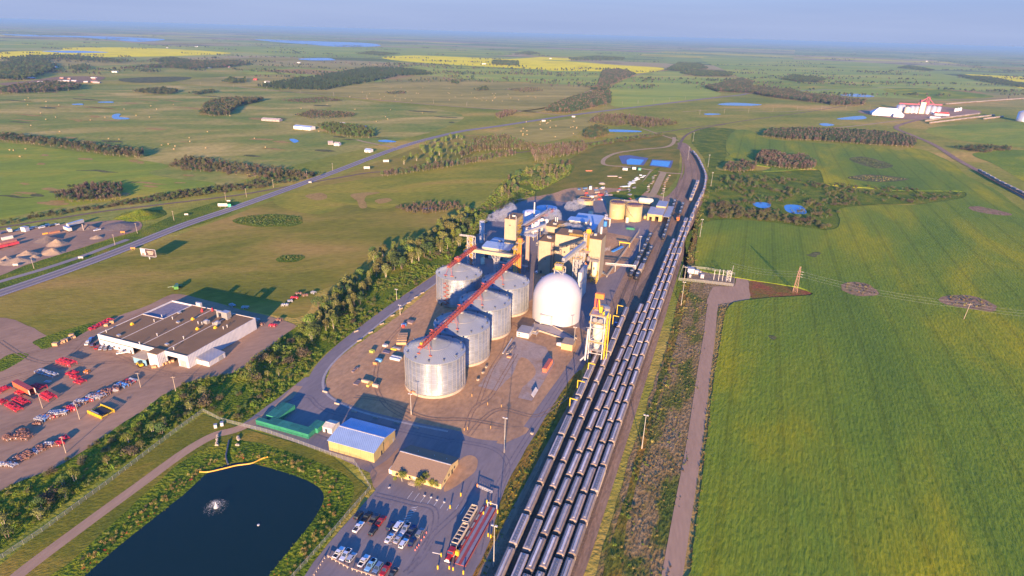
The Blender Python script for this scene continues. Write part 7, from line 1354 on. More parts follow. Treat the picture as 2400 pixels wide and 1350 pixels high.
WOOD = mat('pole_wood', (.33, .26, .2), .9)
def upole(px, py, h, lab, g=None):
    p = at(px, py); t = thing('utility_pole', lab, 'utility pole', (p.x, p.y, 0), rnd(-.3, .3), g); part('pole', MB().tube((0, 0, 0), (0, 0, h), .22, .14, 7), WOOD, t); part('crossarm', MB().bar((-1.2, 0, h - .6), (1.2, 0, h - .6), .18), WOOD, t); return p
for px, py, lab in ((412, 917, 'wooden pole at the yard edge below the workshop bays'), (187, 983, 'wooden pole beside the long row of implements'), (100, 957, 'wooden pole rising from the pile of red frames'), (155, 1062, 'wooden pole at the lower yard edge by the willows'), (330, 908, 'wooden pole near the right corner of the white workshop')): upole(px, py, 9, lab)
for x, y in ((80, 630), (270, 575), (322, 547), (408, 517), (530, 472), (578, 462), (641, 440), (720, 418), (780, 400)): upole(x, y, 10, 'wooden utility pole along the far side of the highway', 'poles along the highway')
for k in range(9): upole(1310 + k * 37, 259 - k * 3.2 + (0 if k < 4 else 0), 10, 'distant wooden pole along the field road', 'poles along the field road')
for k in range(8): upole(1640 + 57 * k, 268 - 2 * k, 11, 'distant wooden pole on the plain beside the far sloughs', 'poles beside the far sloughs')
for k in range(9): upole(470 + 78 * k, 200 + 6.2 * k, 10, 'distant wooden pole along the tan dirt road', 'poles along the dirt road')
# pylon, wires, substation
p = at(1863, 685); t = thing('lattice_pylon', 'rusty lattice pylon standing on the weedy island in the canola', 'pylon', (p.x, p.y, .1), -.4); PY = mat('rust_steel', (.36, .20, .16), .7)
mb = MB(); 
for s in ((-1, -1), (1, -1), (1, 1), (-1, 1)): mb.bar((s[0] * 1.6, s[1] * 1.6, 0), (s[0] * .35, s[1] * .35, 21), .16)
for k in range(9):
    f0, f1 = 1.6 - 1.25 * k / 9, 1.6 - 1.25 * (k + 1) / 9; z0, z1 = 21 * k / 9, 21 * (k + 1) / 9
    for a, b in (((-1, -1), (1, -1)), ((1, -1), (1, 1)), ((1, 1), (-1, 1)), ((-1, 1), (-1, -1))): mb.bar((a[0] * f0, a[1] * f0, z0), (b[0] * f1, b[1] * f1, z1), .1); mb.bar((b[0] * f0, b[1] * f0, z0), (a[0] * f1, a[1] * f1, z1), .1)
part('lattice', mb, PY, t)
for z in (13.0, 15, 17): part('crossarm', MB().bar((-1.5, 0, z), (1.5, 0, z), .2), PY, t); part('insulator', MB().tube((1.5, 0, z), (2.9, 0, z - .2), .12, n=6), PAINTW, t)
P0 = p
p = at(2258, 750); t = thing('utility_pole', 'leaning wooden pole below the right dry slough in the canola', 'utility pole', (p.x, p.y, 0)); part('pole', MB().tube((0, 0, 0), (.8, 0, 13), .22, .14, 7), WOOD, t); part('crossarm', MB().bar((-1, 0, 12), (2.6, 0, 12), .18), WOOD, t); P1 = p
def wire(a, b, sag, lab, g):
    mb = MB(); n = 10; a, b = Vector(a), Vector(b); pr = None
    for i in range(n + 1):
        f = i / n; q = a + (b - a) * f; q.z -= sag * 4 * f * (1 - f)
        if pr is not None: mb.bar(pr, q, .045)
        pr = q
    one('power_line', mb, mat('wire_pale', (.32, .32, .3), .4, .4), lab, 'power line', group=g)
E3 = at(2560, 775)
for dz in (0, 2, 4):
    wire((P0.x + 2, P0.y, 13 + dz), (P1.x + 1.5, P1.y, 9 + dz), 3, 'thin wire from the rusty pylon to the leaning pole', 'wires right of the pylon'); wire((P1.x + 1.5, P1.y, 9 + dz), (E3.x, E3.y, 10 + dz), 3, 'thin wire running right from the leaning pole', 'wires right of the leaning pole')
SB = at(1706, 648)
for dz in (0, 2, 4): wire((SB.x, SB.y, 8 + dz), (P0.x, P0.y, 13 + dz), 2, 'thin wire between the substation and the rusty pylon', 'wires left of the pylon')
def cabinet(px, py, w, d, h, lab, nm='transformer_hut', cat='hut', m=None):
    p = at(px, py); t = thing(nm, lab, cat, (p.x, p.y, .15), -.2); part('wall', MB().cbox(0, 0, 0, w, d, h), m or WHITEW, t); part('roof', MB().cbox(0, 0, h, w + .4, d + .4, .25), ROOFG if m is None else m, t); part('door', MB().box(-.5, -d / 2 - .06, 0, .5, -d / 2 - .01, min(2.1, h * .8)), DOORG, t)
cabinet(1618, 640, 5, 5, 4.2, 'white hut at the left end of the substation'); cabinet(1632, 642, 3.4, 3, 3.2, 'smaller white hut second in the substation'); cabinet(1617, 651, 1.4, 1.4, 2.6, 'narrow white cabinet in front of the first hut'); cabinet(1645, 652, 2.4, 2.4, 3.2, 'white transformer box in the middle of the substation', 'transformer', 'transformer'); cabinet(1640, 646, 1.4, 1.4, 3.4, 'grey switch box beside the white transformer', 'switch_box', 'switch box', STEEL)
for px, py, h, lab in ((1672, 657, 9, 'white substation mast left of the row'), (1683, 659, 10, 'second white substation mast from the left'), (1692, 660, 10, 'third white substation mast beside the switch frame')):
    p = at(px, py); t = thing('substation_mast', lab, 'mast', (p.x, p.y, .1)); part('mast', MB().bar((0, 0, 0), (0, 0, h), .35), PAINTW, t); part('crossarm', MB().bar((-1.2, 0, h * .6), (1.2, 0, h * .6), .2), STEEL, t)
p = at(1706, 661); t = thing('switchgear_tower', 'white steel switch frame with tall mast at the substation right end', 'switch frame', (p.x, p.y, .1)); part('frame', MB().truss((0, 0, 0), (0, 0, 9), 3, 2, 4, .22), PAINTW, t); part('mast', MB().tube((1.8, 0, 0), (2.2, 0, 14), .2, .08, 6), PAINTW, t)
# ---- fences
FM = None
def fencemat():
    m = bpy.data.materials.new('chain_link'); t, b, N, L = _nodes(m); b.inputs['Base Color'].default_value = (.5, .5, .46, 1); b.inputs['Metallic'].default_value = .4; b.inputs['Roughness'].default_value = .5; b.inputs['Alpha'].default_value = .22; return m
FM = fencemat()
def fence(pts, h, lab, z=.15, step=3.0):
    w = [Vector(q) for q in W(pts)]; t = thing('chain_link_fence', lab, 'fence', (0, 0, 0)); ms = MB(); po = MB(); pm = MB().tube((0, 0, 0), (0, 0, h + .1), .06, n=6).mesh('post', STEEL)
    for a, b in zip(w[:-1], w[1:]):
        ms.add([(a.x, a.y, z), (b.x, b.y, z), (b.x, b.y, z + h), (a.x, a.y, z + h)], [(0, 1, 2, 3)]); L = (b - a).length; n = max(1, int(L / step))
        for k in range(n): c = a + (b - a) * (k / n); o = link('post', pm, t); o.location = (c.x, c.y, z)
        po.bar((a.x, a.y, z + h), (b.x, b.y, z + h), .07)
    part('mesh_panel', ms, FM, t); part('top_rail', po, STEEL, t)
fence([(-40, 1340), (100, 1247), (250, 1137), (400, 1022), (477, 966), (520, 988), (560, 998), (625, 1014), (700, 1040), (775, 1068), (830, 1085), (869, 1147)], 1.9, 'chain link fence round the pond and along the green containers')
fence([(869, 1147), (820, 1203), (750, 1285), (690, 1352), (640, 1410)], 1.9, 'chain link fence between the pond lawn and the car park')
fence([(1590, 658), (1600, 628), (1660, 634), (1722, 646), (1718, 672), (1650, 664), (1590, 658)], 2.2, 'chain link fence around the substation', .3)
fence([(1420, 652), (1500, 540)], 2.4, 'fence along the road behind the process building', .2)
mb = MB(); a, b = at(1422, 650), at(1497, 545); one('retaining_wall', mb.bar((a.x, a.y, .8), (b.x, b.y, .8), .5, 1.3), CONCR, 'long low pale wall along the road behind the process building', 'wall')
# concrete kerbs blocks along the road
for px, py in ((835, 778), (842, 800), (869, 781), (895, 761), (920, 741), (940, 725), (958, 711), (975, 698), (990, 688), (762, 920), (790, 948), (830, 966), (880, 981), (930, 993), (975, 1003)):
    p = at(px, py); one('concrete_barrier', MB().extr([(-.3, 0), (-.15, .8), (.15, .8), (.3, 0)], -1.5, 1.5, 'y'), CONCR, 'pale concrete barrier along the inner edge of the plant road', 'barrier', (p.x, p.y, .2), -.72 if px > 800 and py < 900 else 1.2, 'barriers along the plant road')

# ---- laydown yard left of the silos
def stack(px, py, w, d, h, n, c, lab, rz=-ANG, nm='timber_stack', cat='stack', z=.16):
    p = at(px, py); t = thing(nm, lab, cat, (p.x, p.y, z), rz); m = mat('stack_%d_%d_%d' % tuple(int(255 * q) for q in c), c, .8)
    for k in range(n): y = -d / 2 + d * (k + .5) / n; part('bundle', MB().cbox(rnd(-.15, .15), y, 0, w, d / n * .72, h * rnd(.9, 1.08)), m, t)
    return t
stack(943, 797, 6, 14, 1.7, 5, (.50, .30, .15), 'stack of brown timber bundles upper left of the nearest silo', .1); stack(947, 764, 2.4, 3, 1.6, 2, (.10, .22, .45), 'blue covered crates behind the timber bundles'); stack(945, 767, 1.6, 1.6, 1.5, 1, (.6, .05, .04), 'red crate beside the blue covered crates', nm='red_crate', cat='crate'); stack(962, 757, 4.5, 4, 1.2, 3, (.22, .16, .15), 'dark machine parts beside the road bend', nm='parts_pile', cat='parts')
stack(903, 812, 2.6, 2.4, 1.2, 2, (.6, .52, .44), 'two pale drums in the laydown yard', nm='drum_pair', cat='drums'); stack(928, 842, 6.5, 3.6, 1.3, 3, (.42, .47, .52), 'grey blue sheet metal stack left of the nearest silo', nm='sheet_stack'); stack(923, 820, 3.6, 1.6, .8, 1, (.65, .5, .05), 'yellow pallet among the grey parts', nm='pallet', cat='pallet'); stack(930, 818, 5, 2, .9, 3, (.28, .26, .27), 'dark steel sections behind the yellow pallet', nm='steel_sections', cat='steel'); stack(906, 826, 4.5, 3, .6, 2, (.14, .12, .18), 'dark violet sheets lying left of the grey parts', nm='sheet_pile')
stack(880, 854, 2.4, 1.6, 1.5, 2, (.5, .24, .09), 'two orange brown crates below the blue tarp', nm='crate_pair', cat='crates'); stack(888, 847, 3.6, 2.2, 1.4, 1, (.12, .32, .55), 'blue tarp covered load in the laydown yard', nm='tarp_load', cat='load'); stack(858, 897, 5, 1.6, 1.5, 1, (.52, .36, .22), 'wide tan crate at the lower left of the laydown yard', nm='wide_crate', cat='crate'); stack(880, 907, 3.4, 1.5, 1.5, 1, (.52, .38, .26), 'pale tan crate right of the yellow beams', nm='pale_crate', cat='crate'); stack(866, 903, 1.4, 6, 1.3, 1, (.55, .4, .1), 'yellow beams between the two tan crates', nm='yellow_beams', cat='beams'); stack(838, 898, 3, 5, .5, 3, (.2, .15, .14), 'dark steel rods at the left of the tan crates', nm='steel_rods', cat='rods'); stack(832, 868, 1.4, 6, .7, 3, (.2, .15, .15), 'dark scrap line along the inner kerb', nm='scrap_line', cat='scrap')
stack(872, 826, 2.6, 2.2, 1.6, 2, (.30, .33, .07), 'olive green machine in the laydown yard', nm='olive_machine', cat='machine'); stack(1197, 822, 1.6, 12, 1.2, 7, (.24, .20, .18), 'dark scrap heap along the left slab edge', nm='scrap_heap', cat='scrap'); stack(1193, 838, 2.4, 2, .9, 2, (.50, .26, .14), 'rusty pieces at the near end of the scrap heap', nm='rusty_pieces', cat='scrap')
one('beam', MB().bar((*site(-111.5, 300)[:2], .5), (*site(-113, 320)[:2], .5), .6), PAINTW, 'long white beam lying on the left slab edge', 'beam')
one('leaning_panel', MB().add([(0, -4, 0), (0, 4, 0), (-1.4, 4, 1.6), (-1.4, -4, 1.6), (.2, -4, 0), (.2, 4, 0), (-1.2, 4, 1.6), (-1.2, -4, 1.6)], [(3, 2, 1, 0), (4, 5, 6, 7), (0, 1, 5, 4), (1, 2, 6, 5), (2, 3, 7, 6), (3, 0, 4, 7)]), PAINTW, 'white panel standing on the right front slab corner', 'panel', (*site(-79.6, 266)[:2], .24), -ANG)
for px, py, lab in ((1140, 862, 'first'), (1132, 875, 'second'), (1120, 892, 'third'), (1247, 1018, 'lone')):
    p = at(px, py); one('concrete_block', MB().cbox(0, 0, 0, 1.3, 1.0, .9), CONCR, lab + ' pale concrete block on the dirt by the slab edge' if lab != 'lone' else 'pale block at the road corner by the lamp', 'block', (p.x, p.y, .16), rnd(0, 3))
for px, py in ((1106, 930), (1143, 950), (1175, 955), (1088, 1010), (1096, 1008), (1150, 1005)):
    p = at(px, py); one('marker_post', MB().tube((0, 0, 0), (0, 0, 1.6), .12, n=6), mat('marker_orange', (.7, .38, .1), .6), 'small orange marker post on the bare dirt by the slab', 'marker post', (p.x, p.y, .15), 0, 'marker posts on the dirt')
# pond things
p = at(507, 1190); t = thing('fountain', 'white fountain spraying in the middle of the dark pond', 'fountain', (p.x, p.y, .22)); SPR_ = bpy.data.materials.new('spray'); tt, bb, NN, LL = _nodes(SPR_); bb.inputs['Base Color'].default_value = (.85, .87, .9, 1); bb.inputs['Roughness'].default_value = .6; bb.inputs['Alpha'].default_value = .4
mb = MB()
for i in range(900):
    a = rnd(0, 6.28); vv = rnd(.2, 1.0); f = rnd(.35, 1.0); rr = 5.2 * vv * f; z = 2.6 * (1 - .55 * vv) * 4 * f * (1 - f); s = rnd(.03, .085)
    mb.add([(rr * math.cos(a) - s, rr * math.sin(a), z), (rr * math.cos(a), rr * math.sin(a) - s, z), (rr * math.cos(a) + s, rr * math.sin(a), z + s), (rr * math.cos(a), rr * math.sin(a) + s, z + s)], [(0, 1, 2, 3)])
part('spray', mb, SPR_, t, kind='stuff'); part('jet', MB().lathe([(1.0, 0), (.45, 1.2), (.1, 2.6)], 12), SPR_, t); part('float', MB().tube((0, 0, -.1), (0, 0, .2), .8, n=12), BEDD, t)
p = at(606, 1232); one('buoy', MB().lathe([(.25, 0), (.5, .1), (.5, .3), (.25, .4)], 14), PAINTW, 'small pale ring float on the dark pond', 'float', (p.x, p.y, .22))
BO = [(468, 1107), (490, 1107), (530, 1098), (555, 1092), (590, 1087), (612, 1077), (628, 1072)]; w = catmull(W(BO), False, 6); mb = MB()
for a, b in zip(w[:-1], w[1:]): mb.tube((*a, .3), (*b, .3), .32, n=8)
one('floating_boom', mb, mat('boom_orange', (.72, .36, .05), .5), 'long orange floating boom across the far end of the pond', 'boom')
mb = MB(); w = catmull(W([(537, 1034), (533, 1055), (530, 1072), (535, 1090)]), False, 5)
for a, b in zip(w[:-1], w[1:]): mb.tube((*a, .45), (*b, .45), .4, n=8)
one('inlet_pipe', mb, mat('pipe_dark', (.08, .085, .09), .5), 'dark inlet pipe running down the reedy bank into the pond', 'pipe')
for px, py, lab in ((506, 1003, 'white tank at the left of the pond fence corner'), (521, 998, 'white upright box beside the pond fence corner')):
    p = at(px, py); t = thing('valve_box', lab, 'box', (p.x, p.y, .2), .3); part('body', MB().cbox(0, 0, 0, 1.3, 1.3, 1.8), PAINTW, t); part('lid', MB().cbox(0, 0, 1.8, 1.5, 1.5, .15), STEEL, t)
for k in range(16):
    s = k % 2; p = at((509 + rnd(-2, 2)) if s else (558 + rnd(-3, 3)), rnd(1020, 1045)); one('boulder', MB().add([(x * .6 + rnd(-.1, .1), y * .5 + rnd(-.1, .1), z * .6) for x, y, z in ((-1, -1, 0), (1, -1, 0), (1, 1, 0), (-1, 1, 0), (-.6, -.6, 1), (.6, -.6, 1.1), (.7, .6, .9), (-.6, .7, 1))], [(3, 2, 1, 0), (4, 5, 6, 7), (0, 1, 5, 4), (1, 2, 6, 5), (2, 3, 7, 6), (3, 0, 4, 7)]), CONCR, 'pale boulder beside the pond inlet', 'boulder', (p.x, p.y, .2), rnd(0, 3), 'boulders by the pond inlet')

# ================================================================ WORKSHOP YARD
IR = mat('implement_red', (.50, .025, .045), .5, obj_var=.2); IBL = mat('implement_blue', (.08, .26, .58), .45); IGR = mat('implement_grey', (.40, .40, .42), .5, .2); IRU = mat('implement_rust', (.26, .13, .09), .8)
def frame_mb(w, d, n, h=.9, t=.3):
    mb = MB()
    for y in (-d / 2, 0, d / 2): mb.bar((-w / 2, y, h), (w / 2, y, h), t)
    for k in range(n + 1): x = -w / 2 + w * k / n; mb.bar((x, -d / 2, h + .02), (x, d / 2, h + .02), t * .9); mb.bar((x, -d / 2, 0), (x, -d / 2, h), t * .7); mb.bar((x, d / 2, 0), (x, d / 2, h), t * .7)
    return mb
def implement(px, py, w, d, lab, m=IR, n=6, rz=0.0, h=.9, g=None):
    p = at(px, py); t = thing('implement_frame', lab, 'implement frame', (p.x, p.y, .13), -ANG + rz, g); part('frame', frame_mb(w, d, n, h), m, t)
    tb = MB()
    for k in range(n): tb.cbox(-w / 2 + w * (k + .5) / n, rnd(-.3, .3) * d, h + .1, w / n * .5, d * .35, .35)
    part('tool_bars', tb, m, t, kind='stuff'); part('hubs', MB().tube((-w * .3, -d * .4, .5), (-w * .3 + .3, -d * .4, .5), .45, n=8).tube((w * .3, -d * .4, .5), (w * .3 + .3, -d * .4, .5), .45, n=8), IGR, t, kind='stuff')
for a in ((157, 853, 11, 4, 'long red implement frame on a trailer, nearest the white workshop', IR, 9, 0, 1.9), (170, 877, 5, 4, 'single red frame upper left in the middle yard group', IR), (177, 886, 4.5, 2.6, 'red and white frame in the middle yard group', IR), (188, 896, 5, 3.6, 'red frame lowest in the middle yard group', IR), (87, 915, 7, 6, 'dark red plated implement directly below the red van trailer', IR, 8, .1, 2.0), (113, 932, 9, 4, 'long red frame with plates right of the pole', IR, 10, -.15, 1.6), (50, 943, 10, 3, 'long bright red frame left of the wooden pole', IR, 8, -.1, 1.4), (33, 956, 11, 3, 'long bright red frame lowest on the left', IR, 9, -.15, .9), (6, 944, 4, 3, 'short red frame cut by the picture edge', IR), (8, 915, 4.5, 5, 'square red frame at the left picture edge', IR), (50, 922, 5, 3, 'red and grey frame left of the dark red implement', IR), (112, 896, 3, 1.6, 'pale panel lying right of the red van trailer', PAINTW, 2, .2, .3), (110, 878, 14, 3.4, 'grey trailer chassis in shade behind the red van trailer', IGR, 5, 0, 1.2), (205, 874, 2.2, 2.2, 'small orange headed machine alone in the yard', ORG, 2, .3, 1.4)):
    px, py, w, d, lab, m = a[:6]; implement(px, py, w, d, lab, m, *(a[6:] if len(a) > 6 else (5,)))
p, q = at(40, 905), at(78, 915); t = thing('van_trailer', 'orange red van trailer with an open white framed end', 'trailer', ((p.x + q.x) / 2, (p.y + q.y) / 2, .13), -ANG + math.pi / 2 - .15)
t.location = at(58, 917).to_tuple()[:2] + (.13,); hl = 8.0
part('body', MB().box(-1.3, -hl, 1.1, -1.2, hl, 3.9).box(1.2, -hl, 1.1, 1.3, hl, 3.9).box(-1.2, hl - .1, 1.1, 1.2, hl, 3.9).box(-1.3, -hl, 1.0, 1.3, hl, 1.1), mat('van_orange', (.62, .12, .05), .5), t); part('roof', MB().box(-1.3, -hl, 3.9, 1.3, hl, 4.0), mat('van_roof', (.36, .06, .05), .6), t)
part('door', MB().box(-1.35, -hl - 1.2, 1.1, -1.28, -hl, 3.9), PAINTW, t); part('door', MB().box(1.28, -hl - 1.2, 1.1, 1.35, -hl, 3.9), PAINTW, t); wm = MB().tube((-.25, 0, 0), (.25, 0, 0), .5, n=12).mesh('wheel', TYRE)
for y in (hl - 1.5, hl - 2.8):
    for s in (-1, 1): o = link('wheel', wm, t); o.location = (s * 1.0, y, .5)
# the long row of parts
for i in range(30):
    f = i / 29; px, py = 92 + 218 * f ** 1.0 + rnd(-2, 2), 992 - 98 * f + rnd(-3, 3); px += 0
    k = i % 6; m = (IRU, IGR, IBL, IRU, IR, IGR)[k]; lab = ('rusty frame', 'grey wheeled part', 'blue hopper part', 'rusty frame', 'red part', 'grey wheeled part')[k]
    gnm = lab + 's in the long yard row'
    if k == 2 and 3 < i < 24:
        p = at(px, py); t = thing('seed_hopper', 'blue hopper lying in the long row of yard parts', 'hopper', (p.x, p.y, .13), rnd(-.4, .2), 'blue hoppers in the yard row'); part('tank', MB().add([(-2.4, -1, 1.4), (2.4, -1, 1.4), (2.4, 1, 1.4), (-2.4, 1, 1.4), (-1.2, -.5, .2), (1.2, -.5, .2), (1.2, .5, .2), (-1.2, .5, .2)], [(0, 1, 2, 3), (7, 6, 5, 4), (1, 0, 4, 5), (2, 1, 5, 6), (3, 2, 6, 7), (0, 3, 7, 4)]), IBL, t); part('lid', MB().cbox(0, 0, 1.42, 4.6, 1.8, .15), IBL, t)
    else: implement(px, py, rnd(3.5, 6), rnd(2, 4), lab + ' lying in the long yard row', m, random.choice((3, 4, 5)), rnd(-.4, .9), rnd(.8, 1.7), gnm)
    if k in (1, 5):
        p = at(px, py); t = thing('wheel_stack', 'stack of grey wheels in the long yard row', 'wheels', (p.x + rnd(-1.5, 1.5), p.y + rnd(-1, 1), .13), rnd(0, 3), 'wheel stacks in the yard row')
        for q in range(5): part('rim', MB().tube((-1.2 + .6 * q, 0, .9), (-.8 + .6 * q, 0, .9), .9, n=12), IGR, t)
for i in range(16):
    f = i / 15; implement(12 + 140 * f + rnd(-3, 3), 1095 - 62 * f + rnd(-8, 4), rnd(3, 5), rnd(1.5, 3), 'reddish scrap frame at the yard edge along the willows', random.choice((IRU, IR, IGR, IRU)), 3, rnd(-.6, .6), rnd(.5, 1.2), 'scrap frames along the yard edge')
for i in range(9): implement(20 + 42 * rnd(0, 1), 1012 + 20 * rnd(0, 1), rnd(3, 5), 3, 'rusty frame in the heap at the lower left yard', IRU, 3, rnd(-.6, .6), 1.2, 'rusty heap at the lower left')
p = at(238, 968); t = thing('yellow_cradle', 'yellow toothed cradle holding a dark tank and white bin', 'cradle', (p.x, p.y, .13), -ANG - .1); mb = MB()
for x in range(9): mb.bar((-5 + 1.25 * x, -3.2, 0), (-5 + 1.25 * x, -3.2, 1.8), .5); mb.bar((-5 + 1.25 * x, 3.2, 0), (-5 + 1.25 * x, 3.2, 1.8), .4)
mb.bar((-5, -3.2, 1.6), (5, -3.2, 1.6), .3); mb.bar((-5, 3.2, 1.6), (5, 3.2, 1.6), .3); mb.bar((-5, -3.2, .8), (-5, 3.2, .8), .4); mb.bar((5, -3.2, .8), (5, 3.2, .8), .4)
part('cradle', mb, YEL, t); part('tank', MB().box(-3.6, -2.2, .2, 3.6, 2.2, 1.2), BEDD, t); part('bin', MB().box(-3.8, -2.7, .2, 2, -2.2, 1.7), PAINTW, t)
for px, py, lab in ((330, 858, 'yellow loader parked beside the blue canopy'),):
    p = at(px, py); t = thing('wheel_loader', lab, 'loader', (p.x, p.y, .13), .8); part('body', MB().box(-1, -2, .6, 1, .6, 1.7), YEL, t); part('cab', MB().box(-.8, -.4, 1.7, .8, .9, 3.0), VG, t); part('bucket', MB().extr([(2.2, .2), (3.4, .2), (3.2, 1.2), (2.2, 1.0)], -1.3, 1.3), YEL, t); part('arm', MB().bar((-.5, .5, 1.4), (-.5, 2.4, .7), .25).bar((.5, .5, 1.4), (.5, 2.4, .7), .25), YEL, t); wm = MB().tube((-.25, 0, 0), (.25, 0, 0), .65, n=12).mesh('wheel', TYRE)
    for y in (-1.4, 1):
        for s in (-1, 1): o = link('wheel', wm, t); o.location = (s * 1.1, y, .65)
for i, (px, py) in enumerate(((362, 862), (372, 859), (380, 856), (388, 853), (396, 850), (404, 848))): p = at(px, py); one('wooden_crate', MB().cbox(0, 0, 0, 2.4, 1.6, 1.3), mat('crate_wood', (.45, .27, .14), .8), 'brown wooden crate in the row before the workshop tower', 'crate', (p.x, p.y, .13), rnd(0, .6), 'crates before the workshop')
for i, (px, py) in enumerate(((168, 787), (163, 795), (155, 800), (148, 803), (172, 792), (140, 806), (131, 810), (262, 758), (250, 764))): p = at(px, py); one('wooden_crate', MB().cbox(0, 0, 0, rnd(2, 3), 2, rnd(1, 2)), mat('crate_wood', (.45, .27, .14), .8), 'brown crate in the line left of the white workshop', 'crate', (p.x, p.y, .13), rnd(0, 1), 'crates left of the workshop')
for k in range(7): implement(215 + 7 * k, 772 - 3.6 * k, 3.5, 2.5, 'pink red frame in the line behind the workshop corner', IR, 3, rnd(-.3, .3), .7, 'frames behind the workshop corner')
for k, (px, py) in enumerate(((545, 718), (575, 723), (600, 752), (612, 762), (655, 752), (640, 765), (668, 717), (680, 708), (690, 700), (715, 694), (735, 688), (700, 690))): implement(px, py, rnd(3, 5), 2.4, 'scattered scrap frame behind the white workshop', random.choice((IR, IRU, IGR, PAINTW)), 3, rnd(-.5, .9), 1.2, 'scrap behind the workshop')
p = at(415, 678); t = thing('combine', 'old green combine standing alone on the mown field', 'combine', (p.x, p.y, .1), .4); part('body', MB().box(-1.4, -3, 1, 1.4, 2, 3), mat('combine_green', (.08, .22, .05), .5), t); part('cab', MB().box(-.9, 2, 1.5, .9, 3.2, 3.2), VG, t); part('header', MB().box(-3.4, 3.4, .3, 3.4, 4.6, 1.2), mat('combine_green', (.08, .22, .05), .5), t); part('auger', MB().tube((-1.5, 0, 2.6), (-5, -3, 3.4), .2, n=6), mat('combine_pale', (.5, .55, .3), .5), t)
for s in (-1, 1): part('wheel', MB().tube((s * 1.3, 1.5, .8), (s * 1.8, 1.5, .8), .8, n=12), TYRE, t); part('wheel', MB().tube((s * 1.2, -2.2, .5), (s * 1.5, -2.2, .5), .5, n=10), TYRE, t)

# ================================================================ AGGREGATE YARD, HIGHWAY SIGNS
GRV = mat('gravel_pile', (.34, .24, .15), .95, var=.15, scale=1.5, bump=.5, bscale=2); SOIL = mat('soil_pile', (.18, .135, .105), .95, var=.2, scale=.8, bump=.7, bscale=1.5)
def pile(px, py, r, h, lab, m=GRV, seed=0, g=None):
    p = at(px, py); mb = MB(); n = 28; rings = 7; vs = []
    for k in range(rings):
        f = k / (rings - 1); rr = r * (1 - f) + .15
        for i in range(n): a = 6.2832 * i / n; w = 1 + .22 * noise.noise(Vector((math.cos(a) * 1.6 + seed, math.sin(a) * 1.6, f * 1.5 + seed))); vs.append((rr * w * math.cos(a), rr * w * math.sin(a), h * (f ** 1.1) * (1 + .12 * noise.noise(Vector((math.cos(a) * 2 + seed, math.sin(a) * 2, f * 3))) * (1 - f) * 3)))
    mb.add(vs, [(k * n + i, k * n + (i + 1) % n, (k + 1) * n + (i + 1) % n, (k + 1) * n + i) for k in range(rings - 1) for i in range(n)] + [tuple(range((rings - 1) * n, rings * n))])
    one('gravel_pile' if m is GRV else 'soil_pile', mb, m, lab, 'pile', (p.x, p.y, .15), 0, g)
for a in ((135, 572, 8, 4.5, 'tan cone of gravel with a sharp peak in the middle yard'), (125, 592, 9, 4, 'broad ridged gravel heap below the sharp cone'), (65, 597, 8, 3.6, 'tan gravel heap beside the leaning orange post'), (45, 612, 12, 3, 'wide low gravel heap along the verge'), (82, 603, 4.5, 2, 'small pale gravel mound right of the wide heap'), (16, 607, 5, 2.6, 'small gravel cone at the far left'), (228, 557, 6, 2, 'low gravel heap near the road end of the yard'), (2, 615, 4, 2, 'gravel heap cut off by the picture edge')): pile(*a, GRV, a[0])
pile(112, 563, 11, 4.2, 'large dark soil heap behind the tan cones', SOIL, 3); pile(205, 535, 9, 4, 'dark soil bank right of the white trailers', SOIL, 5); pile(330, 505, 22, 6.5, 'big grassy mound at the end of the aggregate yard', m_lush, 8); pile(285, 530, 16, 2.5, 'long brown soil bank left of the grassy mound', SOIL, 9)
def boxtrailer(p, rz, L, lab, m=PAINTW, h=2.9, nm='box_trailer', cat='trailer'):
    t = thing(nm, lab, cat, (p.x, p.y, .2), rz); part('body', MB().box(-1.3, -L / 2, 1.0, 1.3, L / 2, 1.0 + h), m, t); part('roof', MB().box(-1.32, -L / 2 - .02, 1.0 + h, 1.32, L / 2 + .02, 1.05 + h), ROOFBL, t); part('underframe', MB().box(-.8, -L / 2 + .5, .6, .8, L / 2 - .5, 1.0), BEDD, t); wm = MB().tube((-.25, 0, 0), (.25, 0, 0), .5, n=10).mesh('wheel', TYRE)
    for y in (-L / 2 + 1.2, -L / 2 + 2.4):
        for s in (-1, 1): o = link('wheel', wm, t); o.location = (s, y, .5)
p = at(178, 529); q = at(198, 523); boxtrailer(p, math.atan2(-(q.x - p.x), q.y - p.y), 16, 'longer white box trailer at the back of the aggregate yard'); boxtrailer(at(160, 542), 1.0, 11, 'shorter white box trailer angled before the longer one')
boxtrailer(at(24, 545), .9, 6, 'white site trailer with a dark window at the left of the vehicle row', PAINTW, 2.6, 'site_trailer'); cabinet(60, 542, 5, 4, 4, 'pale shed with a blue roof in the row of vehicles', 'site_shed', 'shed')
for px, py, k, cn, lab in ((76, 537, 'van', 'white', 'white van right of the blue roofed shed'), (86, 535, 'pickup', 'grey', 'grey pickup in the vehicle row by the railway'), (98, 535, 'van', 'white', 'large white van in the middle of the vehicle row'), (110, 531, 'van', 'blue', 'blue van in the vehicle row by the railway'), (131, 529, 'pickup', 'white', 'white pickup right end of the vehicle row'), (8, 548, 'suv', 'navy', 'dark car at the far left of the vehicle row'), (228, 541, 'pickup', 'white', 'white pickup alone on the dark soil'), (45, 541, 'pickup', 'slate', 'dark pickup left of the blue roofed shed'), (122, 531, 'suv', 'black', 'dark car between the blue van and the white pickup')): vehicle(k, cn, at(px, py), 2.6, lab, z=.2)
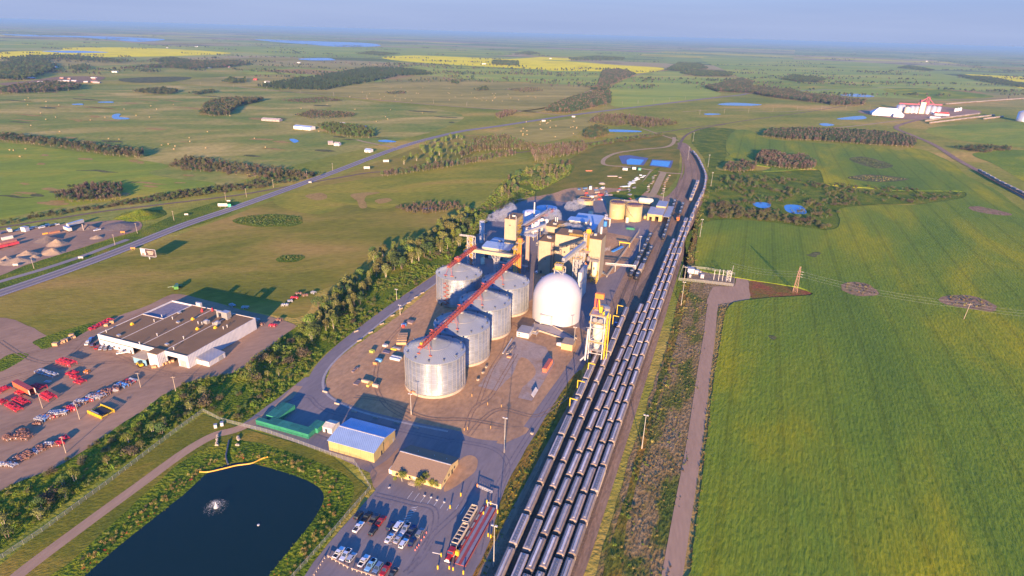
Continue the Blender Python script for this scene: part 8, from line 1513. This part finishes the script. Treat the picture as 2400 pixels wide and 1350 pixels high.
q, p = at(45, 571), at(5, 580); rz = math.atan2(-(q.x - p.x), q.y - p.y); grain_trailer(at(31, 577), rz, 9, 'red sided gravel trailer, right one at the yard edge', 'red'); grain_trailer(at(5, 583), rz, 9, 'red sided gravel trailer, left one at the yard edge', 'red'); stack(20, 570, 12, 3, 2, 3, (.30, .12, .10), 'brown red flatbed loads behind the gravel trailers', rz + 1.57, 'flatbed_load', 'load'); stack(18, 561, 8, 2, 2.5, 2, (.6, .56, .5), 'white machinery tops behind the brown loads', rz + 1.57, 'machinery', 'machinery')
stack(128, 546, 8, 3, 1.4, 4, (.32, .14, .08), 'rusty beams before the angled white trailer', .9, 'rusty_beams', 'beams'); stack(106, 549, 4, 1.5, 1, 2, (.75, .35, .04), 'orange barrier lying behind the soil heap', .9, 'orange_barrier', 'barrier'); stack(197, 541, 1, 1, 6.5, 1, (.25, .2, .18), 'brown upright tank by the soil bank', 0, 'upright_tank', 'tank')
# billboard
a, b = at(333, 601), at(364, 605); p = at(350, 608); t = thing('billboard', 'dark billboard with a white and red left panel beside the highway', 'billboard', (p.x, p.y, .1), math.atan2(b.y - a.y, b.x - a.x) * .0 - .25)
part('post', MB().tube((0, .6, 0), (0, .6, 3.5), .45, n=10), PAINTW, t); part('panel', MB().box(-7.2, 0, 3.0, 7.2, .5, 8.6), mat('board_dark', (.07, .045, .05), .5), t); part('frame', MB().box(-7.4, .1, 8.6, 7.4, .6, 8.85).box(7.2, .1, 2.8, 7.45, .6, 8.6).box(-7.45, .1, 2.8, -7.2, .6, 8.6).box(-7.4, .1, 2.75, 7.4, .6, 3.0), PAINTW, t); part('poster', MB().box(-7.0, -.05, 3.4, -2.6, -.01, 8.3), mat('poster_white', (.72, .66, .64), .6), t); part('poster', MB().box(-6.4, -.08, 3.4, -3.4, -.055, 5.4), mat('poster_red', (.55, .2, .17), .6), t)
for k in range(3): part('lettering', MB().box(-.8 + .4 * k, -.05, 6.6 - 1.1 * k, 5.6 - .5 * k, -.01, 7.1 - 1.1 * k), mat('lettering_tan', (.55, .42, .33), .6), t)
part('walkway', MB().box(-7.2, -1.0, 2.5, 7.2, 0, 2.6), STEEL, t)
p = at(528, 488); t = thing('road_sign', 'wide grey and green road sign beyond the highway', 'road sign', (p.x, p.y, .1), .1); part('panel', MB().box(-7, 0, 2, 2.5, .2, 5), mat('sign_grey', (.5, .5, .48), .5), t); part('panel', MB().box(2.6, 0, 1.6, 6.2, .2, 4.4), mat('sign_green', (.05, .42, .26), .5), t); part('post', MB().bar((-5, .2, 0), (-5, .2, 5), .25).bar((0, .2, 0), (0, .2, 5), .25).bar((4.5, .2, 0), (4.5, .2, 4.4), .25), WOOD, t)
for px, py, lab in ((860, 399, 'white sign board right of the highway in the middle distance'), (905, 383, 'small pale sign beyond the railway by the poplars'), (1274, 287, 'white sign board at the near end of the tan stubble'), (1344, 277, 'pale sign board beside the far highway stretch'), (312, 586, 'tiny orange sign at the near highway edge'), (190, 608, 'white post sign where the side road joins'), (37, 625, 'white barrel marker on the lower verge'), (288, 548, 'orange barrel on the verge by the yard'), (437, 506, 'tan box on the verge beyond the highway'), (536, 474, 'white box near the wide grey road sign'), (727, 430, 'small white marker at the highway edge')):
    p = at(px, py); t = thing('sign_board', lab, 'sign', (p.x, p.y, .1), .15); s = 1 if px > 800 else .45; part('panel', MB().box(-4 * s, 0, 2 * s, 4 * s, .2, 5 * s), PAINTW if 'orange' not in lab else ORG, t); part('post', MB().bar((-3 * s, .15, 0), (-3 * s, .15, 4 * s), .2).bar((3 * s, .15, 0), (3 * s, .15, 4 * s), .2), WOOD, t)

# ================================================================ FAR BUILDINGS
def farm(px, py, w, d, h, lab, wall, roof, rz=.2, ridge=1.6, nm='farm_building', cat='building', win=True):
    p = at(px, py); t = thing(nm, lab, cat, (p.x - w / 2, p.y, .3), rz); gable(t, w, d, h, h + ridge, wall, roof, .3)
    if win:
        for k in range(max(2, int(w / 8))): part('window', MB().box(2 + k * (w - 4) / max(2, int(w / 8)), -.08, 1.2, 3.2 + k * (w - 4) / max(2, int(w / 8)), -.02, 2.4), WINDOW, t)
    part('door', MB().box(w * .5, -.08, 0, w * .5 + 2.4, -.02, 2.4), DOORG, t); return t
REDW = mat('barn_red', (.45, .04, .04), .6); GREYR = mat('weathered_grey', (.35, .29, .27), .8); WHT = mat('far_white', (.72, .7, .68), .6)
farm(712, 303, 38, 15, 5.2, 'long white shed with a blue grey roof in the left middle distance', WHT, ROOFBL, -.35)
farm(636, 284, 40, 12, 3.5, 'weathered grey sheds left of the long white shed', GREYR, GREYR, -.2, 2, 'old_shed')
for px, py, w, lab, wl, rf in ((789, 342, 9, 'white bungalow among bushes below the long white shed', WHT, GREYR), (862, 357, 10, 'small white farmhouse beside the highway access track', WHT, ROOFBL), (775, 340, 8, 'tan outbuilding left of the white bungalow', GREYR, GREYR), (852, 302, 9, 'grey house hidden at the poplar edge', GREYR, ROOFBL), (800, 294, 12, 'pale roofed house behind the poplars', WHT, ROOFG),
    (545, 192, 14, 'white farmhouse between dark trees in the tan field', WHT, ROOFG), (598, 188, 12, 'red barn on the tan field', REDW, REDW), (625, 194, 16, 'pale machine shed at the spruce plantation end', WHT, GREYR), (490, 160, 18, 'blue grey shed in front of the far left bluff', ROOFBL, ROOFBL), (535, 158, 12, 'tan red house right of the blue grey shed', GREYR, REDW), (268, 170, 20, 'long pale shed beyond the salvage yard', WHT, ROOFG), (460, 110, 20, 'white farm sheds on the far crop land', WHT, WHT), (392, 113, 16, 'pale house left of the far white sheds', GREYR, WHT), (700, 148, 16, 'white house near the upper farm lane', WHT, ROOFG), (130, 159, 10, 'white cabin among the upper left woods', WHT, WHT), (1135, 151, 24, 'white farm buildings beside the dark bluff in the yellow field', WHT, WHT), (1290, 138, 14, 'white house at the yellow field edge', WHT, WHT), (1612, 152, 14, 'white farmhouse in the woods above the highway', WHT, WHT), (1446, 180, 14, 'pale shed in the aspen wood by the dirt road', WHT, GREYR), (2172, 144, 20, 'white farm buildings far out on the right plain', WHT, WHT), (2003, 124, 24, 'pale far farm near the right horizon', WHT, WHT), (1290, 254, 10, 'small pale shed at the dirt road corner', WHT, GREYR), (1345, 258, 10, 'pale cabin at the near edge of the aspen wood', WHT, GREYR)):
    farm(px, py, w, 9, 3.4, lab, wl, rf, rnd(-.4, .4), 1.8, win=w < 17)
for i in range(16): farm(rnd(40, 230), rnd(183, 198), rnd(8, 24), 8, 3, 'low shed or scrap row in the far salvage yard', random.choice((WHT, GREYR, mat('rust_shed', (.4, .16, .1), .8))), random.choice((WHT, GREYR)), rnd(-.3, .3), 1, 'salvage_shed', 'shed', False)['group'] = 'sheds in the far salvage yard'
for px, py, w, lab in ((1465, 399, 7, 'white trailer left of the road under the lined ponds'), (1486, 397, 5, 'white and tan trailer by the pond road junction'), (1499, 399, 4, 'green tank trailer at the pond road junction'), (1384, 444, 3, 'white upright tank at the edge of the rear yard')): cabinet(px, py, w, 3, 3 if px > 1400 else 4, lab, 'site_trailer', 'trailer', mat('trailer_green', (.06, .28, .18), .5) if 'green' in lab else None)
# rear storage yard clutter
for i in range(34):
    px, py = rnd(1350, 1492), rnd(441, 470); cn = random.choice(((.55, .52, .5), (.1, .18, .3), (.5, .08, .06), (.32, .24, .19), (.2, .2, .22))); stack(px, py, rnd(2, 6), rnd(1.5, 4), rnd(.8, 2), random.choice((1, 2, 3)), cn, 'pallet stack or machine part in the rear storage yard', rnd(0, 1.5), 'storage_stack', 'stack')['group'] = 'stacks in the rear storage yard'
for i in range(26):
    f = i / 25; px, py = 1462 + 44 * f + rnd(-6, 6), 440 - 27 * f + rnd(-2, 2); stack(px, py, rnd(3, 6), rnd(1.5, 3), rnd(.4, 1), 2, random.choice(((.4, .47, .55), (.55, .58, .62), (.3, .35, .42))), 'grey blue sheet bundle on the grass below the lined ponds', rnd(0, .6), 'sheet_bundle', 'bundle')['group'] = 'sheet bundles below the lined ponds'
for i in range(22):
    f = i / 21; px, py = (1515 + 20 * f + rnd(-3, 3), 452 - 40 * f) if i % 2 else (1550 + 20 * f + rnd(-4, 4), 455 - 45 * f); stack(px, py, rnd(2, 4), rnd(1.5, 3), rnd(.5, 1.2), 2, random.choice(((.2, .17, .16), (.4, .36, .34), (.28, .2, .16))), 'scrap heap along the dirt lanes behind the plant', rnd(0, .8), 'lane_scrap', 'scrap')['group'] = 'scrap along the rear lanes'
for px, py, w, lab in ((1435, 414, 14, 'long pale beam on the grass below the lined ponds'), (1453, 417, 4, 'short pale beam right of the long one')): p = at(px, py); one('beam', MB().cbox(0, 0, 0, w, 2, 1), GREYR, lab, 'beam', (p.x, p.y, .2), .1)
p = at(1411, 431); one('rubble_mound', MB().lathe([(4.5, 0), (3, 1.4), (.4, 2)], 14), CONCR, 'grey rubble mound on the grass behind the rear yard', 'mound', (p.x, p.y, .1)); p = at(1380, 401); stack(1380, 401, 9, 3, 1, 4, (.45, .16, .09), 'rusty red machinery on the grass left of the trailers', .2, 'rusty_machinery', 'machinery')

# far grain elevator on the right
p = at(2070, 271); t = thing('storage_hall', 'huge pale ridge roofed storage hall at the far elevator', 'building', (p.x - 30, p.y, .6), -.35)
part('wall', MB().box(0, 0, 0, 74, 42, 5), WHT, t); part('roof', MB().add([(-1, -1, 5), (75, -1, 5), (75, 43, 5), (-1, 43, 5), (16, 21, 19), (58, 21, 19)], [(0, 1, 5, 4), (1, 2, 5), (2, 3, 4, 5), (3, 0, 4)]), WHT, t); part('lean_to', MB().extr([(-14, 0), (-14, 5), (-7, 8), (0, 5), (0, 0)], 48, 70), WHT, t)
p = at(2150, 266); t = thing('grain_elevator', 'far grain elevator with silver bins and maroon headhouse', 'grain elevator', (p.x, p.y, .6), -.35); MAR = mat('maroon_steel', (.32, .06, .10), .6); SLV = mat('bin_silver', (.50, .5, .52), .35, .5)
for i, (x, y, rr, hh) in enumerate(((-46, 0, 8, 18), (-38, 14, 8, 18), (-28, -6, 7, 14), (-16, 0, 7, 17), (-4, 4, 7, 17), (22, 0, 7, 20), (36, 3, 7, 20), (30, 14, 7, 20), (48, 6, 7, 19))): part('bin', MB().lathe([(rr, 0), (rr, hh), (.5, hh + 3)], 20, x, y), SLV if i != 2 else CREAM, t, True)
part('head_house', MB().box(2, -4, 0, 14, 10, 30), CREAM, t); part('head_roof', MB().box(0, -5, 30, 4, 11, 36).box(9, -5, 30, 20, 10, 32), MAR, t); part('tower', MB().truss((18, 2, 0), (18, 2, 44), 7, 7, 8, .8), MAR, t); part('gallery', MB().box(-50, 0, 22, 2, 4, 25).box(18, 2, 24, 54, 6, 27), MAR, t); part('spout', MB().bar((18, 2, 44), (-6, 2, 24), 1.5).bar((18, 2, 42), (36, 3, 24), 1.5).bar((18, 2, 44), (4, 2, 34), 1.2), MAR, t)
farm(2205, 271, 34, 16, 5, 'red roofed shed in front of the far elevator', WHT, mat('bright_red_roof', (.60, .06, .04), .5), -.3, 3.5); farm(2190, 278, 24, 8, 3.5, 'white low sheds before the red roofed shed', WHT, WHT, -.3, 1.2); farm(2170, 266, 30, 12, 4, 'red trimmed white office at the far elevator', WHT, GREYR, -.3, 1.5)
for i, (px, py) in enumerate(((2238, 262), (2244, 261), (2250, 260))): p = at(px, py); one('white_bin', MB().lathe([(3, 0), (3, 8), (.4, 9.6)], 14), WHT, 'small white hopper bin right of the red roofed shed', 'bin', (p.x, p.y, .6), 0, 'white hopper bins')
p = at(2392, 285); t = thing('grain_silo', 'big silver silo cut off by the right picture edge', 'silo', (p.x + 8, p.y + 5, .5)); part('wall', MB().lathe([(14, 0), (14, 22)], 32), SLV, t, True); part('roof', MB().lathe([(14.3, 21.9), (14.3, 22.1), (.6, 29)], 32), SLV, t)
# ================================================================ STEAM
stm = bpy.data.materials.new('steam'); stm.use_nodes = True; st_ = stm.node_tree; st_.nodes.remove(st_.nodes['Principled BSDF']); pv = st_.nodes.new('ShaderNodeVolumePrincipled'); pv.inputs['Color'].default_value = (.95, .95, .97, 1); g_ = st_.nodes.new('ShaderNodeNewGeometry'); n_ = st_.nodes.new('ShaderNodeTexNoise'); n_.inputs['Scale'].default_value = .32; n_.inputs['Detail'].default_value = 2.5; st_.links.new(g_.outputs['Position'], n_.inputs['Vector'])
m_ = st_.nodes.new('ShaderNodeMapRange'); m_.interpolation_type = 'SMOOTHSTEP'; m_.inputs[1].default_value = .34; m_.inputs[2].default_value = .74; m_.inputs[3].default_value = 0; m_.inputs[4].default_value = .30; st_.links.new(n_.outputs[0], m_.inputs[0]); st_.links.new(m_.outputs[0], pv.inputs['Density'])
st_.links.new(pv.outputs[0], st_.nodes['Material Output'].inputs['Volume'])
def steam(px, py, z, drift, r0, r1, n, dens=None):
    p = at(px, py, z); bm = bmesh.new(); L = Vector(drift).length
    bmesh.ops.create_icosphere(bm, subdivisions=4, radius=1)
    d = Vector(drift); ax = d.normalized(); sx = ax.orthogonal().normalized(); sy = ax.cross(sx)
    for v in bm.verts:
        c = v.co.copy(); f = (c.x + 1) / 2; rr = r0 + (r1 - r0) * f
        nz = 1 + .75 * noise.noise(Vector((c.x * 2.6 + px, c.y * 1.7, c.z * 1.7))) + .35 * noise.noise(Vector((c.x * 7 + px, c.y * 4, c.z * 4)))
        v.co = p + ax * (L * f) + (sx * c.y + sy * c.z) * rr * nz + Vector((0, 0, 1.5 * noise.noise(Vector((f * 3, px, 0)))))
    me = bpy.data.meshes.new('steam'); bm.to_mesh(me); bm.free(); me.materials.append(stm); o = link('steam_plume', me); o['kind'] = 'stuff'
steam(1266, 520, 27, (18, 2, 8), 3.0, 8.5, 1); steam(1283, 512, 30, (8, 1, 1), 3, 4.5, 1); steam(1392, 538, 27.5, (-30, -4, 3), 1.2, 5.2, 1); steam(1133, 519, 21, (30, 22, 7), 2.0, 8.0, 1); steam(1290, 552, 26, (-8, 3, 4), 1.0, 3.0, 1); steam(1322, 487, 20, (22, 6, 4), 4.5, 6.5, 1); steam(1400, 590, 3, (12, 2, 4), 1.0, 3.0, 1)
